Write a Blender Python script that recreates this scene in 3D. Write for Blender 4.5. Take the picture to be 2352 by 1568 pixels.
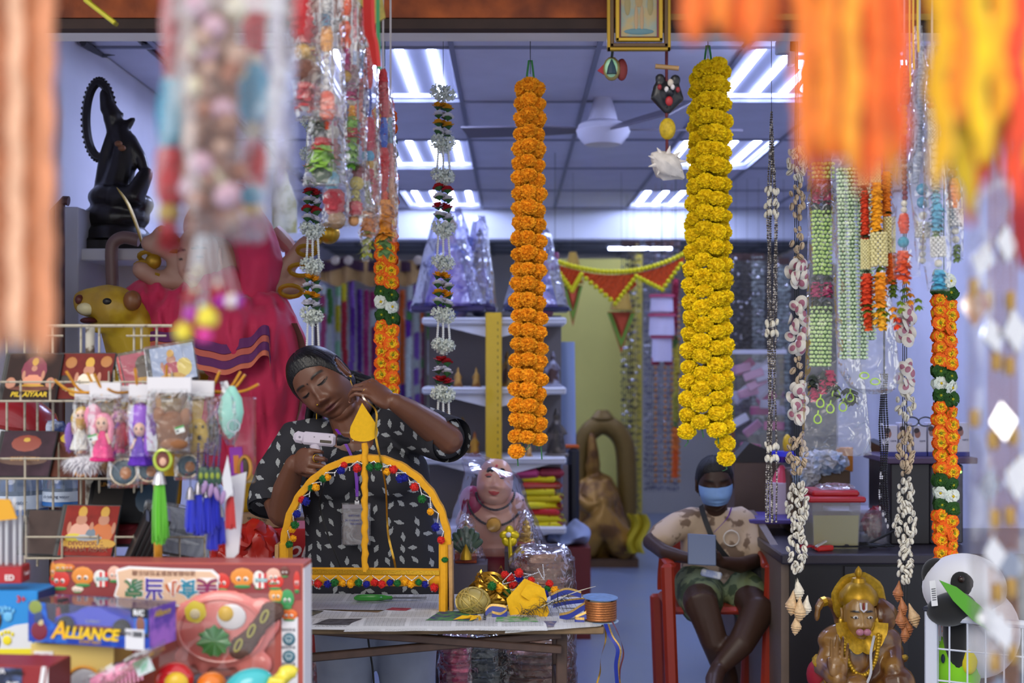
import bpy,bmesh,math,random
from math import sin,cos,pi,sqrt,exp,radians,atan2
from mathutils import Vector as V,Matrix,Euler,noise
for o in list(bpy.data.objects):bpy.data.objects.remove(o)
sc=bpy.context.scene
C=sc.collection
random.seed(7)
#camera, world, exposure
F,HC,CX,CY=3200.0,1.48,1176.0,832.0
cd=bpy.data.cameras.new('camera');cam=bpy.data.objects.new('camera',cd);C.objects.link(cam)
cam.location=(0,0,HC);cam.rotation_euler=(pi/2,0,0)
cd.sensor_width=36;cd.lens=F/2352*36;cd.shift_y=(CY-784)/2352;cd.clip_end=200;cd.clip_start=.05
cd.dof.use_dof=True;cd.dof.focus_distance=4.4;cd.dof.aperture_fstop=2.5;cd.dof.aperture_blades=0
sc.camera=cam
sc.view_settings.view_transform='Standard';sc.view_settings.look='None'
sc.view_settings.gamma=1;sc.view_settings.use_curve_mapping=False
sc.view_settings.exposure=0.68
sc.cycles.transparent_max_bounces=18;sc.cycles.max_bounces=5;sc.cycles.diffuse_bounces=3;sc.cycles.glossy_bounces=2;sc.cycles.transmission_bounces=4;sc.cycles.use_light_tree=False;sc.cycles.caustics_reflective=False
sc.cycles.caustics_refractive=False;sc.cycles.sample_clamp_indirect=6
wd=bpy.data.worlds.new('world');sc.world=wd;wd.use_nodes=True
wb=wd.node_tree.nodes['Background'];wb.inputs[0].default_value=(.93,.95,1.0,1);wb.inputs[1].default_value=0.8
sd=bpy.data.lights.new('sun','SUN');so=bpy.data.objects.new('sun',sd);C.objects.link(so)
sd.energy=1.0;sd.angle=radians(35);sd.color=(1,.93,.82)
so.rotation_euler=(radians(60),0,radians(-20))
TUBE=22.0;TUBECOL=(.53,.62,1.0)
def P(x,y,D):return V(((x-CX)*D/F,D,HC-(y-CY)*D/F))
def px(n,D):return n*D/F
#materials
def lin(h):
 if not isinstance(h,str):return tuple(h)+(1,)
 h=h.lstrip('#');c=[int(h[i:i+2],16)/255 for i in(0,2,4)]
 return tuple((x/12.92 if x<=.04045 else((x+.055)/1.055)**2.4)for x in c)+(1,)
MATS={}
def mat(col,rough=.55,metal=0.,var=0.,vs=30.,bump=0.,bs=60.,emit=0.,alpha=1.,trans=0.,sheen=0.,rnd=0.,coat=0.,sub=0.,col2=None,c2lo=.45,c2hi=.6,name=None,det=3):
 key=(col,rough,metal,var,vs,bump,bs,emit,alpha,trans,sheen,rnd,coat,sub,col2,c2lo,c2hi,det)
 if key in MATS:return MATS[key]
 m=bpy.data.materials.new(name or 'mat_'+str(col).lstrip('#'));m.use_nodes=True
 nt=m.node_tree;n=nt.nodes;L=nt.links.new;p=n['Principled BSDF']
 c=lin(col);p.inputs['Base Color'].default_value=c
 p.inputs['Roughness'].default_value=rough;p.inputs['Metallic'].default_value=metal
 p.inputs['Alpha'].default_value=alpha;p.inputs['Transmission Weight'].default_value=trans
 p.inputs['Coat Weight'].default_value=coat
 if sheen:p.inputs['Sheen Weight'].default_value=sheen
 if sub:p.inputs['Subsurface Weight'].default_value=sub;p.inputs['Subsurface Radius'].default_value=(.01,.004,.002)
 if emit:
  p.inputs['Emission Color'].default_value=c;p.inputs['Emission Strength'].default_value=emit
 tc=None
 if var or bump or col2:tc=n.new('ShaderNodeTexCoord')
 src=None
 if col2:
  nz=n.new('ShaderNodeTexNoise');nz.inputs['Scale'].default_value=vs;nz.inputs['Detail'].default_value=det
  L(tc.outputs['Object'],nz.inputs['Vector'])
  rp=n.new('ShaderNodeValToRGB');rp.color_ramp.elements[0].position=c2lo;rp.color_ramp.elements[1].position=c2hi
  rp.color_ramp.elements[0].color=c;rp.color_ramp.elements[1].color=lin(col2)
  L(nz.outputs['Fac'],rp.inputs[0]);src=rp.outputs[0]
 if var or rnd:
  hs=n.new('ShaderNodeHueSaturation');hs.inputs['Color'].default_value=c
  if src:L(src,hs.inputs['Color'])
  ad=n.new('ShaderNodeMath');ad.operation='ADD';ad.inputs[0].default_value=1;ad.inputs[1].default_value=0
  if var:
   nz=n.new('ShaderNodeTexNoise');nz.inputs['Scale'].default_value=vs;nz.inputs['Detail'].default_value=4
   L(tc.outputs['Object'],nz.inputs['Vector'])
   mr=n.new('ShaderNodeMapRange');mr.inputs[1].default_value=.3;mr.inputs[2].default_value=.7
   mr.inputs[3].default_value=1-var;mr.inputs[4].default_value=1+var
   L(nz.outputs['Fac'],mr.inputs[0]);L(mr.outputs[0],ad.inputs[0])
  if rnd:
   oi=n.new('ShaderNodeObjectInfo');m2=n.new('ShaderNodeMapRange')
   m2.inputs[3].default_value=-rnd;m2.inputs[4].default_value=rnd
   L(oi.outputs['Random'],m2.inputs[0]);L(m2.outputs[0],ad.inputs[1])
  L(ad.outputs[0],hs.inputs['Value']);src=hs.outputs[0]
 if src:
  L(src,p.inputs['Base Color'])
 if bump:
  nz=n.new('ShaderNodeTexNoise');nz.inputs['Scale'].default_value=bs;nz.inputs['Detail'].default_value=3
  L(tc.outputs['Object'],nz.inputs['Vector'])
  bp=n.new('ShaderNodeBump');bp.inputs['Strength'].default_value=bump;bp.inputs['Distance'].default_value=.01
  L(nz.outputs['Fac'],bp.inputs['Height']);L(bp.outputs[0],p.inputs['Normal'])
 MATS[key]=m
 return m
def plastic(name,veil=.06,rough=.12,tint=(1,1,1),bs=28.,bump=.6,base=.04,fk=.55):
 if name in MATS:return MATS[name]
 m=bpy.data.materials.new(name);m.use_nodes=True
 nt=m.node_tree;n=nt.nodes;L=nt.links.new
 for x in list(n):n.remove(x)
 out=n.new('ShaderNodeOutputMaterial')
 tc=n.new('ShaderNodeTexCoord');nz=n.new('ShaderNodeTexNoise');nz.inputs['Scale'].default_value=bs;nz.inputs['Detail'].default_value=2;nz.inputs['Distortion'].default_value=.8
 L(tc.outputs['Object'],nz.inputs['Vector'])
 bp=n.new('ShaderNodeBump');bp.inputs['Strength'].default_value=bump;bp.inputs['Distance'].default_value=.02
 L(nz.outputs['Fac'],bp.inputs['Height'])
 tr=n.new('ShaderNodeBsdfTransparent');tr.inputs[0].default_value=tint+(1,)
 gl=n.new('ShaderNodeBsdfGlossy');gl.inputs['Roughness'].default_value=rough;L(bp.outputs[0],gl.inputs['Normal'])
 df=n.new('ShaderNodeBsdfDiffuse');df.inputs[0].default_value=(.85,.85,.9,1)
 tl=n.new('ShaderNodeBsdfTranslucent');tl.inputs[0].default_value=(.85,.85,.9,1)
 md=n.new('ShaderNodeMixShader');md.inputs[0].default_value=.5;L(df.outputs[0],md.inputs[1]);L(tl.outputs[0],md.inputs[2])
 m1=n.new('ShaderNodeMixShader');m1.inputs[0].default_value=veil;L(tr.outputs[0],m1.inputs[1]);L(md.outputs[0],m1.inputs[2])
 fr=n.new('ShaderNodeFresnel');fr.inputs[0].default_value=1.45;L(bp.outputs[0],fr.inputs['Normal'])
 ad=n.new('ShaderNodeMath');ad.operation='MULTIPLY_ADD';ad.use_clamp=True;ad.inputs[1].default_value=fk;ad.inputs[2].default_value=base;L(fr.outputs[0],ad.inputs[0])
 m2=n.new('ShaderNodeMixShader');L(ad.outputs[0],m2.inputs[0]);L(m1.outputs[0],m2.inputs[1]);L(gl.outputs[0],m2.inputs[2])
 L(m2.outputs[0],out.inputs[0]);MATS[name]=m
 return m
def vcmat(name,rough=.6,metal=0.,bump=0.,bs=80.,coat=0.,sub=0.,spec=.5):
 if name in MATS:return MATS[name]
 m=bpy.data.materials.new(name);m.use_nodes=True
 n=m.node_tree.nodes;L=m.node_tree.links.new;p=n['Principled BSDF']
 a=n.new('ShaderNodeAttribute');a.attribute_name='Col';L(a.outputs['Color'],p.inputs['Base Color'])
 p.inputs['Roughness'].default_value=rough;p.inputs['Metallic'].default_value=metal;p.inputs['Coat Weight'].default_value=coat
 p.inputs['Specular IOR Level'].default_value=spec
 if sub:p.inputs['Subsurface Weight'].default_value=sub;p.inputs['Subsurface Radius'].default_value=(.012,.005,.003)
 if bump:
  tc=n.new('ShaderNodeTexCoord');nz=n.new('ShaderNodeTexNoise');nz.inputs['Scale'].default_value=bs;L(tc.outputs['Object'],nz.inputs['Vector'])
  bp=n.new('ShaderNodeBump');bp.inputs['Strength'].default_value=bump;bp.inputs['Distance'].default_value=.01
  L(nz.outputs['Fac'],bp.inputs['Height']);L(bp.outputs[0],p.inputs['Normal'])
 MATS[name]=m
 return m
#mesh building
def frame(d,up=V((0,0,1))):
 d=V(d).normalized()
 if abs(d.dot(up))>.97:up=V((0,1,0))
 x=up.cross(d).normalized();y=d.cross(x)
 return x,y,d
def RM(rx=0,ry=0,rz=0):return Euler((radians(rx),radians(ry),radians(rz))).to_matrix()
class B:
 def __init__(s,m=None):
  s.v=[];s.f=[];s.i=[];s.mats=[];s.k=0;s.c=None;s.cols=None
  if m:s.use(m)
 def use(s,m):
  if isinstance(m,str):m=mat(m)
  if m not in s.mats:s.mats.append(m)
  s.k=s.mats.index(m);return s
 def color(s,h):
  s.c=lin(h)
  if s.cols is None:s.cols=[(1,1,1,1)]*len(s.v)
  return s
 def add(s,vs,fs):
  o=len(s.v);s.v.extend(vs);s.f.extend([tuple(j+o for j in f)for f in fs]);s.i.extend([s.k]*len(fs))
  if s.cols is not None:s.cols.extend([s.c]*len(vs))
  return s
 def join(s,b,M=None):
  o=len(s.v)
  s.v.extend([M@V(x)for x in b.v]if M else b.v)
  idx=[]
  for m in b.mats:
   if m not in s.mats:s.mats.append(m)
   idx.append(s.mats.index(m))
  s.f.extend([tuple(j+o for j in f)for f in b.f]);s.i.extend([idx[k]if idx else s.k for k in b.i])
  if b.cols is not None:
   if s.cols is None:s.cols=[(1,1,1,1)]*o
   s.cols.extend(b.cols)
  elif s.cols is not None:s.cols.extend([s.c]*len(b.v))
  return s
 def box(s,c,z,R=None,b=0.):
  hx,hy,hz=z[0]/2,z[1]/2,z[2]/2;c=V(c)
  R=R or Matrix.Identity(3)
  if not b:
   vs=[c+R@V((x*hx,y*hy,w*hz))for x in(-1,1)for y in(-1,1)for w in(-1,1)]
   return s.add(vs,[(0,1,3,2),(4,6,7,5),(0,4,5,1),(2,3,7,6),(0,2,6,4),(1,5,7,3)])
  b=min(b,hx*.9,hy*.9,hz*.9);vs=[];ix={}
  for x in(-1,1):
   for y in(-1,1):
    for w in(-1,1):
     for a in range(3):
      q=[x*(hx-b),y*(hy-b),w*(hz-b)];q[a]=(x*hx,y*hy,w*hz)[a]
      ix[x,y,w,a]=len(vs);vs.append(c+R@V(q))
  fs=[]
  for sg in(-1,1):
   fs.append(tuple(ix[sg,y,w,0]for y,w in((-1,-1),(1,-1),(1,1),(-1,1))))
   fs.append(tuple(ix[x,sg,w,1]for x,w in((-1,-1),(1,-1),(1,1),(-1,1))))
   fs.append(tuple(ix[x,y,sg,2]for x,y in((-1,-1),(1,-1),(1,1),(-1,1))))
  for p in(-1,1):
   for q in(-1,1):
    fs.append((ix[p,q,-1,0],ix[p,q,1,0],ix[p,q,1,1],ix[p,q,-1,1]))
    fs.append((ix[p,-1,q,0],ix[p,1,q,0],ix[p,1,q,2],ix[p,-1,q,2]))
    fs.append((ix[-1,p,q,1],ix[1,p,q,1],ix[1,p,q,2],ix[-1,p,q,2]))
    for r in(-1,1):fs.append((ix[p,q,r,0],ix[p,q,r,1],ix[p,q,r,2]))
  return s.add(vs,fs)
 def tube(s,pts,r,n=6,cap=True,loop=False,flat=1.,up=V((0,0,1))):
  pts=[V(p)for p in pts];N=len(pts)
  rr=r if isinstance(r,(list,tuple))else[r]*N
  vs=[];x=None
  for j,p in enumerate(pts):
   a=pts[j-1]if j or loop else pts[0];b=pts[(j+1)%N]if j<N-1 or loop else pts[-1]
   d=(b-a)
   if d.length<1e-9:d=V((0,0,1))
   d.normalize()
   if x is None:x,y,_=frame(d,up)
   x=(x-d*x.dot(d)).normalized();y=d.cross(x)
   for k in range(n):
    t=2*pi*k/n;vs.append(p+x*(cos(t)*rr[j])+y*(sin(t)*rr[j]*flat))
  fs=[]
  M=N if loop else N-1
  for j in range(M):
   for k in range(n):
    a=j*n+k;b=j*n+(k+1)%n;c=((j+1)%N)*n+(k+1)%n;d=((j+1)%N)*n+k
    fs.append((a,b,c,d))
  if cap and not loop:
   fs.append(tuple(range(n))[::-1]);fs.append(tuple((N-1)*n+k for k in range(n)))
  return s.add(vs,fs)
 def rtube(s,pts,r,n=10,flat=1.):
  pts=[V(p)for p in pts];rr=list(r)if isinstance(r,(list,tuple))else[r]*len(pts)
  d0=(pts[0]-pts[1]).normalized();d1=(pts[-1]-pts[-2]).normalized()
  A=[pts[0]+d0*rr[0]*k for k in(.95,.7)];Z=[pts[-1]+d1*rr[-1]*k for k in(.7,.95)]
  return s.tube(A+pts+Z,[rr[0]*.3,rr[0]*.71]+rr+[rr[-1]*.71,rr[-1]*.3],n,flat=flat)
 def ell(s,c,r,R=None,n=12,m=8):
  if not hasattr(r,'__len__'):r=(r,r,r)
  c=V(c);R=R or Matrix.Identity(3)
  vs=[c+R@V((0,0,r[2]))]
  for j in range(1,m):
   t=pi*j/m
   for k in range(n):
    p=2*pi*k/n;vs.append(c+R@V((r[0]*sin(t)*cos(p),r[1]*sin(t)*sin(p),r[2]*cos(t))))
  vs.append(c-R@V((0,0,r[2])));fs=[]
  for k in range(n):fs.append((0,1+k,1+(k+1)%n))
  for j in range(m-2):
   for k in range(n):
    a=1+j*n+k;b=1+j*n+(k+1)%n;fs.append((a,a+n,b+n,b))
  o=1+(m-2)*n
  for k in range(n):fs.append((len(vs)-1,o+(k+1)%n,o+k))
  return s.add(vs,fs)
 def lathe(s,prof,c=(0,0,0),n=16,R=None,wob=None):
  c=V(c);R=R or Matrix.Identity(3);vs=[]
  for r,z in prof:
   for k in range(n):
    t=2*pi*k/n;q=r*(wob(t,z)if wob else 1);vs.append(c+R@V((q*cos(t),q*sin(t),z)))
  fs=[]
  for j in range(len(prof)-1):
   for k in range(n):
    a=j*n+k;b=j*n+(k+1)%n;fs.append((a,b,b+n,a+n))
  fs.append(tuple(range(n))[::-1]);fs.append(tuple((len(prof)-1)*n+k for k in range(n)))
  return s.add(vs,fs)
 def prism(s,poly,th,M=None):
  M=M or Matrix.Identity(4);n=len(poly)
  vs=[M@V((x,0,z))for x,z in poly]+[M@V((x,th,z))for x,z in poly]
  fs=[tuple(range(n)),tuple(range(n,2*n))[::-1]]+[(k,n+k,n+(k+1)%n,(k+1)%n)for k in range(n)]
  return s.add(vs,fs)
 def grid(s,fn,nu,nv,cu=False):
  vs=[V(fn(i/nu,j/nv))for j in range(nv+1)for i in range(nu+(0 if cu else 1))]
  w=nu if cu else nu+1;fs=[]
  for j in range(nv):
   for i in range(nu):
    a=j*w+i;b=j*w+(i+1)%w;fs.append((a,b,b+w,a+w))
  return s.add(vs,fs)
 def ribbon(s,pts,w,side=V((1,0,0))):
  pts=[V(p)for p in pts];vs=[]
  for j,p in enumerate(pts):
   sd=side(j/(len(pts)-1))if callable(side)else side
   vs+=[p-V(sd)*w/2,p+V(sd)*w/2]
  return s.add(vs,[(2*j,2*j+1,2*j+3,2*j+2)for j in range(len(pts)-1)])
 def mesh(s,name,smooth=True,sharp=None):
  me=bpy.data.meshes.new(name);me.from_pydata([tuple(v)for v in s.v],[],s.f)
  for m in s.mats:me.materials.append(m)
  if len(s.mats)>1:me.polygons.foreach_set('material_index',s.i)
  if smooth:me.polygons.foreach_set('use_smooth',[True]*len(s.f))
  if s.cols is not None:
   ca=me.color_attributes.new('Col','FLOAT_COLOR','POINT');ca.data.foreach_set('color',[c for q in s.cols for c in q])
  me.update()
  if smooth and sharp:me.set_sharp_from_angle(angle=radians(sharp))
  return me
ORG={}
def thing(name,label,cat,loc=(0,0,0),group=None):
 o=bpy.data.objects.new(name,None);C.objects.link(o);o.location=loc;o.empty_display_size=.05
 ORG[o.name]=V(loc);return tag(o,label,cat,group)
def tag(o,label,cat,group=None):
 o['label']=label;o['category']=cat
 if group:o['group']=group
 return o
def link(name,me,parent=None,loc=(0,0,0),rot=None,scl=None):
 o=bpy.data.objects.new(name,me);C.objects.link(o);o.location=loc
 if rot is not None:o.rotation_euler=rot
 if scl is not None:o.scale=scl if hasattr(scl,'__len__')else(scl,)*3
 if parent:o.parent=parent;ORG[o.name]=V((0,0,0))
 return o
def org(p):
 o=V((0,0,0))
 while p:o=o+V(p.location);p=p.parent
 return o
def part(name,b,parent,smooth=True,sharp=40,kind=None,label=None):
 if parent:
  q=org(parent);b.v=[V(x)-q for x in b.v]
 o=link(name,b.mesh(name,smooth,sharp),parent)
 if kind:o['kind']=kind
 if label:o['label']=label
 return o
def one(name,b,label,cat,loc=None,group=None,smooth=True,sharp=40,kind=None):
 if loc is None:
  xs=[v[0]for v in b.v];ys=[v[1]for v in b.v];zs=[v[2]for v in b.v]
  loc=V(((min(xs)+max(xs))/2,(min(ys)+max(ys))/2,min(zs)))
 loc=V(loc);b.v=[V(x)-loc for x in b.v]
 o=link(name,b.mesh(name,smooth,sharp),None,loc);tag(o,label,cat,group)
 if kind:o['kind']=kind
 return o
def at(name,me,parent,w,rot=None,scl=None):
 return link(name,me,parent,V(w)-org(parent),rot,scl)
def struct(name,b,sharp=30,parent=None):
 o=link(name,b.mesh(name,True,sharp),parent)
 if not parent:o['kind']='structure'
 return o
TS=bpy.data.scenes.new('tmp')
def blob(b,vox,it=3,fac=.5,colfn=None):
 me=b.mesh('t',False);me.materials.clear();o=bpy.data.objects.new('t',me);TS.collection.objects.link(o)
 m=o.modifiers.new('r','REMESH');m.mode='VOXEL';m.voxel_size=vox
 if it:s=o.modifiers.new('s','SMOOTH');s.factor=fac;s.iterations=it
 with bpy.context.temp_override(scene=TS,view_layer=TS.view_layers[0]):dg=bpy.context.evaluated_depsgraph_get()
 e=o.evaluated_get(dg);m2=e.to_mesh()
 r=B();r.v=[v.co.copy()for v in m2.vertices];r.f=[tuple(p.vertices)for p in m2.polygons];r.i=[0]*len(r.f)
 e.to_mesh_clear();bpy.data.objects.remove(o);bpy.data.meshes.remove(me)
 if colfn:r.cols=[colfn(v)for v in r.v]
 return r
TXT={}
def text(s,size,m,parent,w,rot=(pi/2,0,0),ex=.0004,shear=0.,ax='CENTER',name='lettering',sx=1.,sp=1.,off=0.,lab=None):
 key=(s,size,m.name,ex,shear,ax,sp,off)
 if key not in TXT:
  cu=bpy.data.curves.new(name,'FONT');cu.body=s;cu.size=size;cu.extrude=ex;cu.align_x=ax;cu.align_y='CENTER'
  cu.shear=shear;cu.space_character=sp;cu.offset=off;cu.resolution_u=3
  o=bpy.data.objects.new(name,cu);TS.collection.objects.link(o)
  with bpy.context.temp_override(scene=TS,view_layer=TS.view_layers[0]):dg=bpy.context.evaluated_depsgraph_get()
  me=bpy.data.meshes.new_from_object(o.evaluated_get(dg));me.name=name
  bpy.data.objects.remove(o);me.materials.clear();me.materials.append(m);TXT[key]=me
 o=link(name,TXT[key],parent,V(w)-org(parent),rot,(sx,1,1))
 if lab:o['label']=lab
 return o
def catmull(pts,k=6):
 pts=[V(p)for p in pts];out=[]
 for j in range(len(pts)-1):
  a=pts[max(j-1,0)];b=pts[j];c=pts[j+1];d=pts[min(j+2,len(pts)-1)]
  for i in range(k):
   t=i/k;out.append(.5*((2*b)+(c-a)*t+(2*a-5*b+4*c-d)*t*t+(3*b-a-3*c+d)*t**3))
 return out+[pts[-1]]
def rj(a):return random.uniform(-a,a)
#the room
XL,XR,YF,YB,ZC=-1.74,2.65,4.1,13.7,2.786
def floor_mat():
 m=mat('#8793a8',rough=.28,var=.10,vs=2.2,col2='#7c8aa4',c2lo=.4,c2hi=.62,name='floor_vinyl',coat=.15);return m
b=B(floor_mat());b.box((.3,5.2,-.05),(8.4,17.2,.1));struct('floor',b)
ww=mat('#e0deea',rough=.7,var=.05,vs=3,name='wall_paint')
b=B(ww);b.box((XL-.1,8.9,1.45),(.2,9.8,2.9));struct('wall_left',b)
b=B(ww);b.box((XR+.1,8.9,1.45),(.2,9.8,2.9));struct('wall_right',b)
b=B(mat('#b7b0a4',rough=.8,var=.08,vs=2));b.box((.45,YB+.1,1.45),(4.8,.2,2.9));struct('wall_back',b)
b=B(mat('#77788c',.8));b.box((.45,8.0,ZC+.06),(4.5,7.9,.05));ceil=struct('ceiling',b)
tm=[mat('#d2d0de',.85,var=.05,vs=4,bump=.15,bs=120,rnd=.03,name='ceiling_tile')]
bt=B(tm[0]);bt.box((0,0,0),(.596,1.186,.02),b=.004);tile=bt.mesh('tile',True,30)
X0,Y0=-.25,6.97
xs=[X0+.61*k for k in range(-2,5)];ys=[Y0+1.2*k for k in range(-2,4)]
lights=[]
for i in range(-3,5):
 for j in range(-2,4):
  cx=X0+.61*i+.305;cy=Y0+1.2*j+.6
  if cx<XL+.1 or cx>XR-.05:continue
  if i in(-1,2)and j in(-1,1,3):lights.append((cx,cy));continue
  at('ceiling_tile',tile,ceil,(cx,cy,ZC+.012+rj(.0015)))
b=B(mat('#85879a',.6))
for i in range(-3,6):
 x=X0+.61*i
 if XL<x<XR:b.box((x,8.0,ZC+.001),(.022,7.7,.016))
for j in range(-2,5):b.box((.45,Y0+1.2*j,ZC+.0005),(4.36,.022,.016))
part('ceiling_grid',b,ceil)
b=B(tm[0]);b.box((XL+.11,8.0,ZC+.012),(.2,7.7,.02));part('ceiling_panel',b,ceil)
b=B(mat('#dfe2ee',.7));b.box((.45,11.98,2.70),(4.37,.3,.34));struct('beam_bulkhead',b)
b=B(mat('#8d8e8f',.85,var=.12,vs=6));b.box((.45,12.95,2.56),(4.37,1.6,.04));c2=struct('ceiling_back',b)
b=B(mat('#5f6166',.6))
for k in range(7):b.box((-1.4+.61*k,12.95,2.535),(.03,1.6,.012))
for k in range(3):b.box((.45,12.3+.5*k,2.534),(4.36,.03,.012))
part('ceiling_grid',b,c2)
def rust():
 m=mat('#6d2f16',.78,var=.35,vs=7,bump=.5,bs=30,col2='#9a4a1c',c2lo=.35,c2hi=.62,name='rusty_paint');return m
b=B(rust());b.box((.3,3.78,2.62),(7.4,.12,.44));b.use(mat('#33221d',.8,var=.3,vs=9));b.box((.3,3.745,2.384),(7.4,.05,.026))
b.use(mat('#8a6a2c',.7,var=.4,vs=10));b.box((1.3,3.716,2.40),(2.0,.012,.016))
struct('beam_front',b)
b=B(mat('#dcd8dc',.75,var=.06,vs=5));b.box((.3,3.822,2.60),(7.4,.10,.456));struct('lintel_front',b)
b=B(mat('#6d6a66',.5));b.box((.3,3.95,2.42),(7.4,.02,.02));struct('trim_hook_rail',b)
b=B(mat('#4b4a50',.8));b.box((.3,3.75,2.86),(7.4,.9,.05));struct('ceiling_front',b)
b=B(mat('#3b3940',.6));b.tube(catmull([P(185,92,5.55)+V((.01,0,-.01)),P(235,128,5.95),P(300,182,6.6),P(360,228,7.3),P(520,340,9.6)]),.014,6)
one('ceiling_cable',b,'dark cable sagging along the corner of blue-lit wall and ceiling','cable')
b=B(mat('#4a4850',.6));b.tube([P(232,128,5.9),P(280,122,5.95),P(330,118,6.0)],.006,5)
one('ceiling_wire',b,'short thin wire stapled across the ceiling by the corner','wire')
b=B(mat('#d9cf6e',.7,var=.04,vs=3));b.box((.66,11.35,1.16),(.78,.1,2.32));struct('wall_yellow',b)
b=B(mat('#d8c44a',.6));b.box((P(1468,0,11.2).x,11.26,1.2),(.05,.1,2.3));struct('trim_1',b)
#ceiling light fittings
reflm=mat('#d9dcec',.18,metal=.9);tubem=mat(TUBECOL,emit=TUBE,name='fluorescent_tube')
tb=B(tubem);tb.tube([(0,-.56,0),(0,.56,0)],.019,8);tubeme=tb.mesh('tube')
hb=B(mat('#e6e8f2',.5));hb.box((0,0,0),(.596,1.186,.012));
for s in(-1,1):hb.box((s*.291,0,-.04),(.014,1.186,.09));hb.box((0,s*.586,-.04),(.596,.014,.09))
housing=hb.mesh('housing',True,30)
rb=B(reflm);rb.prism([(-.045,0),(-.06,.045),(.06,.045),(.045,0)],1.1,Matrix.Translation((0,-.55,0)));refl=rb.mesh('reflector',False)
lpos={0:'nearer the street, beside white and yellow jasmine garland',1:'in the middle row, behind jasmine garland',2:'nearest the street, beside yellow marigold garland',3:'in the middle row, right of the marigold garland',4:'in the far row above the wrapped statues',5:'in the far row right of the conch shell'}
lights.sort(key=lambda q:(q[1]>10,q[0]>.5,q[1]))
assert len(lights)==6
for k,(cx,cy)in enumerate(lights):
 t=thing('ceiling_light','recessed fluorescent ceiling fitting with bare tubes '+lpos[k],'ceiling light',(cx,cy,ZC+.1),'recessed ceiling lights')
 link('housing',housing,t,(0,0,.0))
 for x in(-.21,-.07,.07,.21):
  link('reflector',refl,t,(x,0,-.055));link('tube',tubeme,t,(x,0,-.066))
for k,y in enumerate((1.1,1.25,1.6,1.95,2.6,2.76,2.9,3.0,3.1,3.2,3.3,3.42,3.6,3.78)):
 b=B(mat('#6d6a66',.5,metal=.6));b.tube([(-1.9,y,2.645),(2.6,y,2.645)],.008,6);struct('trim_rail_%d'%(k+1),b)
t=thing('batten_light','bare batten light under the low rear ceiling','light',(1.15,12.5,2.54));b=B(mat('#c9ccd8',.4));b.box((1.15,12.5,2.525),(.6,.06,.03));part('body',b,t)
b=B(tubem);b.tube([(.87,12.5,2.505),(1.43,12.5,2.505)],.014,8);part('tube',b,t)
b=B(mat('#5d5a58',.6))
for y in(3.05,3.07,3.2,3.23,3.35,3.37,3.4,3.45,3.5,3.57):b.tube([(-1.9,y,2.645),(2.6,y,2.645)],.006,6)
for x in(-1.9,2.6):b.box((x,2.35,2.66),(.04,2.8,.03))
struct('beam_awning',b)
#figures: shared anatomy
def loft(b,rings,n=28):
 vs=[]
 for c,rx,ry in rings:
  for k in range(n):
   t=2*pi*k/n;vs.append(V(c)+V((rx*cos(t),ry*sin(t),0)))
 fs=[(j*n+k,j*n+(k+1)%n,(j+1)*n+(k+1)%n,(j+1)*n+k)for j in range(len(rings)-1)for k in range(n)]
 fs+=[tuple(range(n)),tuple((len(rings)-1)*n+k for k in range(n))]
 return b.add(vs,fs)
def sst(a,b,x):
 t=min(1,max(0,(x-a)/(b-a)));return t*t*(3-2*t)
def face_pt(d,o):
 sx,sy,sz=d
 w=o.get('w',1.0)
 z=sz*.118;q=sqrt(max(0,1-sz*sz));k=(q**.80/q)if q>1e-6 else 1
 x=sx*k*.074*w;y=sy*k*.090
 if z<0:
  t=-z/.118;x*=1-o.get('jaw',.24)*t**1.5
  if y>0:y*=1-.40*t
 if y<0:
  fl=1-.10*exp(-(x/.05)**2);y*=fl
  a=abs(x);g=lambda x0,z0,wx,wz,h:h*exp(-((a-x0)/wx)**2-((z-z0)/wz)**2)
  nz=o.get('nose',1.)
  dy=g(0,-.004,.0095,.026,.011*nz)+g(0,-.026,.0135,.0125,.017*nz)+g(.0150,-.030,.0085,.0082,.012*nz)
  dy+=g(.034,.020,.017,.011,-.009)+g(.034,.017,.0125,.0078,.0075)+g(.033,.041,.022,.007,.0035)
  dy+=g(0,-.0545,.022,.0055,.0078)+g(0,-.0675,.020,.0062,.0098)+g(0,-.0605,.026,.0024,-.0062)+g(0,-.044,.005,.006,-.002)
  dy+=g(0,-.095,.022,.016,.008)+g(.043,-.030,.022,.022,o.get('cheek',.007))+g(0,-.079,.02,.005,-.002)
  y-=dy*min(1,-sy*2.2)
 return V((x,y,z))
def face_col(p,o):
 x,y,z=p;a=abs(x);sk=o['skin'];c=V(sk[:3])
 if y<0:
  k=exp(-(x/.021)**2-((z+.060)/.0105)**2)
  k=sst(.35,.6,k);c=c.lerp(V(lin(o.get('lip','#6e3a3a'))[:3]),k*.8)
  bz=.0415-((a-.032)/.024)**2*.006;k=sst(.0055,.0024,abs(z-bz))*sst(.012,.016,a)*sst(.056,.050,a);c=c.lerp(V((.012,.008,.007)),k*o.get('brow',.97))
  lz=.0085+((a-.034)/.017)**2*.005;k=sst(.0034,.0014,abs(z-lz))*sst(.016,.019,a)*sst(.054,.050,a);c=c.lerp(V((.006,.004,.004)),k*o.get('lash',1))
 return tuple(c)+(1,)
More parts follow.
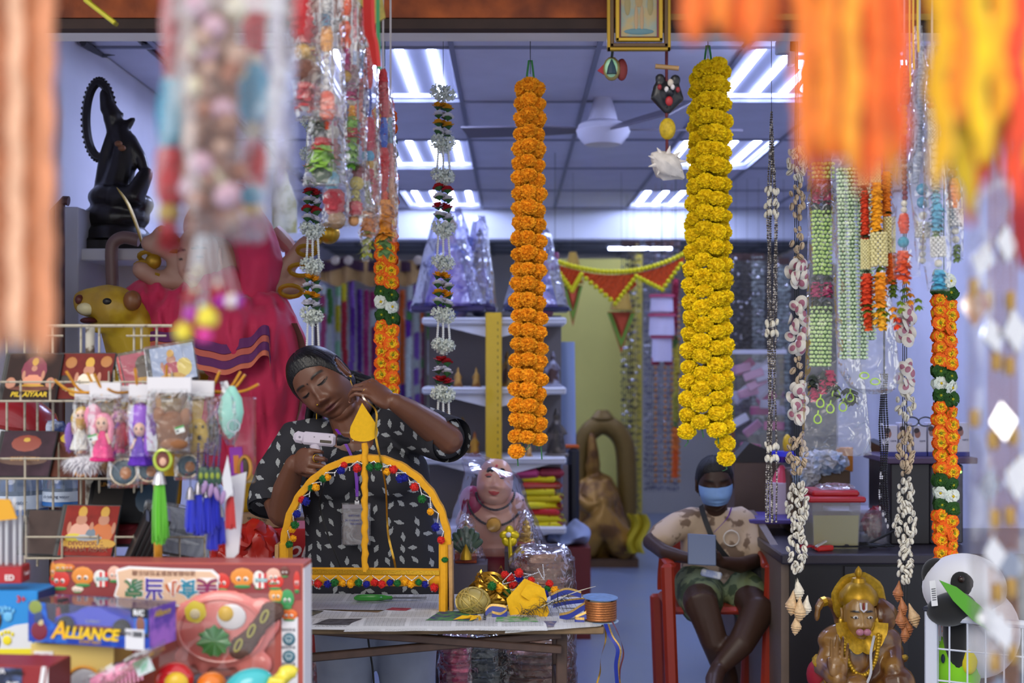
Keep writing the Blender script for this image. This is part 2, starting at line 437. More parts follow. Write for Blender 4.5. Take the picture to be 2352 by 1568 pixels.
def head(b,M,o,n=120,m=90):
 vs=[];cs=[]
 for j in range(m+1):
  t=pi*j/m
  for k in range(n):
   p=2*pi*k/n;q=face_pt((sin(t)*cos(p),sin(t)*sin(p),cos(t)),o);vs.append(q);cs.append(face_col(q,o))
 fs=[(j*n+k,(j+1)*n+k,(j+1)*n+(k+1)%n,j*n+(k+1)%n)for j in range(m)for k in range(n)]
 off=len(b.v);b.v.extend([M@v for v in vs]);b.f.extend([tuple(i+off for i in f)for f in fs]);b.i.extend([b.k]*len(fs))
 if b.cols is not None:b.cols.extend(cs)
 for s in(-1,1):
  e=B();e.tube([V((s*(.073+.006*sin(t*pi)),.012+.016*cos(t*2*pi),.004+.030*sin(t*2*pi)))for t in[k/14 for k in range(14)]],.0062,7,loop=True)
  e.ell((s*.071,.012,.002),(.008,.016,.028),n=10,m=8);e.ell((s*.073,.004,-.027),(.007,.008,.010),n=8,m=6)
  e.v=[M@V(v)for v in e.v]
  if b.cols is not None:e.cols=[tuple(o['skin'])]*len(e.v)
  b.join(e)
 return b
def haircap(M,o,thick=.012,line=None,n=96,m=70,rough_=0.003):
 b=B();vs=[]
 for j in range(m+1):
  t=pi*j/m
  for k in range(n):
   p=2*pi*k/n;d=V((sin(t)*cos(p),sin(t)*sin(p),cos(t)));q=face_pt(d,dict(o,nose=.01))
   h=line(q.x,q.y,q.z);s=sst(-.002,.006,h)*(.62+.38*sst(.0,.05,h))
   nn=V((q.x/.074**2,q.y/.09**2,q.z/.118**2)).normalized()
   r=noise.noise(V((atan2(q.y,q.x)*14,q.z*12,3)))*rough_
   vs.append(M@(q+nn*(-.012+(thick+.012+r)*s)))
 b.add(vs,[(j*n+k,(j+1)*n+k,(j+1)*n+(k+1)%n,j*n+(k+1)%n)for j in range(m)for k in range(n)])
 return b
def hand(b,M,curl,thumb=(30,25,20),s=1.,spread=1.):
 Q=lambda p:M@(V(p)*s)
 R3=M.to_3x3().normalized()
 b.ell(Q((0,.045,0)),(.041*s,.052*s,.0145*s),R3,14,10)
 b.ell(Q((.018,.030,-.008)),(.018*s,.033*s,.014*s),R3,12,8);b.ell(Q((-.022,.035,-.006)),(.015*s,.036*s,.013*s),R3,12,8)
 tips=[]
 for k,(x,y0,L,r)in enumerate(((.032,.083,(.043,.026,.022),.0084),(.0108,.088,(.047,.030,.023),.0086),(-.0112,.085,(.043,.028,.022),.0083),(-.032,.076,(.034,.021,.019),.0074))):
  c=curl[k]if hasattr(curl[0],'__len__')else curl
  a=0;p=V((x*.9,y0-.025,0));pts=[p,V((x,y0,.001))];p=pts[-1];sp=(x/.03)*.10*spread
  for j in range(3):
   a+=radians(c[j]);d=V((sp*cos(a),cos(a),-sin(a))).normalized();p=p+d*L[j];pts.append(p)
  b.rtube([Q(q)for q in pts],[r*s,r*1.04*s,r*.98*s,r*.9*s,r*.76*s],9);tips.append((Q(pts[-1]),(Q(pts[-1])-Q(pts[-2])).normalized()))
 t0,t1,t2=[radians(x)for x in thumb]
 p=V((.030,.022,-.006));d=V((cos(t0)*.8,sin(t0)*.9+.25,-sin(t1))).normalized();pts=[V((.018,.010,-.004)),p]
 p=p+d*.034;pts.append(p);d=(d+V((-sin(t2),.35,-sin(t2)*.6))).normalized();p=p+d*.028;pts.append(p)
 b.rtube([Q(q)for q in pts],[.011*s,.0125*s,.0108*s,.0085*s],9);tips.append((Q(pts[-1]),(Q(pts[-1])-Q(pts[-2])).normalized()))
 return tips
def basis(y,z):
 y=V(y).normalized();z=V(z);z=(z-y*z.dot(y)).normalized();x=y.cross(z)
 return Matrix((x,y,z)).transposed()
def M4(R,t):m=R.to_4x4();m.translation=V(t);return m
gold=mat('#e0b23c',.28,metal=.9);goldp=mat('#c99a20',.35,metal=.55)
#the woman at the work table
def woman():
 W=P;t=thing('person','woman in dark leaf-print shirt gluing a yellow leaf onto the arch','person',(P(860,0,4.66).x,4.66,0))
 SK=lin('#6b4432')
 o=dict(skin=SK,lip='#5a2e33',cheek=.010,jaw=.17,w=1.06,nose=.95)
 HP=P(744,883,4.58)
 R=RM(0,-39,0)@RM(0,0,-17)@RM(7,0,0)
 HM=M4(R@Matrix.Scale(1.11,3),HP)
 k=B()
 loft(k,[(W(856,1420,4.66),.17,.12),(W(850,1200,4.66),.16,.11),(W(830,1080,4.64),.17,.10),(W(816,1020,4.62),.13,.08)])
 nb=W(818,1012,4.61);k.rtube([nb+V((.012,.01,-.05)),nb,HM@V((.0,.012,-.075)),HM@V((0,.015,-.03))],[.085,.064,.060,.058],16)
 k.ell(HM@V((0,-.018,-.098)),(.046,.048,.030),R,14,10);k.ell(HM@V((.02,.02,-.125)),(.05,.05,.035),R,14,10)
 k.ell(W(815,1035,4.58),(.12,.07,.07))
 k.rtube([W(690,1010,4.64),W(632,1130,4.56),W(650,1176,4.50)],[.062,.056,.050],16)
 k.rtube([W(650,1176,4.50),W(658,1122,4.45),W(677,1064,4.39)],[.049,.043,.030],16)
 k.rtube([W(930,975,4.62),W(1000,1000,4.50),W(1028,1008,4.44)],[.062,.056,.052],16)
 k.rtube([W(1028,1008,4.44),W(985,975,4.40),W(940,943,4.345),W(905,922,4.31)],[.050,.047,.037,.028],16)
 r1=basis((-.84,-.12,.53),(.36,-.66,.66));tips=hand(k,M4(r1,W(902,924,4.31)),[(64,44,24),(54,48,26),(42,50,30),(26,48,34)],thumb=(58,50,20),s=1.06,spread=1.5)
 r2=basis((.62,-.78,.02),(-.62,-.72,.20));tips2=hand(k,M4(r2,W(678,1056,4.385)),(50,84,56),thumb=(66,30,20),s=1.04,spread=.4)
 bd=blob(k,.004,4,.4);bd.use(vcmat('skin_dark',.42,spec=.45,bump=.05,bs=300))
 def cf(v):return SK
 bd.cols=[SK]*len(bd.v);bd.c=SK
 bd.color('#a9796a')
 for p,d in tips[:4]:bd.ell(p+d*.004+V((0,-.0045,.003)),(.0045,.003,.0055),n=8,m=6)
 bd.ell(tips2[4][0]+V((0,-.006,0)),(.005,.003,.006),n=8,m=6)
 bd.c=SK;head(bd,HM,o,190,150)
 part('body',bd,t,sharp=None)
 def line(x,y,z):
  a=abs(x+.006)
  f=z-(.073-7.5*a*a)+max(0,y+.055)*1.5
  bk=y-.012-.3*max(0,-.0-z)
  if x>.05 and(y-.012)**2+(z-.004)**2<.036**2:return-.01
  return max(f,min(bk,z+.085))
 hm=mat('#0d0a0b',.38,var=.5,vs=60,bump=.25,bs=160,name='black_hair')
 hb=haircap(HM,o,.009,line,120,90,.003);hb.use(hm)
 hb.ell(HM@V((.0,.088,.0)),(.058,.045,.07),R,18,12)
 part('hair',hb,t,sharp=None)
 pb=B(hm)
 for i in range(16):
  a=rj(.02);q=HM@V((.03+rj(.02),.085,-.04+rj(.02)))
  pb.tube(catmull([q,q+V((.07+a,.03,-.03)),q+V((.10+a,.03,-.10+rj(.02))),q+V((.085+a*2,.02,-.19+rj(.04)))],4),[.013,.014,.014,.014,.013,.013,.012,.011,.010,.009,.007,.005,.002],6)
 for i in range(9):
  q=HM@V((-.066+rj(.006),.03+rj(.02),-.03+rj(.02)))
  pb.tube(catmull([q,q+V((-.012,.02,-.05)),q+V((-.022+rj(.02),.03,-.10+rj(.02))),q+V((-.02+rj(.03),.02,-.15+rj(.03)))],4),[.012]*5+[.011]*4+[.009,.007,.004,.002],6)
 part('ponytail',pb,t,sharp=None)
 jb=B(gold);e=HM@V((.077,.006,-.032));jb.ell(e,.0065,n=8,m=6);jb.ell(e+V((-.003,-.004,-.012)),(.006,.005,.004),n=8,m=6)
 jb.tube([e+V((0,-.004,-.01)),e+V((.006,-.004,-.03)),e+V((.010,-.004,-.062))],[.0035,.002,.003],6);jb.ell(e+V((.010,-.004,-.064)),.0038,n=6,m=5)
 part('earring',jb,t)
 jb=B(gold);e=HM@V((-.074,.0,-.045));jb.tube([e,e+V((0,0,-.034))],.0022,6);jb.ell(e+V((0,0,-.036)),.0035,n=6,m=5);part('earring',jb,t)
 jb=B(gold);jb.ell(HM@(face_pt(V((-.21,-.95,-.237)).normalized(),o)+V((0,-.001,0))),.0030,n=8,m=6);part('nose_stud',jb,t)
 jb=B('#2a0a08');jb.ell(HM@V((-.001,-.0855,.036)),(.0028,.0018,.0028),n=8,m=6);part('bindi',jb,t)
 for s in(-1,1):
  lb=B(mat('#120c0b',.5));lb.tube([HM@(face_pt(V((s*(.22+.036*q),-sqrt(1-(.22+.036*q)**2-.0),.105+.020*((q-5)/5)**2)).normalized(),o)+V((0,-.0012,0)))for q in range(11)],[.0006,.0012]+[.0016]*7+[.0012,.0006],6);part('eyelash',lb,t)
 def ring(M,y,r,nm):
  rb=B(gold);rb.tube([M@V((r*cos(a*pi/8),y,r*sin(a*pi/8)))for a in range(16)],.0016,6,loop=True);part(nm,rb,t)
 ring(M4(r1,W(902,924,4.31)+r1@V((-.010,.0,-.006))),.096,.0105,'ring')
 ring(M4(r2,W(678,1056,4.385)+r2@V((-.0115,.010,-.014))),.092,.0112,'ring')
 k=B()
 loft(k,[(W(866,1372,4.66),.232,.162),(W(864,1320,4.66),.236,.168),(W(857,1260,4.66),.226,.168),(W(848,1190,4.65),.214,.162),(W(838,1120,4.64),.222,.158),(W(826,1060,4.63),.225,.140),(W(818,1014,4.62),.190,.100),(W(816,990,4.63),.125,.075)],36)
 k.rtube([W(735,1015,4.64),W(690,1015,4.64),W(640,1090,4.60),W(624,1142,4.56)],[.085,.085,.078,.080],18)
 k.rtube([W(880,1005,4.64),W(930,975,4.62),W(985,992,4.52),W(1014,1004,4.465)],[.088,.090,.080,.079],18)
 k.ell(W(770,1090,4.52),(.10,.08,.09));k.ell(W(885,1090,4.52),(.10,.08,.09))
 sb=blob(k,.0085,5,.5)
 for i,v in enumerate(sb.v):
  f=noise.noise(V((v.x*9,v.y*9,v.z*5)))*.006+noise.noise(V((v.x*22+v.z*14,v.y*10,v.z*9)))*.004
  sb.v[i]=v+V((0,-f,f*.3))
 nk=W(802,1008,4.50)
 for i,v in enumerate(sb.v):
  d=V((v.x-nk.x,0,v.z-nk.z));r=sqrt((d.x/.058)**2+((d.z-.015)/.048)**2)
  if v.y<4.64 and r<1.15:sb.v[i]=v+V((0,.085*sst(1.15,.75,r),-.005))
 for c,ax,ln in((W(622,1150,4.555),(W(628,1165,4.53)-W(640,1090,4.60)).normalized(),.07),(W(1022,1008,4.45),(W(1028,1008,4.44)-W(985,992,4.52)).normalized(),.07)):
  for i,v in enumerate(sb.v):
   d=v-c;h=d.dot(ax)
   if h>.028 and d.length<.14:sb.v[i]=v-ax*(h-.028)-(d-ax*h)*min(.55,(h-.028)*14)
 sb.use(shirt_mat());sh=part('shirt',sb,t,sharp=None)
 for c,ax,r in((W(623,1156,4.55),(W(628,1165,4.53)-W(640,1090,4.60)).normalized(),.074),(W(1030,1009,4.44),(W(1028,1008,4.44)-W(985,992,4.52)).normalized(),.073)):
  x,y,z=frame(ax);cb=B(shirt_mat());pts=[]
  cb.grid(lambda u,v:c+(x*cos(u*2*pi)+y*sin(u*2*pi))*(r+.004*sin(v*pi)+.003*sin(u*14))+z*(-.03+.05*v),28,4,True)
  o2=part('cuff',cb,sh,sharp=None)
 for y in(1092,1120,1160):bb=B(mat('#17171b',.3));bb.ell(W(800,y,4.475),(.006,.003,.006),n=10,m=6);part('button',bb,sh)
 k=B()
 loft(k,[(W(864,1330,4.66),.215,.15),(W(864,1400,4.66),.222,.16),(W(864,1440,4.66),.215,.15)],32)
 for s in(-1,1):k.rtube([V((P(864,0,4.66).x+s*.10,4.66,.66)),V((P(864,0,4.66).x+s*.105,4.66,.40)),V((P(864,0,4.66).x+s*.10,4.67,.08))],[.112,.092,.075],18)
 tb=blob(k,.012,4);
 for i,v in enumerate(tb.v):tb.v[i]=v+V((0,noise.noise(V((v.x*8,1,v.z*26)))*.005,0))
 tb.use(mat('#9a9fb0',.8,var=.06,vs=14,name='grey_trousers'));part('trousers',tb,t,sharp=None)
 for s in(-1,1):
  fb=B(mat('#2b2422',.6));x=P(864,0,4.66).x+s*.10;fb.ell((x,4.60,.035),(.045,.12,.035),n=14,m=8);part('sandal',fb,t)
 lm=mat('#6a1aa8',.5);lb=B(lm)
 lb.ribbon(catmull([W(772,985,4.53),W(790,1012,4.50),W(812,1060,4.475),W(819,1105,4.462),W(820,1140,4.458)],4),.010);lb.ribbon(catmull([W(850,1000,4.56),W(838,1040,4.50),W(822,1100,4.470),W(820,1140,4.456)],4),.007)
 lb.use(mat('#c9c9d2',.25,metal=.8));lb.box(W(820,1146,4.456),(.008,.004,.014));lb.use('#e9e9ee');lb.box(W(820,1154,4.455),(.014,.002,.014));part('lanyard',lb,t)
 cb=B(mat('#a9a7ad',.5));cb.box(W(818,1207,4.452),(.082,.002,.118));cb.use(mat('#c7c8d4',.15,metal=.4));cb.box(W(818,1163,4.450),(.088,.003,.014));cd_=part('name_pass',cb,t)
 hb=B(plastic('film_card',.10,.08,bs=14));hb.box(W(818,1203,4.449),(.092,.004,.136),b=.002);part('holder',hb,cd_,sharp=20)
 ink=mat('#4a52a8',.7)
 for s,y in(('SHED NO. 3',1184),('SRI THERAN MARI',1195),('TRADING',1203)):text(s,.0085,ink,cd_,W(816,y,4.4498),shear=.1)
 return t
def shirt_mat():
 if 'shirt' in MATS:return MATS['shirt']
 m=bpy.data.materials.new('leaf_print_cotton');m.use_nodes=True;nt=m.node_tree;n=nt.nodes;L=nt.links.new;p=n['Principled BSDF']
 p.inputs['Roughness'].default_value=.85;p.inputs['Specular IOR Level'].default_value=.25
 tc=n.new('ShaderNodeTexCoord');sp=n.new('ShaderNodeSeparateXYZ');L(tc.outputs['Object'],sp.inputs[0])
 cb=n.new('ShaderNodeCombineXYZ');L(sp.outputs[0],cb.inputs[0]);L(sp.outputs[2],cb.inputs[1])
 vo=n.new('ShaderNodeTexVoronoi');vo.voronoi_dimensions='2D';vo.inputs['Scale'].default_value=22;vo.inputs['Randomness'].default_value=.55;L(cb.outputs[0],vo.inputs['Vector'])
 sub=n.new('ShaderNodeVectorMath');sub.operation='SUBTRACT';L(cb.outputs[0],sub.inputs[0]);
 L(vo.outputs['Position'],sub.inputs[1])
 sc_=n.new('ShaderNodeSeparateColor');L(vo.outputs['Color'],sc_.inputs[0])
 an=n.new('ShaderNodeMath');an.operation='MULTIPLY';an.inputs[1].default_value=2.2;L(sc_.outputs[0],an.inputs[0])
 ro=n.new('ShaderNodeVectorRotate');ro.rotation_type='Z_AXIS';L(sub.outputs[0],ro.inputs['Vector']);L(an.outputs[0],ro.inputs['Angle'])
 s2=n.new('ShaderNodeSeparateXYZ');L(ro.outputs[0],s2.inputs[0])
 def mth(op,a,b=None,c=None):
  q=n.new('ShaderNodeMath');q.operation=op
  for i,v in enumerate((a,b,c)):
   if v is None:continue
   if isinstance(v,(int,float)):q.inputs[i].default_value=v
   else:L(v,q.inputs[i])
  return q.outputs[0]
 ax=mth('ABSOLUTE',s2.outputs[0]);ay=mth('ABSOLUTE',s2.outputs[1])
 e=mth('ADD',mth('DIVIDE',ax,.0150),mth('POWER',mth('DIVIDE',ay,.0078),1.4))
 nz=n.new('ShaderNodeTexNoise');nz.inputs['Scale'].default_value=170;L(tc.outputs['Object'],nz.inputs['Vector'])
 e2=mth('ADD',e,mth('MULTIPLY',mth('SUBTRACT',nz.outputs['Fac'],.5),1.3))
 ins=mth('LESS_THAN',e2,1.0)
 vein=mth('GREATER_THAN',mth('ABSOLUTE',mth('SINE',mth('MULTIPLY',mth('ADD',ax,ay),700))),.35)
 f=mth('MULTIPLY',ins,mth('ADD',mth('MULTIPLY',vein,.6),.35))
 mx=n.new('ShaderNodeMix');mx.data_type='RGBA';L(f,mx.inputs[0]);mx.inputs[6].default_value=lin('#2e2e34');mx.inputs[7].default_value=lin('#aeb2b4')
 L(mx.outputs[2],p.inputs['Base Color'])
 MATS['shirt']=m;return m
woman()
def glue_gun():
 W=P;D=4.355;t=thing('glue_gun','white glue gun with black nozzle held in the woman\'s hand','tool',W(715,1075,D))
 R=RM(0,5,0)
 b=B(mat('#cfc6d6',.35,name='gun_white'));b.box(W(733,1008,D),(.106,.034,.040),R,b=.008);b.box(W(689,1004,D),(.040,.030,.036),RM(0,12,0),b=.010);b.box(W(711,1009,D),(.03,.030,.016),R,b=.003);part('body',b,t)
 b=B(mat('#cfc6d6',.35));b.tube([W(722,1020,D),W(730,1050,D),W(742,1078,D),W(749,1090,D)],[.016,.0155,.016,.012],10);part('handle',b,t)
 b=B(mat('#17181b',.35));b.lathe([(.018,0),(.018,.012),(.011,.022),(.0095,.034),(.005,.040)],W(775,1010,D),14,RM(0,94,0));part('nozzle',b,t);b=B(mat('#17181b',.35));b.box(W(711,1001,D),(.014,.022,.02),R,b=.003);part('feed_slot',b,t)
 b=B(mat('#c9c3b0',.3,metal=.5));b.ell(W(811,1012,D),(.003,.002,.002),n=8,m=6);part('tip',b,t)
 b=B(mat('#4b4438',.5));b.box(W(748,1014,D-.0178),(.036,.002,.009),R,b=.001);part('window',b,t)
 for x in(688,722,757):b=B('#8d8794');b.ell(W(x,1003,D-.016),(.0035,.0015,.0035),n=8,m=6);part('screw',b,t)
 c=B(mat('#121214',.5));c.tube(catmull([W(748,1092,D),W(742,1120,D-.02),W(735,1160,4.42),W(752,1225,4.43),W(778,1290,4.43),W(800,1350,4.45),W(840,1400,4.49),W(846,1470,4.50),W(858,1560,4.50),W(858,1700,4.50)]),.0035,6);part('cord',c,t)
glue_gun()
#flower and pompom meshes (shared)
def puff(m,r=.023,n=150,pw=.28,seed=1,core=None,flat=.85,ruff=.25):
 rd=random.Random(seed);b=B(core or m);b.ell((0,0,0),(r*.80,r*.80,r*.80*flat),n=10,m=7);b.use(m)
 for k in range(n):
  z=1-2*(k+.5)/n;a=k*2.39996;q=sqrt(1-z*z);d=V((q*cos(a),q*sin(a),z)).normalized()
  d=(d+V((rd.uniform(-ruff,ruff),rd.uniform(-ruff,ruff),rd.uniform(-ruff,ruff)))).normalized()
  x,y,_=frame(d);t=rd.uniform(0,6.28);s=x*cos(t)+y*sin(t);u=y*cos(t)-x*sin(t);w=r*pw*rd.uniform(.7,1.3);R=r*rd.uniform(.93,1.08)
  S=lambda p:V((p.x,p.y,p.z*flat))
  b.add([S(d*r*.6-s*w*.4),S(d*r*.6+s*w*.4),S(d*R*.93+s*w+u*w*.5),S(d*R+u*w*.3),S(d*R*.93-s*w+u*w*.5)],[(0,1,2,3,4)])
 return b.mesh('blossom',True,60)
POM={}
def pom(col,r=.0125):
 k=(col,r)
 if k not in POM:POM[k]=puff(mat(col,.9,var=.15,vs=200),r,90,.16,hash(col)%99,flat=1.,ruff=.3)
 return POM[k]
def beads(b,pts,r,gap=1.9,n=6,m=4,jit=0.):
 pts=[V(p)for p in pts];acc=0.
 for a,c in zip(pts,pts[1:]):
  L=(c-a).length;d=(c-a)/max(L,1e-9);t=-acc
  while t<L:
   if t>=0:
    q=a+d*t
    if jit:q=q+V((rj(jit),rj(jit),rj(jit)))
    b.ell(q,r,n=n,m=m)
   t+=r*gap
  acc=L-(t-r*gap)
 return b
#work table
TZ=.735
def worktable():
 t=thing('work_table','folding work table with wooden top and rusty brown steel legs','table',(-.28,4.2,0))
 b=B(mat('#7d6548',.8,var=.25,vs=20));b.box((-.29,4.20,TZ-.010),(1.10,.56,.02),b=.003);part('table_top',b,t)
 st=mat('#4b362d',.6,var=.2,vs=25)
 def bar(p,q,w=.028,nm='brace'):
  p=V(p);q=V(q);d=(q-p);x,y,z=frame(d);b=B(st);b.box((p+q)/2,(w,w*.8,d.length),Matrix((x,y,z)).transposed(),b=.003);part(nm,b,t)
 for x in(.1425,-.74):
  for y in(4.0,4.40):bar((x,y,.0),(x,y,TZ-.02),.032,'leg')
 bar(P(600,1520,3.97),P(1290,1456,3.97));bar(P(640,1440,3.96),P(1290,1491,3.96))
 bar((-.74,4.40,.66),(.1425,4.40,.66),.026);bar((.1425,4.0,.52),(.1425,4.40,.52),.026)
worktable()
def news_mat(nm,sx,sy,dark='#55565c'):
 if nm in MATS:return MATS[nm]
 m=bpy.data.materials.new(nm);m.use_nodes=True;n=m.node_tree.nodes;L=m.node_tree.links.new;p=n['Principled BSDF'];p.inputs['Roughness'].default_value=.8
 tc=n.new('ShaderNodeTexCoord');mp=n.new('ShaderNodeMapping');L(tc.outputs['Object'],mp.inputs[0])
 br=n.new('ShaderNodeTexBrick');br.inputs['Scale'].default_value=1;br.inputs['Brick Width'].default_value=.012;br.inputs['Row Height'].default_value=.0042;br.inputs['Mortar Size'].default_value=.0012
 br.inputs['Color1'].default_value=lin(dark);br.inputs['Color2'].default_value=lin('#77787e');br.inputs['Mortar'].default_value=lin('#d2d3d8');br.offset=.37;L(mp.outputs[0],br.inputs[0])
 b2=n.new('ShaderNodeTexBrick');b2.inputs['Scale'].default_value=1;b2.inputs['Brick Width'].default_value=sx;b2.inputs['Row Height'].default_value=sy;b2.inputs['Mortar Size'].default_value=.006;b2.inputs['Mortar Smooth'].default_value=0
 b2.inputs['Color1'].default_value=(1,1,1,1);b2.inputs['Color2'].default_value=(.35,.35,.35,1);b2.inputs['Mortar'].default_value=(0,0,0,1);L(mp.outputs[0],b2.inputs[0])
 mx=n.new('ShaderNodeMix');mx.data_type='RGBA';L(b2.outputs[0],mx.inputs[0]);mx.inputs[6].default_value=lin('#d2d3d8');L(br.outputs[0],mx.inputs[7]);L(mx.outputs[2],p.inputs['Base Color'])
 MATS[nm]=m;return m
def paper(label,quad,z,m,pics=(),bend=.004,sag=0.):
 q=[V((a,c,0))for a,c in quad];ce=sum(q,V())/4
 t=thing('newspaper',label,'newspaper',(ce.x,ce.y,TZ+z),'newspaper sheets covering the table')
 def f(u,v):
  p=q[0].lerp(q[1],u).lerp(q[3].lerp(q[2],u),v);zz=TZ+z+.001+abs(noise.noise(V((p.x*9,p.y*14,z*99))))*bend
  d=max(0,3.918-p.y);return(p.x,p.y,zz-d*.45-max(0,p.x-.25)*.15)
 b=B(m);b.grid(f,20,12);part('sheet',b,t,sharp=None)
 for(u0,v0,u1,v1,cols)in pics:
  k=B()
  k.use(mat(cols[0],.7,col2=cols[1],vs=38,c2lo=.42,c2hi=.58,det=5));k.grid(lambda u,v:V(f(u0+(u1-u0)*u,v0+(v1-v0)*v))+V((0,0,.0008)),8,6);part('printed_photo',k,t,sharp=None)
 return t,f
ink=mat('#2e2f36',.8)
paper('large grey newspaper page lying at the back under the scissors',[(-.72,4.20),(-.13,4.16),(-.10,4.46),(-.74,4.47)],.001,news_mat('news_a',.2,.3,'#6b6c74'))
paper('small folded newspaper page beside the upright board of the arch',[(-.17,4.14),(-.03,4.10),(.00,4.44),(-.14,4.46)],.006,news_mat('news_b',.11,.09))
paper('newspaper page with dark photograph at the end by the toy box',[(-.78,3.90),(-.42,3.90),(-.30,4.10),(-.74,4.20)],.004,news_mat('news_c',.16,.12),[(.12,.55,.42,.95,('#3b3a38','#6d6a55')),(.58,.1,.9,.5,('#34343a','#55555c'))])
t_,f_=paper('front newspaper page with green football photographs',[(-.47,3.885),(.10,3.89),(.07,4.10),(-.36,4.18)],.008,news_mat('news_d',.13,.11),[(.36,.30,.62,.88,('#4c8a4e','#3a3f6a')),(.74,.26,.97,.62,('#59a05a','#a8b0a0')),(.0,.85,.14,1.,('#8e2433','#b0454a'))],sag=.2)
text("he's for't some",.017,ink,t_,V(f_(.67,.55))+V((0,0,.002)),(0,0,pi/2))
paper('outer newspaper page with players photograph under the ribbon spool',[(-.02,3.885),(.25,3.915),(.30,4.16),(.03,4.22)],.004,news_mat('news_e',.15,.09),[(.05,.04,.5,.28,('#4a4f78','#8d7f86'))],sag=.2)
paper('white newspaper corner curling out behind the ribbon pile',[(.06,4.22),(.30,4.20),(.27,4.40),(.06,4.42)],.002,mat('#c9ccd8',.7))
def scissors():
 t=thing('scissors','scissors with green plastic handles lying on newspaper','scissors',(P(900,1375,4.33).x,4.33,TZ))
 z=TZ+.014
 g=mat('#3f9a3c',.3);G=lambda x,y:V((P(x,1376,4.33).x,y,z))
 for dy,s in((-.012,1),(.014,-1)):
  b=B(g);c=G(848,4.33+dy*1.6);b.tube([c+V((.040*cos(a),.017*sin(a),.002*s))for a in[k*2*pi/16 for k in range(16)]],.0062,7,loop=True);b.tube([c+V((.034,.0,0)),G(900,4.33+dy*.3)+V((0,0,.002*s))],[.007,.005],7);part('handle',b,t)
  b=B(mat('#8f929a',.3,metal=.9));b.prism([(0,-.006),(.055,-.004),(.106,.0),(.05,.006),(0,.006)],.0022,M4(RM(-90,0,6*s),G(902,4.33+dy*.2)+V((0,0,.001*s))));part('blade',b,t)
 b=B(mat('#b9bcc4',.3,metal=.9));b.ell(G(908,4.33)+V((0,0,.003)),(.004,.004,.003),n=10,m=6);part('pivot',b,t)
scissors()
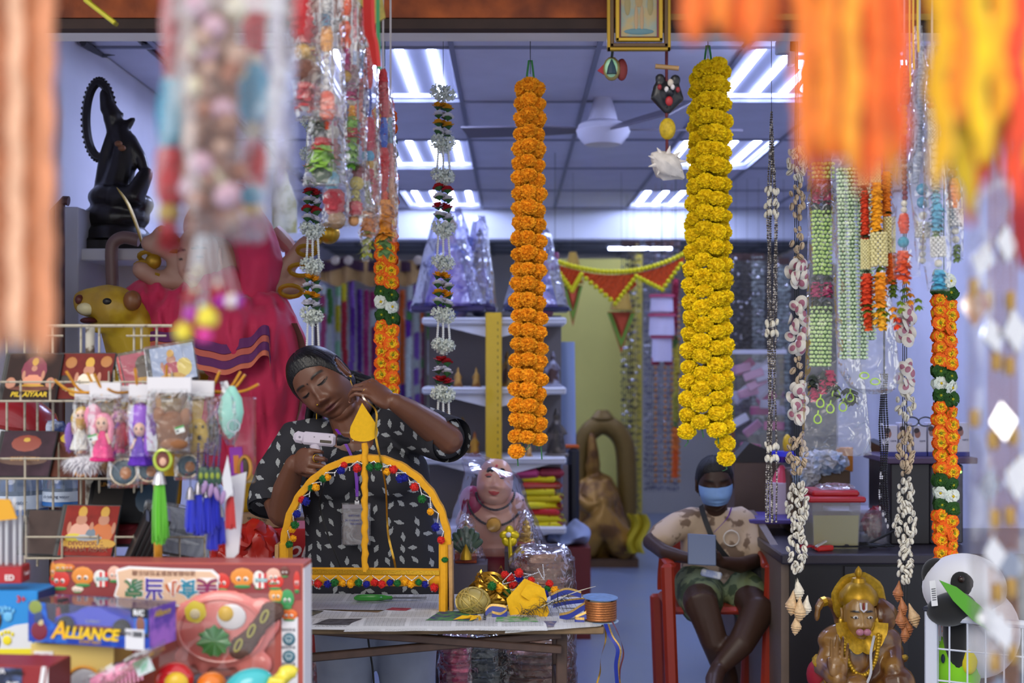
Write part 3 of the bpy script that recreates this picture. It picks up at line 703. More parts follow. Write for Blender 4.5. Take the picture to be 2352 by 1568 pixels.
#the yellow arch being decorated
YC=mat('#e3a10f',.8,var=.06,vs=60,bump=.1,bs=200,name='yellow_cloth');YL=mat('#e0ac0a',.85,var=.05,vs=120,bump=.15,bs=500,name='yellow_felt')
SIL=mat('#d9dbe0',.2,metal=.75)
def arch():
 D=4.12;t=thing('decorated_arch','yellow cloth-wrapped arch frame trimmed with silver beads and pompoms','arch',(P(840,0,D).x,D+.03,TZ))
 for s,x in((1,1018),(-1,652)):
  c=P(x,1328,D);b=B(YC);b.box((c.x,D+.04,TZ+.108),(.026,.10,.212),b=.006);u=part('upright',b,t)
  b=B(mat('#b98f5c',.8,var=.15,vs=60));b.box((c.x+s*.022,D+.04,TZ+.104),(.012,.09,.205),RM(0,-1*s,0),b=.002);part('board',b,u)
 b=B(YC);b.tube([P(640,1323,D+.02),P(838,1324,D+.02),P(1012,1326,D+.02)],.026,12,flat=1.05);bar=part('crossbar',b,t)
 b=B(mat('#d3a129',.25,metal=.8,var=.3,vs=300));b.box(P(830,1313,D-.008),(.46,.003,.013),RM(0,.6,0));part('gold_trim',b,bar)
 A=lambda a,r=0:P(840+(191+r)*cos(a),1262-(212+r)*sin(a),D)
 b=B(YC);N=48
 def band(u,v):
  a=pi*(u*1.06-.03);q=v*4;off=[(0,-9),(0,6),(.05,6),(.05,-9),(0,-9)];i=min(3,int(q));f=q-i
  dy=off[i][0]*(1-f)+off[i+1][0]*f;rr=off[i][1]*(1-f)+off[i+1][1]*f;return A(a,rr+1.2*sin(u*90))+V((0,dy,0))
 b.grid(band,N,4);part('hoop',b,t,sharp=50)
 b=B(YC);pts=[P(838+1.5*sin(k*1.9),1312-k*10.2,D-.002)for k in range(30)];b.tube(pts,[.0095+.0012*sin(k*2.1)for k in range(30)],10);part('pole',b,t)
 b=B(YL);pr=[(0,87),(-9,70),(-20,50),(-29,34),(-32,20),(-30,9),(-22,2),(-10,-1),(0,-2),(12,-1),(23,3),(31,12),(33,24),(29,38),(20,54),(10,70)]
 S=px(1,D-.01);b.prism([(x*S,z*S)for x,z in pr],.005,M4(RM(0,-3,0),P(836,1012,D-.016)));part('leaf_finial',b,t,sharp=30)
 def swag(p,q,drop,nm='bead_swag',r=.0021):
  m_=(V(p)+V(q))/2+V((0,-.003,-drop));b=B(SIL);beads(b,[p,m_,q],r,2.0,6,4);beads(b,[m_,m_+V((0,0,-.010))],r,2.0,6,4);part(nm,b,bar if nm=='bar_swag' else t,kind='stuff');return m_
 an=[pi*(k/15)for k in range(16)]
 for a,c in zip(an,an[1:]):
  p=A(a,-8)+V((0,-.004,0));q=A(c,-8)+V((0,-.004,0));d=(V(((p.x+q.x)/2-P(840,0,D).x,0,0)));m_=(p+q)/2;n_=(P(840,1262,D)-m_).normalized()
  b=B(SIL);e=m_+n_*.012+V((0,-.002,0));beads(b,[p,e,q],.0022,2.,6,4);beads(b,[e,e+V((0,0,-.012))],.0022,2.,6,4);part('bead_swag',b,t,kind='stuff')
 xs=[702+37.5*k for k in range(9)]
 for a,c in zip(xs,xs[1:]):swag(P(a+4,1322,D-.012),P(c-4,1322,D-.012),.014,'bar_swag')
 R_,G_,Y_,U_='#d3251f','#1c6b2d','#f0a907','#1a1f8f'
 for x,y,c in((783,1080,U_),(820,1075,R_),(790,1068,R_),(850,1073,G_),(869,1071,G_),(889,1083,Y_),(903,1078,R_),(919,1099,U_),(929,1097,U_),(952,1118,R_),(969,1145,G_),(989,1175,Y_),(1001,1210,U_),(1013,1240,R_),(1021,1285,G_),(752,1096,Y_),(742,1099,G_),(715,1120,G_),(725,1119,Y_),(694,1147,R_),(702,1151,U_),(682,1180,U_),(671,1215,Y_),(678,1205,G_),(673,1236,Y_),(665,1250,G_),(711,1337,R_),(730,1340,R_),(752,1341,U_),(768,1337,G_),(788,1338,Y_),(805,1340,Y_),(824,1338,G_),(842,1341,U_),(861,1337,R_),(877,1341,R_),(896,1337,U_),(912,1339,G_),(930,1336,Y_),(944,1341,Y_),(962,1337,G_),(977,1341,U_),(997,1349,R_)):
  at('pompom',pom(c),t,P(x,y,D-.012+rj(.006)),(rj(3),rj(3),rj(3)),random.uniform(.85,1.1))
arch()
#trimmings on the table
GR=mat('#c79a3a',.28,metal=.85,var=.15,vs=80,name='gold_ribbon')
def ribbon_tangle(label,n,c,rx,ry,h,m,w,seed,nm='gold_ribbon'):
 rd=random.Random(seed);b=B(m)
 for k in range(n):
  a=rd.uniform(0,6.28);pts=[]
  for j in range(5):
   a+=rd.uniform(.6,2.);r=rd.uniform(.35,1.);pts.append(V((c[0]+rx*r*cos(a),c[1]+ry*r*sin(a),TZ+.014+h*rd.random()*(1.2-r))))
  sd=V((rd.uniform(-.4,.4),rd.uniform(-.2,.2),1)).normalized();b.ribbon(catmull(pts,7),w,lambda u,sd=sd,k=k:(sd+V((.7*sin(u*9+k),.3*cos(u*7),0))).normalized())
 return one(nm,b,label,'ribbon',(c[0],c[1],TZ),kind='stuff')
c=P(1120,1360,4.2);ribbon_tangle('loose tangle of narrow gold ribbon beside the yellow arch',44,(c.x+.01,4.22),.10,.10,.13,GR,.0085,3)
def thread_ball():
 c=V((P(1086,0,4.10).x,4.10,TZ+.042));rd=random.Random(4);t=thing('thread_ball','pale gold ball of coiled cord on the newspaper','cord ball',(c.x,c.y,TZ))
 b=B(mat('#b9a662',.5,metal=.3));b.ell(c,(.048,.045,.038),n=18,m=12);part('core',b,t)
 b=B(mat('#c2ab5e',.4,metal=.5))
 for k in range(16):
  x,y,z=frame(V((rd.uniform(-1,1),rd.uniform(-1,.2),rd.uniform(-1,1))));h=rd.uniform(-.02,.02);r=sqrt(max(.0001,.05**2-h*h))
  b.tube([c+V((q.x,q.y*.95,q.z*.82))for q in[(x*cos(a)+y*sin(a))*r+z*h for a in[j*2*pi/28 for j in range(28)]]],.0022,5,loop=True)
 part('cord_windings',b,t,kind='stuff')
thread_ball()
def felt():
 t=thing('felt_cloth','crumpled bright yellow felt square standing among the trimmings','cloth',(P(1212,0,4.05).x,4.05,TZ))
 S=px(1,4.04)
 for k,(pts,dd)in enumerate(((((1205,1328),(1243,1345),(1262,1405),(1248,1432),(1176,1432),(1163,1375)),0),(((1212,1340),(1250,1350),(1258,1380),(1225,1385),(1195,1365)),-.012))):
  ce=V((sum(p[0]for p in pts)/len(pts),sum(p[1]for p in pts)/len(pts)))
  b=B(YL);n=len(pts)
  def f(u,v,pts=pts,ce=ce,dd=dd,k=k):
   a=u*n;i=int(a)%n;g=a-int(a);x=pts[i][0]*(1-g)+pts[(i+1)%n][0]*g;y=pts[i][1]*(1-g)+pts[(i+1)%n][1]*g
   x=ce.x+(x-ce.x)*v;y=ce.y+(y-ce.y)*v;return P(x,y,4.04+dd+.022*noise.noise(V((x*.03,y*.03,k)))+(1432-y)*.0004)
  b.grid(f,24,8,True);part('fold',b,t,sharp=None)
 rd=random.Random(9)
 b=B(YL)
 for k in range(7):
  c=V((P(1080+rd.uniform(-25,30),0,3.99).x,3.99+rd.uniform(-.02,.02),TZ+.016));a=rd.uniform(0,3);d=V((cos(a),sin(a)*.5,.15));e=V((-sin(a)*.5,cos(a)*.5,.5))
  b.add([c-d*.03,c+e*.012,c+d*.03,c-e*.006+d*.01],[(0,1,2,3)])
 one('felt_scraps',b,'small yellow felt scraps lying in front of the cord ball','scraps',kind='stuff',smooth=False)
felt()
def spool():
 c=V((P(1379,0,3.99).x,3.99,TZ+.004));t=thing('ribbon_spool','spool of copper braid with blue paper discs at the table corner','spool',c)
 b=B(mat('#5c7fb8',.5,var=.2,vs=60));b.lathe([(.005,0),(.050,.001),(.0505,.003),(.005,.004)],c+V((0,0,.067)),28,RM(3,2,0));part('top_disc',b,t)
 b=B(mat('#9fb6d4',.5));b.lathe([(.005,0),(.052,.0),(.0525,.002),(.005,.003)],c,28);part('bottom_disc',b,t)
 b=B(mat('#d9d4cc',.6));b.lathe([(.030,.003),(.030,.066)],c,16);part('core',b,t)
 b=B(mat('#a5673a',.3,metal=.7,var=.3,vs=260));
 for k in range(8):b.tube([c+V((.043*cos(a),.043*sin(a),.009+.0068*k))for a in[j*2*pi/26 for j in range(26)]],.0043,6,loop=True)
 part('braid',b,t,kind='stuff')
spool()
def trims():
 rd=random.Random(21);BLU=mat('#1b2c8c',.45);GO2=mat('#b08e4f',.35,metal=.6,var=.3,vs=300);SI2=mat('#c7c3c0',.3,metal=.6,var=.3,vs=260)
 def strip(pts,label,w=.014,sd=V((0,.25,1))):
  t=thing('trim_ribbon',label,'ribbon',pts[0]);p=catmull(pts,6);s=V(sd).normalized()
  b=B(BLU);b.ribbon(p,w,s);part('velvet_band',b,t,sharp=None)
  b=B(GO2);b.ribbon([q+s*w*.45+V((0,-.001,.0))for q in p],w*.35,s);part('gold_edge',b,t,sharp=None)
 Z=TZ+.02
 q=lambda x,y,D,:P(x,y,D)
 strip([q(1265,1372,4.12),q(1300,1358,4.14),q(1335,1366,4.16)],'blue velvet ribbon with gold edge lying behind the peacock feather',.018)
 strip([q(1270,1390,4.05),q(1300,1383,4.06),q(1345,1378,4.08)],'blue and silver braid leading from felt to spool')
 strip([q(1285,1418,4.02),q(1310,1412,4.0),q(1345,1392,3.98),q(1350,1410,3.97),q(1320,1425,3.97),q(1342,1428,3.96)],'gold and blue braid folded in a loop beside the spool',.02)
 strip([q(1115,1408,4.04),q(1130,1396,4.04),q(1165,1402,4.03),q(1150,1416,4.02),q(1130,1412,4.02)],'striped black gold braid curled in front of the yellow felt',.02)
 strip([q(1392,1432,3.93),q(1402,1460,3.90),q(1420,1490,3.89),q(1416,1530,3.90),q(1422,1600,3.92)],'blue and gold braid hanging off the table corner',.014,V((1,0,0)))
 b=B(GR);b.ribbon(catmull([q(1390,1432,3.94),q(1391,1470,3.90),q(1380,1510,3.89),q(1378,1545,3.90),q(1364,1590,3.9)],5),.006,lambda u:V((cos(u*3),sin(u*3),0)));one('gold_ribbon',b,'single gold ribbon trailing off the table corner by the spool','ribbon')
 b=B(mat('#5a2228',.5));b.ribbon(catmull([q(1405,1425,3.95),q(1422,1460,3.90),q(1432,1500,3.89),q(1424,1540,3.90),q(1426,1600,3.92)],5),.005,lambda u:V((cos(u*5),sin(u*5),0)));one('maroon_cord',b,'thin maroon cord hanging from the spool over the table corner','cord')
 t=thing('pompom_string','heap of red yellow and blue pompom bead trimming on the table','trimming',(P(1210,0,4.22).x,4.22,TZ))
 b=B(SIL)
 for k in range(9):
  p0=V((P(1175,0,4.2).x+rd.uniform(-.02,.08),4.2+rd.uniform(-.05,.06),TZ+.03+rd.uniform(0,.10)));beads(b,catmull([p0,p0+V((rd.uniform(-.05,.06),rd.uniform(-.03,.03),rd.uniform(-.05,.02))),p0+V((rd.uniform(-.06,.09),rd.uniform(-.03,.03),rd.uniform(-.06,.02)))],3),.0024,2.,6,4)
 part('bead_string',b,t,kind='stuff')
 for x,y,c in((1160,1320,'#d3251f'),(1172,1326,'#d3251f'),(1192,1315,'#d3251f'),(1193,1328,'#1a1f8f'),(1165,1360,'#1c6b2d'),(1150,1370,'#f0a907'),(1140,1360,'#1a1f8f'),(1147,1350,'#f0a907'),(1262,1340,'#d3251f'),(1258,1352,'#1c6b2d'),(1274,1355,'#f0a907'),(1178,1340,'#d3251f'),(1220,1332,'#d3251f'),(1250,1365,'#1a1f8f'),(1130,1345,'#1c6b2d')):
  at('pompom',pom(c),t,P(x,y,4.14+rd.uniform(-.03,.05)),(rj(3),rj(3),rj(3)),random.uniform(.9,1.2))
 b=B(mat('#22262c',.6))
 q0=P(1240,1395,4.03);q1=P(1368,1346,4.10);quill=[q0.lerp(q1,k/12)+V((0,0,.006*sin(k/12*pi)))for k in range(13)]
 b2=B(mat('#c9c2ae',.5));b2.tube(quill,[.0014]*10+[.001,.0008,.0005],5)
 for k in range(120):
  f=rd.uniform(-.35,.55);s=q0.lerp(q1,f);e=s+V((rd.uniform(-.035,.035),rd.uniform(-.02,.02),rd.uniform(-.04,.03)));b.tube([s,s.lerp(e,.5)+V((0,0,.006)),e],[.0008,.0006,.0003],3,cap=False)
 t=thing('peacock_feather','dark peacock feather with pale quill lying between felt and spool','feather',q0);part('quill',b2,t);part('barbs',b,t,kind='stuff')
 b=B(GR);b.ribbon(catmull([P(832,906,4.205),P(838,918,4.12),P(864,945,4.09),P(863,1000,4.10),P(875,1060,4.11),P(886,1120,4.16),P(889,1190,4.2),P(893,1235,4.2),P(906,1290,4.2),P(912,1330,4.24)],6),.0065,lambda u:V((cos(.6*sin(u*8)),sin(.6*sin(u*8)),.1)));one('gold_ribbon',b,'long gold ribbon held in raised fingers and running down the shirt','ribbon')
trims()
#hanging garlands in the opening
wire=mat('#1d2420',.6)
def cord(t,p,q,r=.0016,m=None,nm='string'):
 b=B(m or wire);b.tube([p,q],r,5);return part(nm,b,t)
MG={}
def marigold(label,col,var,D,strands,rowpx,rpx,top,wirex,tail,seed=2):
 rd=random.Random(seed);t=thing('marigold_garland',label,'garland',P(wirex,top-70,D),'marigold garlands in the opening')
 ms=[puff(mat(col,.85,var=.10,vs=90,rnd=.05,name='marigold_petals'),px(rpx,D),420,.125,k,flat=.82,ruff=.35,core=mat(var,.9))for k in range(4)]
 lf=B(mat('#1f7a35',.5))
 for k in range(4):a=k*1.6;lf.ribbon([P(wirex+3*cos(a),top-44,D),P(wirex+6*cos(a),top-22,D)+V((0,-.004*sin(a),0)),P(wirex+9*cos(a),top+4,D)],.006,V((cos(a),sin(a),0)))
 part('leaf_tuft',lf,t,kind='stuff')
 cord(t,P(wirex,top-12,D),P(wirex,70,D),.0012)
 for(x0,x1,y0,y1,dd)in strands:
  n=int((y1-y0)/rowpx)+1
  for k in range(n):
   f=k/max(1,n-1);x=x0+(x1-x0)*f**.8+rd.uniform(-2,2);y=y0+(y1-y0)*f+rd.uniform(-3,3);s=rd.uniform(.92,1.12)
   at('blossom',ms[rd.randrange(4)],t,P(x,y,D)+V((0,dd+rd.uniform(-.003,.003),0)),(rd.uniform(-.3,.3),rd.uniform(-.3,.3),rd.uniform(0,6)),(s,s,s*rd.uniform(.9,1.05)))
  b=B(mat('#1c5a2c',.5));q=P(x1,y1,D)+V((0,dd,0));b.ribbon([q,q+V((.004,0,-.03)),q+V((rd.uniform(-.01,.012),0,-tail*rd.uniform(.7,1.2)))],.004);part('stem',b,t)
O1,O2='#ffb21e','#f0a010'
marigold('long orange marigold garland hanging straight down in the opening',O1,O2,3.95,[(1215,1212,196,1000,-.030),(1200,1186,204,1034,-.010),(1232,1240,204,1008,-.008),(1206,1200,210,990,.022),(1228,1228,210,990,.022)],34.5,20.5,182,1218,.05,5)
Y1,Y2='#ffe004','#e6c404'
marigold('thick bright yellow marigold garland beside the hanging mask charm',Y1,Y2,3.95,[(1610,1576,165,990,-.012),(1622,1606,160,965,-.036),(1640,1642,160,985,-.040),(1656,1664,166,1052,-.016),(1606,1590,175,960,.022),(1640,1640,175,960,.026),(1650,1660,175,960,.014)],36.5,22,148,1626,.04,6)
def bud_cluster(m,n=16,r=.018,br=.0062,seed=1):
 rd=random.Random(seed);b=B(m)
 for k in range(n):
  z=1-2*(k+.5)/n;a=k*2.4;q=sqrt(1-z*z);d=V((q*cos(a),q*sin(a),z*.8));x,y,w=frame(d)
  for j in range(4):
   t=j*pi/2+a;e=x*cos(t)+y*sin(t);f=y*cos(t)-x*sin(t);c=d*r
   b.add([c,c+e*br+f*br*.55+d*br*.3,c+e*br*1.5+d*br*.5,c+e*br-f*br*.55+d*br*.3],[(0,1,2,3)])
  b.ell(d*r*.85,br*.75,n=6,m=4)
 return b.mesh('jasmine_bunch',True,50)
def rosette(m,r=.015,seed=1,sep='#2e5b2c'):
 rd=random.Random(seed);b=B(m)
 for L,(n,rr,h,tilt)in enumerate(((7,1.,-.15,.25),(6,.75,.1,.6),(4,.42,.3,1.1))):
  for k in range(n):
   a=2*pi*k/n+L*.4+rd.uniform(-.15,.15);e=V((cos(a),sin(a),0));f=V((-sin(a),cos(a),0));c=V((0,0,h*r))
   w=r*rr*.62;o_=c+e*r*rr*cos(tilt)+V((0,0,r*rr*sin(tilt)))
   b.add([c+e*r*.1,c+e*r*rr*.5+f*w+V((0,0,.1*r)),o_+f*w*.6,o_+e*r*.06+V((0,0,-.08*r)),o_-f*w*.6,c+e*r*rr*.5-f*w+V((0,0,.1*r))],[(0,1,2,3,4,5)])
 b.ell((0,0,.2*r),r*.4,n=8,m=5);b.use(mat(sep,.7));b.lathe([(r*.75,-.2*r),(r*.3,-.55*r),(r*.1,-.8*r)],n=7)
 return b.mesh('flower',True,50)
JW=bud_cluster(mat('#dfe6da',.7,rnd=.03),seed=1);RW=rosette(mat('#e9e6ee',.7,rnd=.03));RR=rosette(mat('#b3161f',.7,rnd=.06));RY=rosette(mat('#f0a812',.7,rnd=.05))
def jasmine(label,x,D,secs,wtop):
 t=thing('jasmine_garland',label,'garland',P(x,secs[0][1]-20,D),'white jasmine and rose ropes');s=px(1,D)/px(1,4.6)
 cord(t,P(x,secs[0][1],D),V((P(x,0,D).x,D,ZC+.005)),.0012)
 for kind,y0,y1 in secs:
  if kind=='J':
   for dx,dy in((-11,0),(11,4),(0,9)):at('jasmine_bunch',JW,t,P(x+dx,(y0+y1)/2+dy-4,D)+V((0,-.012 if dx else .01,0)),(rj(1),rj(1),rj(3)),s*1.22*random.uniform(.95,1.1))
  elif kind=='S':
   b=B(mat('#e6e7e4',.5))
   for dx in(-14,0,15):beads(b,[P(x+dx*.8,y0,D),P(x+dx,y1,D)],px(3.1,D),1.6,6,4)
   part('bead_strings',b,t,kind='stuff')
  else:
   n=max(2,int((y1-y0)/19));A,Bm=(RY,RW)if kind=='Y' else(RR,RW)
   for k in range(n):
    y=y0+(y1-y0)*(k+.5)/n
    for dx,o_ in((-11,0),(11,1),(1,0)):
     at('flower',A if(k+(0 if dx else o_))%2==0 else Bm,t,P(x+dx+rj(2),y+(6 if dx>5 else 0),D)+V((0,-.012 if abs(dx)>3 else .012,0)),(rj(.35),rj(.35),rj(3)),s*1.3)
SEC=[('J',200,232),('Y',234,312),('J',314,345),('S',340,394),('J',390,420),('R',420,505),('J',508,545),('S',540,592),('J',586,622),('Y',622,702),('J',706,742),('S',738,778),('J',772,815),('R',815,882),('J',884,925),('S',915,985),('J',985,1015)]
jasmine('white jasmine garland with yellow and red roses beside the orange marigolds',1018,5.0,SEC,96)
jasmine('white jasmine garland with roses hanging above the woman\'s head',718,4.86,[(k,y0+dy,y1+dy)for k,y0,y1 in[('J',270,300),('S',300,345),('J',345,372),('Y',372,428)]for dy in(0,)]+[('R',430,510),('J',512,548),('S',545,600),('J',596,628),('Y',628,706),('J',706,745),('S',742,815),('J',815,850)],60)
def gerbera(edge,inner,eye,r=.022,seed=1):
 rd=random.Random(seed);b=B()
 em,im=mat(edge,.8,rnd=.05),mat(inner,.8,rnd=.05)
 for L,(n,rr,z)in enumerate(((9,1.,0.),(8,.78,-.10),(6,.55,-.2))):
  for k in range(n):
   a=2*pi*k/n+L*.35+rd.uniform(-.1,.1);e=V((cos(a),0,sin(a)));f=V((-sin(a),0,cos(a)));w=r*rr*.40;y=r*z
   h=lambda q:V((rd.uniform(-.09,.09)*r,y+q*r+rd.uniform(-.16,.12)*r,rd.uniform(-.09,.09)*r))
   p0=e*r*.12+h(0);p1=e*r*rr*.74+f*w*.95+h(-.12);p2=e*r*rr*.74-f*w*.95+h(-.12);p3=e*r*rr+f*w+h(.05);p4=e*r*rr*1.05+h(-.06);p5=e*r*rr-f*w+h(.05)
   b.use(im);b.add([p0,p1,p2],[(0,1,2)]);b.use(em);b.add([p1,p3,p4,p5,p2],[(0,1,2,3,4)])
 b.use(mat(eye,.8));b.ell((0,-.25*r,0),(r*.2,r*.12,r*.2),n=8,m=5)
 return b.mesh('flower',True,60)
GO=[gerbera('#fb6a10','#fbc60c','#8f8a08',seed=k)for k in range(3)];GG=[gerbera('#1e4a14','#2c5c16','#a7a012',seed=5)];GW=[gerbera('#e2ece0','#eef2e4','#d8b80e',seed=8)]
def clothgar(label,x0,x1,D,segs,row,y0,tie):
 t=thing('flower_garland',label,'garland',P(x0,y0,D),'orange cloth flower garlands');s=px(1,D)/px(1,4.6)*(row/28.)*.98
 cord(t,P(x0,y0,D),V((P(x0,0,D).x,D,ZC+.005)),.0014,mat('#2d5a2a',.6));y=y0;k=0
 Y1_=y0+row*sum(n for _,n in segs)
 for c,n in segs:
  ms={'O':GO,'G':GG,'W':GW}[c]
  for j in range(n):
   f=(y-y0)/(Y1_-y0);x=x0+(x1-x0)*f
   for dx,dy,rz in((-.44,-.012,-.25),(.44,-.016,.25),(-.44,.018,pi+.3),(.44,.018,pi-.3)):
    at('flower',random.choice(ms),t,P(x+dx*row+rj(1.5),y+row/2+rj(3)+(10 if dx>0 else 0),D)+V((0,dy,0)),(rj(.35),rj(3),rz+rj(.3)),s*random.uniform(1.0,1.22))
   y+=row
clothgar('orange and yellow cloth flower garland hanging behind the woman\'s raised hand',884,892,4.9,[('O',2),('G',1),('W',1),('G',1),('O',10),('G',1),('W',1),('G',1),('O',6),('G',1),('W',1),('G',1),('O',3)],27.3,245,100)
clothgar('orange cloth flower garland with green and white bands beside the desktop computer',2168,2174,4.5,[('W',1),('G',1),('O',6),('G',1),('W',1),('G',1),('O',6),('G',1),('W',1),('G',1),('O',5)],27.5,620,300)
def cowrie(m,m2):
 b=B(m);b.ell((0,0,0),(.0085,.006,.0125),n=10,m=8);b.use(m2);b.box((0,-.0058,0),(.0016,.0014,.017));return b.mesh('cowrie',True,60)
CW=cowrie(mat('#d9d3c4',.3,var=.10,vs=120,rnd=.08),mat('#6a5a48',.6));CB=cowrie(mat('#c0a98c',.4,var=.15,vs=120,rnd=.1),mat('#5a4636',.6))
def clam():
 b=B(mat('#ddd6cc',.4,rnd=.06));b.grid(lambda u,v:(.016*v*sin(u*2*pi),.009*v*v-.009+.001*sin(u*2*pi*9)*v,.018*v*cos(u*2*pi)),18,5,True)
 b.use(mat('#a8677c',.4));b.grid(lambda u,v:(.0075*v*sin(u*2*pi),.009*(v*.45)**2-.0098,.0095*v*cos(u*2*pi)),12,3,True);return b.mesh('clam_shell',True,60)
CL=clam()
def conch(m):
 b=B(m);pr=[(.001,.062),(.004,.055),(.006,.048),(.010,.036),(.017,.020),(.0225,.008),(.020,.002),(.0235,-.002),(.0165,-.008),(.0185,-.011),(.011,-.018),(.013,-.021),(.006,-.028),(.001,-.034)]
 b.lathe(pr,n=16,wob=lambda t,z:1+.07*sin(7*t+z*90)+.10*cos(t+z*60));return b.mesh('conch',True,50)
CN=[conch(mat('#cfae84',.55,var=.2,vs=90,rnd=.1)),conch(mat('#dcd2be',.55,var=.15,vs=90,rnd=.08)),conch(mat('#a8693f',.55,var=.25,vs=90,rnd=.1))]
def seedrope():
 D=4.15;t=thing('seed_rope','long dark seed necklace rope tied with bands of white cowries','necklace',P(1772,250,D));rd=random.Random(3)
 cord(t,P(1772,262,D),V((P(1772,0,D).x,D,ZC+.08)),.001)
 for k in range(7):
  b=B(mat('#3a302b',.55,col2='#b6aea4',vs=150,c2lo=.52,c2hi=.56,det=1));pts=[]
  for j in range(50):y=258+j*19.2;w=min(1,(y-250)/260);pts.append(P(1772+w*13*sin(k*2.1+y*.004)*cos(k*.9)+rd.uniform(-1,1),y,D)+V((0,.014*w*cos(k*2.1+y*.004),0)))
  beads(b,pts,px(2.7,D),2.1,5,4);part('seed_strand',b,t,kind='stuff')
 for yc in(440,468,492,742,768,1025,1050):
  for k in range(6):a=k*1.05+yc;at('cowrie',CW,t,P(1772+13*cos(a),yc+rd.uniform(-6,6),D)+V((0,-.016*abs(sin(a)),0)),(rj(.3),rj(.4),rj(3)),.85)
seedrope()
def shellstring(label,x,D,cl,con,wtop,tie=None):
 t=thing('shell_string',label,'shell garland',P(x,cl[0][0],D),'cowrie shell strings');rd=random.Random(int(x))
 yb=con[0][1]
 b=B(wire)
 for dx in(-4,0,4):b.tube([V((P(x,0,D).x,D,ZC+.08)),P(x+dx,cl[0][0],D),P(x+dx*1.5,cl[-1][1],D),P(x+dx,yb+40,D)],.0013,4)
 part('black_cord',b,t,kind='stuff')
 for y0,y1,kind,w,n in cl:
  me={'w':CW,'b':CB,'c':CL}[kind]
  for k in range(n):
   f=(k+.5)/n;a=k*2.4;ww=w*sin(pi*min(.93,max(.12,f)))**.6
   at('clam_shell' if kind=='c' else 'cowrie',me,t,P(x+ww*cos(a),y0+(y1-y0)*f+rd.uniform(-4,4),D)+V((0,-.024*abs(sin(a)),0)),(rd.uniform(-.5,.5),rd.uniform(-.9,.9),rd.uniform(-1.2,1.2)),(1.15 if kind=='c' else .95)*rd.uniform(.85,1.15)*D/4.3)
 for i,(cx,cy,tilt,mi,s)in enumerate(con):at('conch',CN[mi],t,P(cx,cy,D)+V((0,-.01*(i%3),0)),(rj(.2),radians(tilt),rj(3)),s*.74*D/4.3)
shellstring('cowrie shell string ending in conches in front of the boxed liquid',1830,4.3,[(340,412,'w',22,22),(425,500,'b',15,14),(520,600,'b',12,10),(600,655,'c',20,10),(690,810,'c',20,14),(815,880,'b',10,8),(880,970,'c',16,12),(1000,1085,'b',22,26),(1110,1210,'w',24,40),(1205,1310,'w',20,34)],[(1834,1362,4,1,1.05),(1817,1392,-6,0,1.1),(1833,1405,5,0,1.15),(1851,1398,8,1,.95),(1826,1440,6,0,.95)],160)
shellstring('cowrie shell string ending in brown conches over the black desk front',2078,4.3,[(700,790,'c',17,12),(830,900,'c',15,9),(900,960,'w',20,16),(985,1085,'b',17,26),(1100,1165,'w',17,18),(1160,1250,'w',24,34),(1255,1335,'w',16,24)],[(2063,1365,-4,2,.95),(2072,1398,6,2,.9),(2066,1425,8,2,1.0),(2083,1445,-5,2,1.1),(2097,1420,-14,0,1.1),(2074,1458,3,2,.85)],330)
def beadropes():
 D=4.45;t=thing('bead_rope','thin black and clear glass bead strands tapering to crystal drops','necklace',P(2032,860,D));rd=random.Random(8)
 for k in range(4):
  b=B(mat('#141318',.25,col2='#d5d5dd',vs=26,c2lo=.6,c2hi=.64));pts=[P(2022+k*6+2*sin(j*.5+k),860+j*(300+k*14)/24,D)+V((0,.004*k,0))for j in range(25)];beads(b,pts,px(2.6,D),2.,6,4);part('bead_strand',b,t,kind='stuff')
  b=B(mat('#e6e4ea',.1,trans=.5));b.ell(pts[-1]+V((0,0,-.010)),(.004,.004,.008),n=8,m=6);part('crystal_drop',b,t)
 b=B(mat('#1a1a1e',.4));b.tube([V((P(2030,0,D).x,D,ZC+.08)),P(2031,870,D)],.003,6);part('black_cord',b,t)
beadropes()
#bagged garlands
FILM=plastic('poly_film',.075,.12,bs=22,bump=.8,base=.025);FILM2=plastic('poly_film_soft',.09,.2,bs=12,bump=.7,base=.06)
def bag(t,out,D,dep=.02,m=None,seed=1,nv=22,nu=16,nm='plastic_sleeve',crink=.006):
 b=B(m or FILM)
 def f(u,v):
  q=v*(len(out)-1);i=min(len(out)-2,int(q));g=q-i;y,xl,xr=[out[i][k]*(1-g)+out[i+1][k]*g for k in range(3)]
  a=u*2*pi;d=dep*min(1,(1-v)*5+.08)*min(1,v*6+.15);c=P((xl+xr)/2,y,D);w=px((xr-xl)/2,D)
  n_=noise.noise(V((cos(a)*1.7+seed,sin(a)*1.7,v*9+seed*3)))+.6*noise.noise(V((cos(a)*5+seed,v*22,sin(a)*5)))
  return c+V((w*(abs(cos(a))**.75)*(1 if cos(a)>0 else-1)+n_*crink*.7,d*sin(a)+n_*crink,n_*crink*.6))
 b.grid(f,nu,nv,True);return part(nm,b,t,smooth=True,sharp=16)
ROLL={}
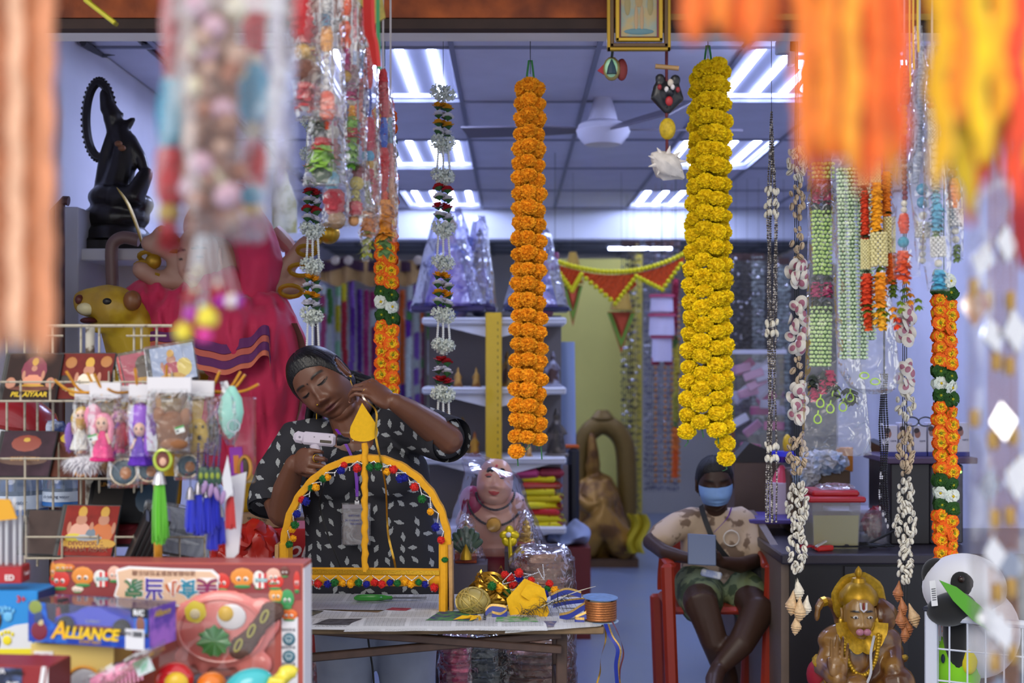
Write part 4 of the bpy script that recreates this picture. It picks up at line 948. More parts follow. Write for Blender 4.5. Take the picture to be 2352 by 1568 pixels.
def roll(col,r,L,seed=1,kind='crepe'):
 k=(col,round(r,4),round(L,3),kind,seed)
 if k in ROLL:return ROLL[k]
 rd=random.Random(seed);b=B(mat(col,.75,var=.18,vs=140,bump=.4,bs=260))
 if kind=='crepe':
  n=max(6,int(L/(r*.28)));
  b.grid(lambda u,v:(r*(.86+.14*((int(round(v*n))%2)*2-1)*.8+rd.uniform(-.09,.09))*cos(u*2*pi)*(sin(pi*min(.97,max(.03,v)))**.22),r*(.86+rd.uniform(-.14,.14))*sin(u*2*pi)*(sin(pi*min(.97,max(.03,v)))**.22),-v*L),14,n,True)
 elif kind=='leaf':
  n=int(L/(r*.5))+1
  for i in range(n):
   for j in range(7):
    a=j*2*pi/7+i*.5;e=V((cos(a),sin(a),rd.uniform(-1.5,-.3))).normalized();f=V((-sin(a),cos(a),0));c=V((0,0,-L*i/max(1,n-1)))
    b.add([c,c+e*r*.5+f*r*.35,c+e*r*1.1,c+e*r*.5-f*r*.35],[(0,1,2,3)])
 elif kind=='petal':
  n=int(L/(r*.42))+1
  for i in range(n):
   for j in range(8):
    a=j*2*pi/8+i*.4+rd.uniform(-.1,.1);e=V((cos(a),sin(a),rd.uniform(-1.3,-.3))).normalized();f=V((-sin(a),cos(a),0));c=V((0,0,-L*i/max(1,n-1)))
    b.add([c+e*r*.2,c+e*r*.7+f*r*.42,c+e*r*1.05+f*r*.15,c+e*r*1.05-f*r*.15,c+e*r*.7-f*r*.42],[(0,1,2,3,4)])
  b.lathe([(r*.5,0),(r*.5,-L)],n=8)
 elif kind=='weave':
  n=max(3,int(L/(r*.32)))
  for i in range(n):
   for j in range(9):
    a=(j+.5*(i%2))*2*pi/9;b.ell((r*.82*cos(a),r*.82*sin(a),-L*(i+.5)/n),(r*.26,r*.26,r*.22),n=6,m=4)
 elif kind=='pearl':
  n=max(1,int(L/(r*1.7)))
  for i in range(n):b.ell((0,0,-L*(i+.5)/n),r,n=8,m=6)
 elif kind=='jas':
  n=max(2,int(L/(r*.62)))
  for i in range(n):
   for j in range(6):
    a=(j+.5*(i%2))*2*pi/6;c=V((r*.68*cos(a),r*.68*sin(a),-L*(i+.5)/n))
    b.ell(c,(r*.30,r*.30,r*.26),n=7,m=5)
  b.use(mat('#3d6a3a',.7));b.lathe([(r*.5,0),(r*.5,-L)],n=6)
 ROLL[k]=b.mesh({'crepe':'crepe_roll','leaf':'leaf_ruff','petal':'petal_ruff','weave':'woven_roll','pearl':'pearl_string','jas':'jasmine_roll'}[kind],True,40)
 return ROLL[k]
def segs(t,D,x,y0,lst,x1=None,jit=1.,lean=0.):
 y=y0;tot=sum(a[2]for a in lst);x1=x if x1 is None else x1
 for k,(kind,col,L,w)in enumerate(lst):
  if col:
   f=(y-y0)/tot;xx=x+(x1-x)*f+rj(jit);me=roll(col,px(w/2,D),px(L,D),k%3+1,kind)
   at(me.name.split('.')[0],me,t,P(xx,y,D)+V((0,rj(.003),0)),(rj(.04),rj(.04)+lean,rj(3)))
  y+=L
RD,BL,OR,GN,WH,GD,PK,BE='#b8242a','#3f8fb5','#e0501c','#5f9a2c','#dcd9d6','#b98c2e','#c8377e','#a58a76'
def bagged(label,D,x,y0,lst,out,seed,wtop=-60,x1=None,dep=.022,m=None,ribbon='#a8a2a8',w=.005,grp='bagged garlands on the rail'):
 wf=1.1
 if 2.5<D<3.2:D+=.45;wf=1.3
 t=thing('bagged_garland',label,'garland',P(x,y0,D),grp)
 segs(t,D,x,y0,[(a,c,L,w_*wf)for a,c,L,w_ in lst],x1);bag(t,out,D,dep,m,seed)
 b=B(mat(ribbon,.6));ztop=2.64;p=P(x,y0,D);b.ribbon([p,V((p.x,D,ztop))],w);part('hanging_ribbon',b,t)
 return t
bagged('clear bag with red crepe tassel and orange roll nearest the blurred bags',2.6,690,-20,[('crepe',RD,120,50),('pearl',GD,40,30),('crepe','#6d4436',50,60),('petal',RD,40,50),('pearl',WH,30,16)],[(-40,668,770),(60,664,778),(180,670,790),(270,680,788),(279,679,787)],3,x1=702)
t=bagged('clear bag with blue and yellow flowers above an orange crepe roll',2.62,750,-10,[('petal',WH,36,26),('petal',BL,34,22),('crepe','#e89a16',60,26),('pearl',WH,90,12),('crepe',OR,66,32),('leaf',OR,14,14)],[(-40,722,790),(120,726,792),(240,722,790),(272,700,784)],5)
bagged('clear bag with small orange crepe rolls beside the pink sleeve',2.75,794,-10,[('crepe',OR,48,24),('pearl',WH,12,14),('crepe',OR,34,24),('crepe',OR,28,22),('petal',PK,50,22),('pearl',GD,26,22)],[(-40,776,826),(100,774,832),(180,780,830),(210,786,814)],7)
bagged('clear bag with green and red ruffled leaf flowers and beads',2.8,735,255,[('leaf','#31402a',40,50),('pearl','#b9b6b0',22,22),('petal',RD,18,50),('petal','#8fbf4a',34,62),('crepe','#4c5c44',50,36)],[(240,716,760),(300,708,792),(380,702,796),(424,696,800),(428,698,798)],9,x1=742)
bagged('clear bag with pink and lime ruffled flowers in the middle of the rail',2.9,808,150,[('petal','#7a1e3a',40,36),('petal',PK,30,30),('pearl','#c7bfae',24,18),('petal','#e8a51c',24,20),('petal','#7db83a',26,30),('petal',RD,14,40),('leaf','#8fbf4a',34,40),('leaf',GN,30,36)],[(60,784,838),(200,780,848),(300,786,846),(375,792,842),(380,794,840)],11,wtop=0)
bagged('clear bag with long red and blue crepe garland near its end',3.0,846,110,[('crepe',RD,95,20),('crepe','#2c47a8',65,18),('crepe','#b53348',80,30),('pearl',BL,18,24),('pearl',GD,18,22),('crepe','#a8323c',30,24),('leaf','#8a8f4c',40,24)],[(80,836,862),(200,832,868),(320,834,872),(440,838,876),(480,842,870)],13)
bagged('clear sleeve with red crepe strand and orange marigold end',3.1,880,160,[('crepe','#b3323a',110,22),('crepe','#2c57b8',70,16),('crepe',RD,100,24),('petal',OR,20,20),('petal','#dd8a1e',70,44),('leaf','#6a8f52',40,44)],[(150,866,886),(250,864,904),(380,868,912),(500,868,914),(556,880,914)],15,x1=886)
bagged('slim clear sleeve of orange and blue beads at the end of rail',3.15,897,230,[('crepe',OR,40,16),('crepe','#3f8fb5',60,14),('crepe','#c0392b',80,18),('crepe','#c77a2a',90,20)],[(200,888,902),(300,884,908),(440,890,914),(500,894,914)],16)
bagged('low clear bag with blue and red crepe rolls and a brown medallion',2.9,764,395,[('crepe','#4b94b0',40,30),('crepe','#a8323c',58,46),('pearl','#8a6a4c',24,34)],[(390,742,796),(460,744,806),(510,738,802),(522,736,806)],17,x1=776)
bagged('low clear bag with gold beads above red crepe',2.92,822,380,[('crepe','#7a2f3c',30,26),('pearl','#b7a24a',22,26),('leaf','#c3b862',30,30),('crepe','#b23a44',34,30),('pearl','#c08a5a',22,20)],[(370,800,848),(440,796,852),(495,792,866),(500,796,864)],19,x1=812)
bagged('lowest clear bag with marigold ruff and olive leaves tied in a tail',3.0,842,485,[('petal','#d8811e',44,34),('leaf','#8a8f2c',46,40)],[(470,824,872),(530,822,872),(562,832,852),(600,834,848)],21,x1=846)
for q in(('clear bag with maroon and gold ruffled flowers behind the red tassel',2.78,712,60,[('petal','#8a2a3a',50,60),('pearl',GD,30,40),('leaf','#4a3a2a',40,60),('petal','#c04a5a',50,56)],[(30,676,752),(150,672,770),(262,676,764)],91),('clear bag with rose pink crepe and silver beads in mid cluster',2.95,762,240,[('crepe',PK,50,34),('pearl','#c9c4bc',30,30),('petal','#b5304a',40,44),('leaf','#5f8a3a',40,46)],[(220,738,790),(330,734,798),(412,740,794)],93),('clear bag with blue crepe and red petals behind mid cluster',3.05,826,20,[('crepe','#b5304a',80,36),('pearl',WH,20,20),('crepe','#3f78b5',60,34),('petal',RD,40,40),('crepe',OR,60,34)],[(-20,804,850),(150,800,856),(300,806,850)],95),('clear bag with scarlet and cream rolls by the orange garland',3.12,866,300,[('crepe','#b3222c',70,30),('crepe','#d8c9a8',40,26),('crepe','#c2303a',60,34),('petal','#d8811e',40,36)],[(280,850,884),(400,846,892),(520,852,888)],97)):bagged(*q)
b=B(mat('#b5231f',.6));
for k in range(4):b.ribbon(catmull([V((P(838+k*5,0,3.0).x,3.0+.01*k,2.64)),P(838+k*6,20,3.0),P(850+k*5,100,3.0),P(862+k*3,152,3.0)],4),.010,V((.8,.6,0)))
one('red_ribbons',b,'bunch of red ribbons tied at the end of the rail','ribbon',kind='stuff')
b=B(mat('#2f8a54',.6));b.ribbon([V((P(868,0,3.05).x,3.05,2.64)),P(868,60,3.05),P(872,160,3.05)],.008);one('green_ribbon',b,'narrow green ribbon beside the bunch of red ribbons','ribbon')
b=B(mat('#8a7a1e',.45,var=.3,vs=40));b.prism([(0,0),(.075,0),(.085,-.07),(.06,-.085)],.01,M4(RM(0,0,0),P(800,0,3.2)+V((0,0,.03))));b.tube([P(830,-10,3.2),V((P(830,0,3.2).x,3.2,2.64))],.003);one('gold_banner',b,'corner of a gold cloth banner tucked behind the red ribbons','banner')
def greenbag():
 JG,JP='#c3e09a','#d3eabf'
 D=3.85;t=thing('bagged_garland','wide clear bag with pale green jasmine garland, dark leaves and magenta roses','garland',P(1890,360,D),'bagged garlands on the rail')
 for x,dd in((1876,0),(1902,-.012)):segs(t,D+dd,x,372,[('jas','#b9dc7a',40,30),('leaf','#26302a',22,42),('petal','#a8175a',22,34),('leaf','#26302a',26,42),('jas','#bfe07e',150,30),('leaf','#26302a',16,40),('petal','#b01a62',24,36),('leaf','#26302a',30,44),('jas','#c6e29a',140,30)],x1=x-4)
 for k,(x,y,c,w)in enumerate(((1868,858,'#26302a',44),(1890,850,'#26302a',44),(1905,860,'#26302a',50),(1915,880,'#26302a',50),(1945,890,'#26302a',46),(1870,890,'#c2185b',30),(1905,850,'#b3174f',40),(1888,872,'#c2185b',30),(1960,895,'#26302a',40))):
  segs(t,D-.012+.006*(k%3),x,y,[('petal' if c!='#26302a' else 'leaf',c,22,w)])
 lm=mat('#a8d21e',.4)
 for x,y in((1884,925),(1907,938),(1936,934),(1952,912),(1878,962),(1920,905)):
  b=B(lm);c=P(x,y,D-.02);b.tube([c+V((.010*cos(a),.003*sin(a*2),.012*sin(a)))for a in[k*2*pi/14 for k in range(14)]],.0022,6,loop=True);b.tube([c+V((0,0,.012)),c+V((.002,0,.024))],.0022,5);part('lime_ring',b,t)
 bag(t,[(340,1856,1930),(450,1854,1940),(600,1856,1950),(760,1852,1960),(900,1846,1990),(1000,1842,2000),(1046,1840,2002)],D,.03,None,31,30,18,crink=.005);cord(t,P(1890,372,D),V((P(1890,0,D).x,D,2.4)),.002)
 D=3.75;t=thing('bagged_garland','clear bag with thick pale green jasmine strings ending in lime rings','garland',P(1960,360,D),'bagged garlands on the rail')
 for x,x1,L,dd in((1932,1940,440,0),(1954,1962,470,-.016),(1975,1986,462,-.004),(1990,2002,420,.012)):segs(t,D+dd,x,385,[('jas',JP,44,25)]*int(L/44),x1=x1,jit=.5)
 for x,y in((1985,862),(2010,876)):
  b=B(lm);c=P(x,y,D-.02);b.tube([c+V((.012*cos(a),.003*sin(a*2),.008*sin(a)))for a in[k*2*pi/14 for k in range(14)]],.0022,6,loop=True);part('lime_ring',b,t)
 bag(t,[(340,1906,2010),(500,1910,2020),(700,1916,2050),(840,1924,2066),(890,1950,2060),(904,1985,2040)],D,.032,None,37,28,18,crink=.005);cord(t,P(1960,385,D),V((P(1960,0,D).x,D,2.4)),.002)
 D=3.6;t=thing('ruffled_garland','bundle of orange, yellow and cream ruffled garlands with red leaf ends','garland',P(2010,380,D));CR='#e3d9a0'
 segs(t,D+.01,1983,360,[('weave',CR,66,26),('leaf','#2c3a1e',12,28),('petal','#d8401a',100,30),('leaf','#2c3a1e',12,28),('weave',CR,68,24),('leaf','#2c3a1e',10,28),('petal','#d8401a',70,40),('leaf','#5f7a1e',20,36),('petal','#e0531a',30,30)],x1=1996)
 segs(t,D-.01,2012,370,[('weave',CR,50,24),('petal','#f2a614',100,40),('leaf','#4c5c1e',14,34),('weave',CR,78,38),('leaf','#5f7a1e',14,40),('petal','#f0981a',66,46),('leaf','#7f9a1e',34,44),('petal','#e8a81e',20,36)],x1=2026)
 segs(t,D+.02,2034,395,[('petal','#e8831a',90,32),('leaf','#3f4c1e',14,30),('weave',CR,82,28),('petal','#e86a1a',60,34),('leaf','#5f7a1e',30,36)],x1=2052)
 for k,(x,y,c)in enumerate(((2078,660,'#5f7a1e'),(2090,672,'#ef9a1a'),(2108,684,'#7f9a1e'),(2068,690,'#7f9a1e'),(2050,704,'#ef9a1a'),(2034,714,'#7f9a1e'),(2012,716,'#e8a81e'),(2060,728,'#e0421a'),(1992,716,'#e0421a'),(2024,694,'#efa31a'),(2082,642,'#ef9a1a'))):segs(t,D-.015+.008*(k%3),x,y,[('leaf',c,16,34)])
 cord(t,P(2010,370,D),V((P(2010,0,D).x,D,2.64)),.002)
greenbag()
bagged('clear bag with maroon beads and orange crepe drop behind the bead sleeve',3.5,2078,150,[('crepe',OR,90,26),('pearl','#c9a24a',70,14),('pearl','#7a1428',150,12),('pearl','#dcd2c0',30,14),('crepe','#e0461c',46,26),('pearl','#3f9ab5',40,24),('petal','#e2552a',50,46)],[(100,2076,2100),(250,2064,2110),(420,2050,2112),(560,2048,2112),(636,2052,2114)],41,x1=2074)
bagged('long clear sleeve of pearl and turquoise beads with a white woven drop',3.45,2112,120,[('crepe','#9aa0b8',300,26),('pearl',BL,60,26),('pearl','#e3e0da',30,18),('weave','#dcdad6',36,30),('pearl','#cfcabf',60,14)],[(60,2100,2118),(200,2094,2130),(400,2086,2146),(540,2100,2150),(600,2104,2148)],43,x1=2122)
bagged('clear sleeve packed with blue and white shell beads ending in turquoise balls',3.4,2140,160,[('pearl','#a3285a',90,16),('weave','#c9c6c0',80,20),('pearl','#d8d2c0',70,18),('petal','#c9c2b8',30,26),('leaf','#6fb5cf',40,34),('petal','#57a5c5',44,38),('leaf','#7f9a5e',30,34),('weave','#d6d4d0',46,32),('pearl','#d9d3c6',30,18),('petal','#4fa8cc',30,40)],[(100,2130,2146),(300,2120,2160),(450,2122,2180),(580,2118,2186),(668,2130,2180)],47,x1=2158)
bagged('slim sleeve with orange red rolls and a silver woven bead',3.4,2178,140,[('crepe','#8a1a28',120,26),('crepe','#e06a2a',90,26),('pearl','#8a2030',60,20),('crepe','#e08a4a',70,28),('weave','#c7c5c4',40,30),('pearl','#cfcabf',40,16),('leaf','#6a7f4e',30,30)],[(100,2166,2200),(300,2160,2204),(500,2178,2212),(590,2184,2212)],49,x1=2198)
for k,(x,w)in enumerate(((2064,.006),(2090,.004),(2098,.004),(2108,.005))):
 b=B(mat('#c9a92c',.5));b.ribbon([V((P(x,0,3.3).x,3.3,2.64)),P(x,60,3.3),P(x+2,240-40*k,3.3)],w);one('gold_tape',b,'thin gold tape hanging '+('beside the blurred orange tassel','first in the group of three above pearl sleeve','second in the group of three above pearl sleeve','third in the group of three above pearl sleeve')[k],'ribbon')
#the stall of discs and toys
WIRE=mat('#b3aa98',.55,metal=.3,col2='#6e5a48',vs=60,c2lo=.55,c2hi=.75,name='rusty_wire')
def stall():
 t=thing('stall_table','low trestle counter carrying the toys and disc rack','table',(-.9,2.85,0))
 b=B(mat('#8a7a66',.8));b.box((-1.06,2.87,.705),(1.12,.96,.03),b=.004);part('table_top',b,t)
 for x in(-1.55,-.55):
  for y in(2.45,3.28):b=B(mat('#5d5148',.7));b.box((x,y,.345),(.04,.04,.69));part('leg',b,t)
stall()
SZ=.72
RK=3.34
def rack():
 D=RK;t=thing('disc_rack','rusty white wire rack with three tiers holding music discs','rack',(P(207,0,D).x,D+.06,SZ))
 b=B(mat('#c3bcae',.6,col2='#5c4636',vs=40,c2lo=.48,c2hi=.6));b.tube([V((P(207,0,D+.06).x,D+.06,SZ)),P(207,746,D+.06)],.0115,10);part('pole',b,t)
 def rod(p,q,r=.0026,nm='wire'):b=B(WIRE);b.tube([p,q]if not isinstance(p,list)else p,r,6);part(nm,b,t)
 rod(P(-40,748,D+.03),P(395,748,D+.03),.004,'top_rail');rod(P(-40,771,D+.03),P(145,771,D+.03));rod(P(290,771,D+.03),P(382,771,D+.03))
 for x in(16,57,86,122,186,228,308,325,360):rod(P(x,748,D+.04),P(x,1300,D+.04),.003,'upright_wire')
 for(yb,yf,segsx)in((921,877,((-20,250),(262,395))),(1099,1053,((-20,135),(135,320))),(1282,1233,((60,225),(265,350),(355,470)))):
  for x0,x1 in segsx:
   fr=D-.07;bk=D+.03
   rod([P(x0,yf,fr),P(x1,yf,fr)],None,.0026,'basket_rail');rod([P(x0,yb,fr),P(x1,yb,fr)],None,.0026,'basket_rail')
   rod([P(x0,yb-4,bk),P(x1,yb-4,bk)],None,.0026,'basket_rail')
   n=max(2,int((x1-x0)/60))
   for k in range(n+1):
    x=x0+(x1-x0)*k/n;rod([P(x,yf-6,bk),P(x,yf,fr),P(x,yb,fr),P(x,yb-3,bk)],None,.0024,'basket_wire')
   rod([P(x0,yf-48,bk),P(x0,yf,fr)],None,.0022,'stay');rod([P(x1,yf-48,bk),P(x1,yf,fr)],None,.0022,'stay')
rack()
CASE=mat('#1d1d20',.35);CLR=plastic('disc_case',.025,.06,bs=5,bump=.15,base=.015)
def cd_case(label,x,y,D,base,prints=(),texts=(),yaw=0.,lean=22.,roll_=0.,film=False,s=1.,spine=None,w=.142,h=.124):
 t=thing('music_disc',label,'music disc',P(x,y,D),'music discs in the wire rack')
 R=RM(0,roll_,0)@RM(0,0,yaw)@RM(-lean,0,0);o=P(x,y,D);w*=s;h*=s;Q=lambda a,c,e=0:o+R@V((a*w,c,e*h))
 b=B(CASE);b.box(Q(0,.005,.5),(w,.010,h),R,b=.0012);part('case',b,t)
 b=B(mat(base[0],.8,*base[2:])if isinstance(base,tuple)else mat(base,.6));b.box(Q(.035,-.0006,.5),(w*.90,.0012,h*.95),R);part('cover',b,t)
 b=B(mat(spine or '#1c1a1d',.35));b.box(Q(-.465,-.0004,.5),(w*.05,.0014,h*.95),R);part('hinge',b,t)
 if prints:
  b=B()
  for i,(cx,cz,rx,rz,col)in enumerate(prints):b.use(mat(col,.5));b.ell(Q(cx,-.0014-.00005*i,cz),(rx*w,.0006,rz*h),R,12,6)
  part('cover_print',b,t)
 for(sx,cz,size,col,shr)in texts:text(sx,size*s,mat(col,.5),t,Q(.03,-.0022,cz),(R@RM(90,0,0)).to_euler(),.0003,shr,off=.0004)
 if film:b=B(FILM);b.box(Q(0,.004,.52),(w*1.06,.017,h*1.08),R,b=.003);part('wrapper',b,t,sharp=20)
SKN,GLD='#b87c60','#c9982e'
god=lambda x,z,s,c='#c43a2a':[(x,z-.20*s,.16*s,.16*s,c),(x,z,.075*s,.09*s,SKN),(x,z+.12*s,.06*s,.09*s,GLD),(x-.15*s,z-.12*s,.028*s,.09*s,SKN),(x+.15*s,z-.12*s,.028*s,.09*s,SKN),(x,z-.36*s,.22*s,.08*s,GLD)]
cd_case('disc with seated elephant-headed deity and yellow word PILLAIYAAR',60,920,RK-.045,('#2a1410',.4,0,.2,30),[(.05,.62,.22,.30,'#7a1e3a')]+god(.05,.66,1.1,'#d88a6a')+[(-.32,.36,.09,.12,SKN),(.36,.36,.08,.12,SKN),(.05,.25,.4,.05,'#6a2a14')],[('PILLAIYAAR',.12,.017,'#e6c21a',.15)],lean=24,yaw=-4)
cd_case('maroon disc with garlanded deity on striped ground and white sticker',182,919,RK-.045,('#6a1a12',.4,0,.2,60),god(.08,.62,1.3,'#e8dcc8')+[(-.25,.78,.10,.12,'#a86a2a'),(.36,.80,.10,.12,'#a86a2a'),(-.33,.42,.10,.10,'#2a1a14'),(.08,.22,.42,.045,'#8a6a2c')],[('BHAKTHI MALAR',.21,.011,'#d8c88a',.1),('ESAIKAVI',.08,.008,'#b9a58a',0)],lean=24,yaw=-6)
cd_case('pink disc with dark idol in a clear wrapper',336,884,RK-.03,'#b04a5c',god(.05,.60,1.2,'#3a2a2a')+[(.05,.5,.2,.38,'#5a4a3a')],(),lean=30,yaw=16,roll_=-12,film=True,s=.78,spine='#c43a3a')
cd_case('pale blue wrapped disc with saint in red robe',400,876,RK-.035,'#9aa8c8',god(.0,.6,1.3,'#a8344a')+[(.25,.35,.16,.25,'#d8c05a')],(),lean=26,yaw=10,roll_=-10,film=True,s=.80)
cd_case('dark purple disc with golden sunburst at the end of middle tier',44,1096,RK-.05,('#3a2430',.4,0,.3,30),[(.0,.72,.26,.18,'#8a3a2a'),(.0,.78,.10,.08,'#c8a03a'),(0,.35,.42,.10,'#5a3a2a')],[('OM SHAKTHI',.38,.012,'#b98a4a',0)],lean=30,yaw=-3)
cd_case('yellow and maroon disc with playing card picture on middle tier',160,1098,RK-.05,('#5a2a1a',.4,0,.3,20),[(-.1,.85,.26,.14,'#c8a81e'),(.18,.36,.2,.34,'#a8702a'),(.18,.36,.185,.31,'#6a1a16'),(.18,.42,.08,.12,'#3a5a2a'),(.12,.82,.13,.13,'#1a1612'),(.12,.82,.09,.03,'#c8a03a')],(),lean=30,yaw=-10)
cd_case('dark maroon disc behind the plush toys on middle tier',262,1099,RK-.04,('#3a1414',.4,0,.2,30),[(0,.2,.35,.05,'#8a6a5a'),(0,.6,.3,.25,'#54201a')],(),lean=30,yaw=-8)
cd_case('red disc with two crowned deities and words DEVOTIONAL GHANA REMIX',188,1279,RK-.075,('#8a2016',.4,0,.3,30,0,60),god(-.12,.70,1.25,'#d8a08a')+god(.26,.70,1.25,'#c86a2a')+[(.08,.42,.09,.12,'#6a7a8a'),(-.2,.36,.16,.08,'#d8c43a'),(.0,.36,.3,.06,'#b9c0c8')],[('DEVOTIONAL',.25,.0135,'#7a3218',.0),('GHANA REMIX',.14,.0165,'#7a3218',.0)],lean=24,yaw=-9,s=1.04)
cd_case('plain brownish disc standing behind the red deity disc',92,1274,RK-.02,('#4a3a36',.4,0,.2,20),(),(),lean=22,yaw=-14,s=.9)
cd_case('dark disc lettered in orange behind the green tassel',262,1200,RK-.0,('#1c1614',.4),(),[('LINGASHTAKAM',.8,.014,'#a8742a',0)],lean=30)
cd_case('blue disc with small yellow text behind the hook pole',330,1200,RK-.0,('#1a2a3c',.4),[(0,.5,.2,.3,'#22384c')],(),lean=30)
cd_case('crimson disc with pale oval lying at the back of low tier',262,1252,RK-.01,('#6a1420',.4),[(.1,.6,.3,.3,'#8a2030')],(),lean=35,yaw=6)
for k,(x,c,ts,lb)in enumerate(((290,'#c8552a','SAKTHI MALAI','orange-spined disc tilted first in the low basket'),(303,'#2a2226','LALITHA','black-spined disc tilted second in the low basket'),(315,'#3a1a30','VEL VEL','plum-spined disc tilted third in the low basket'),(326,'#2c2a2e','','grey-spined disc tilted fourth in the low basket'),(338,'#1f1c22','','dark-spined disc tilted fifth in the low basket'))):
 t=thing('music_disc',lb,'music disc',P(x,1280,RK-.06),'music discs in the wire rack');R=RM(0,24,0)@RM(0,0,-74);o=P(x,1280,RK-.06)
 b=B(CASE);b.box(o+R@V((.06,0,.062)),(.13,.0095,.124),R,b=.001);part('case',b,t)
 b=B(mat(c,.4));b.box(o+R@V((-.0055,0,.062)),(.0012,.0085,.12),R);part('spine',b,t)
 if ts:text(ts,.0075,mat('#d8c47a',.5),t,o+R@V((-.0066,0,.062)),(R@RM(0,-90,0)@RM(0,0,180)).to_euler(),.0003)
for k,(x,y,yaw,lb)in enumerate(((385,1272,28,'film-wrapped disc leaning in the low basket behind green tassel'),(415,1276,20,'film-wrapped disc at the end of low basket with barcode'))):
 cd_case(lb,x,y,RK-.05,'#8f95a6',[(.0,.5,.3,.05,'#5a6070'),(0,.3,.3,.04,'#c2c6d0')],(),yaw=yaw,lean=22,roll_=14,film=True,s=.92)
def behind():
 b=B(mat('#8c1f28',.25,coat=.5));b.lathe([(.001,.075),(.05,.068),(.10,.04),(.125,0),(.12,-.01)],P(30,968,3.62),24,RM(0,12,0));b.use(mat('#c9ced8',.4));b.lathe([(.122,-.012),(.128,-.02),(.118,-.05)],P(30,968,3.62),24,RM(0,12,0));one('safety_helmet',b,'shiny red helmet with white rim behind the disc rack','helmet')
 k=B()
 k.ell(P(40,1010,3.6),(.15,.05,.05));k.ell(P(95,1000,3.6),(.08,.05,.05));bb=blob(k,.012,2)
 for i,v in enumerate(bb.v):bb.v[i]=v+V((rj(.006),rj(.006),rj(.006)))
 bb.use(mat('#39497c',.3,var=.4,vs=20,col2='#aab4cc',c2lo=.5,c2hi=.6));one('plastic_parcel',bb,'blue and white plastic parcel under the red helmet','parcel',smooth=False)
 for x,y,r,lb in((45,1180,62,'large clear water bottle with label behind the lower rack'),(145,1160,46,'smaller clear water bottle behind the rack pole')):
  D=3.7;t=thing('water_bottle',lb,'bottle',P(x,y,D));R_=px(r,D)
  b=B(mat('#9fb6d8',.08,trans=.75,var=.2,vs=20));b.lathe([(R_,0),(R_,R_*1.1),(R_*.92,R_*1.5),(R_*.5,R_*1.9),(R_*.3,R_*2.)],P(x,y,D),20);part('bottle',b,t)
  b=B(mat('#b9c6dc',.5));b.lathe([(R_*1.01,R_*.25),(R_*1.01,R_*.75)],P(x,y,D),20);part('label_band',b,t)
  b=B(mat('#2a66b0',.4));b.lathe([(R_*1.012,R_*.05),(R_*1.012,R_*.24)],P(x,y,D),20);part('blue_band',b,t)
  text('drinking water',R_*.22,mat('#3a4a6a',.6),t,P(x,y,D)+V((0,-R_*1.03,R_*.52)))
 b=B(mat('#6d665c',.8));b.box((P(90,0,3.75).x,3.8,.36),(.75,.35,.72),b=.01);one('plinth_box',b,'grey plinth box standing behind the disc rack','box')
 b=B(mat('#5a2f1a',.7));b.box((P(205,0,3.62).x,3.62,1.12),(.05,.03,.55));b.box((P(205,0,3.62).x,3.62,.42),(.05,.03,.85));one('wooden_post',b,'narrow brown wooden post behind the disc rack pole','post')
behind()
#hook stand with bagged toys
HK=mat('#c98a1e',.35,metal=.3,var=.2,vs=40,name='amber_metal')
HD=3.12
def hookstand():
 t=thing('hook_stand','amber metal hook stand with curved arms holding the toys','stand',(P(365,0,HD).x,HD,SZ))
 b=B(HK);b.tube([V((P(365,0,HD).x,HD,SZ)),P(362,1000,HD),P(360,892,HD)],.0098,12);part('pole',b,t)
 b=B(HK);b.lathe([(.07,0),(.07,.006),(.015,.012),(.012,.02)],(P(365,0,HD).x,HD,SZ),20);part('base',b,t)
 c=P(360,897,HD)
 for tip,up in(((125,872),-.04),((152,852),-.02),((200,855),-.06),((216,858),-.09),((248,893),-.13),((310,845),-.10),((383,838),-.12),((505,852),-.05),((553,853),.03),((563,860),.0),((594,882),-.02)):
  e=P(tip[0],tip[1],HD+up);mid=c.lerp(e,.82);mid.z=c.z-.002;b=B(HK);b.tube(catmull([c,c.lerp(mid,.6),mid,e],5),.0032,7);part('hook',b,t)
hookstand()
HDR=mat('#dcd8dc',.35,name='header_card')
def toybag(label,xl,xr,yt,yb,D,contents,hdr=True,seed=1,film=None):
 t=thing('bagged_toy',label,'toy',P((xl+xr)/2,yb,D),'bagged key-ring toys on the hook stand')
 if hdr:b=B(HDR);b.box(P((xl+xr)/2,yt+16,D),(px(xr-xl,D),.005,px(36,D)),RM(0,rj(2),0),b=.001);part('header_card',b,t)
 for nm,fn in contents:b=B();fn(b,D);part(nm,b,t,sharp=50)
 bag(t,[(yt+24,xl+1,xr-1),(yt+60,xl,xr),((yt+yb)/2,xl-3,xr+3),(yb-10,xl,xr),(yb,xl+4,xr-4)],D,.035,film,seed,14,14,crink=.004)
 return t
def fur(b,c,r,m,n=220,L=.25,seed=1):
 rd=random.Random(seed);b.use(m);b.ell(c,[q*.9 for q in r],n=12,m=8);c=V(c)
 for k in range(n):
  z=1-2*(k+.5)/n;a=k*2.4;q=sqrt(1-z*z);d=V((q*cos(a),q*sin(a),z));p=c+V((d.x*r[0],d.y*r[1],d.z*r[2]));x,y,_=frame(d);l=max(r)*L*rd.uniform(.6,1.2)
  e=p+d*l*.6+V((rd.uniform(-.3,.3)*l,rd.uniform(-.3,.3)*l,-l*.5));b.add([p-x*l*.22,p+x*l*.22,e],[(0,1,2)])
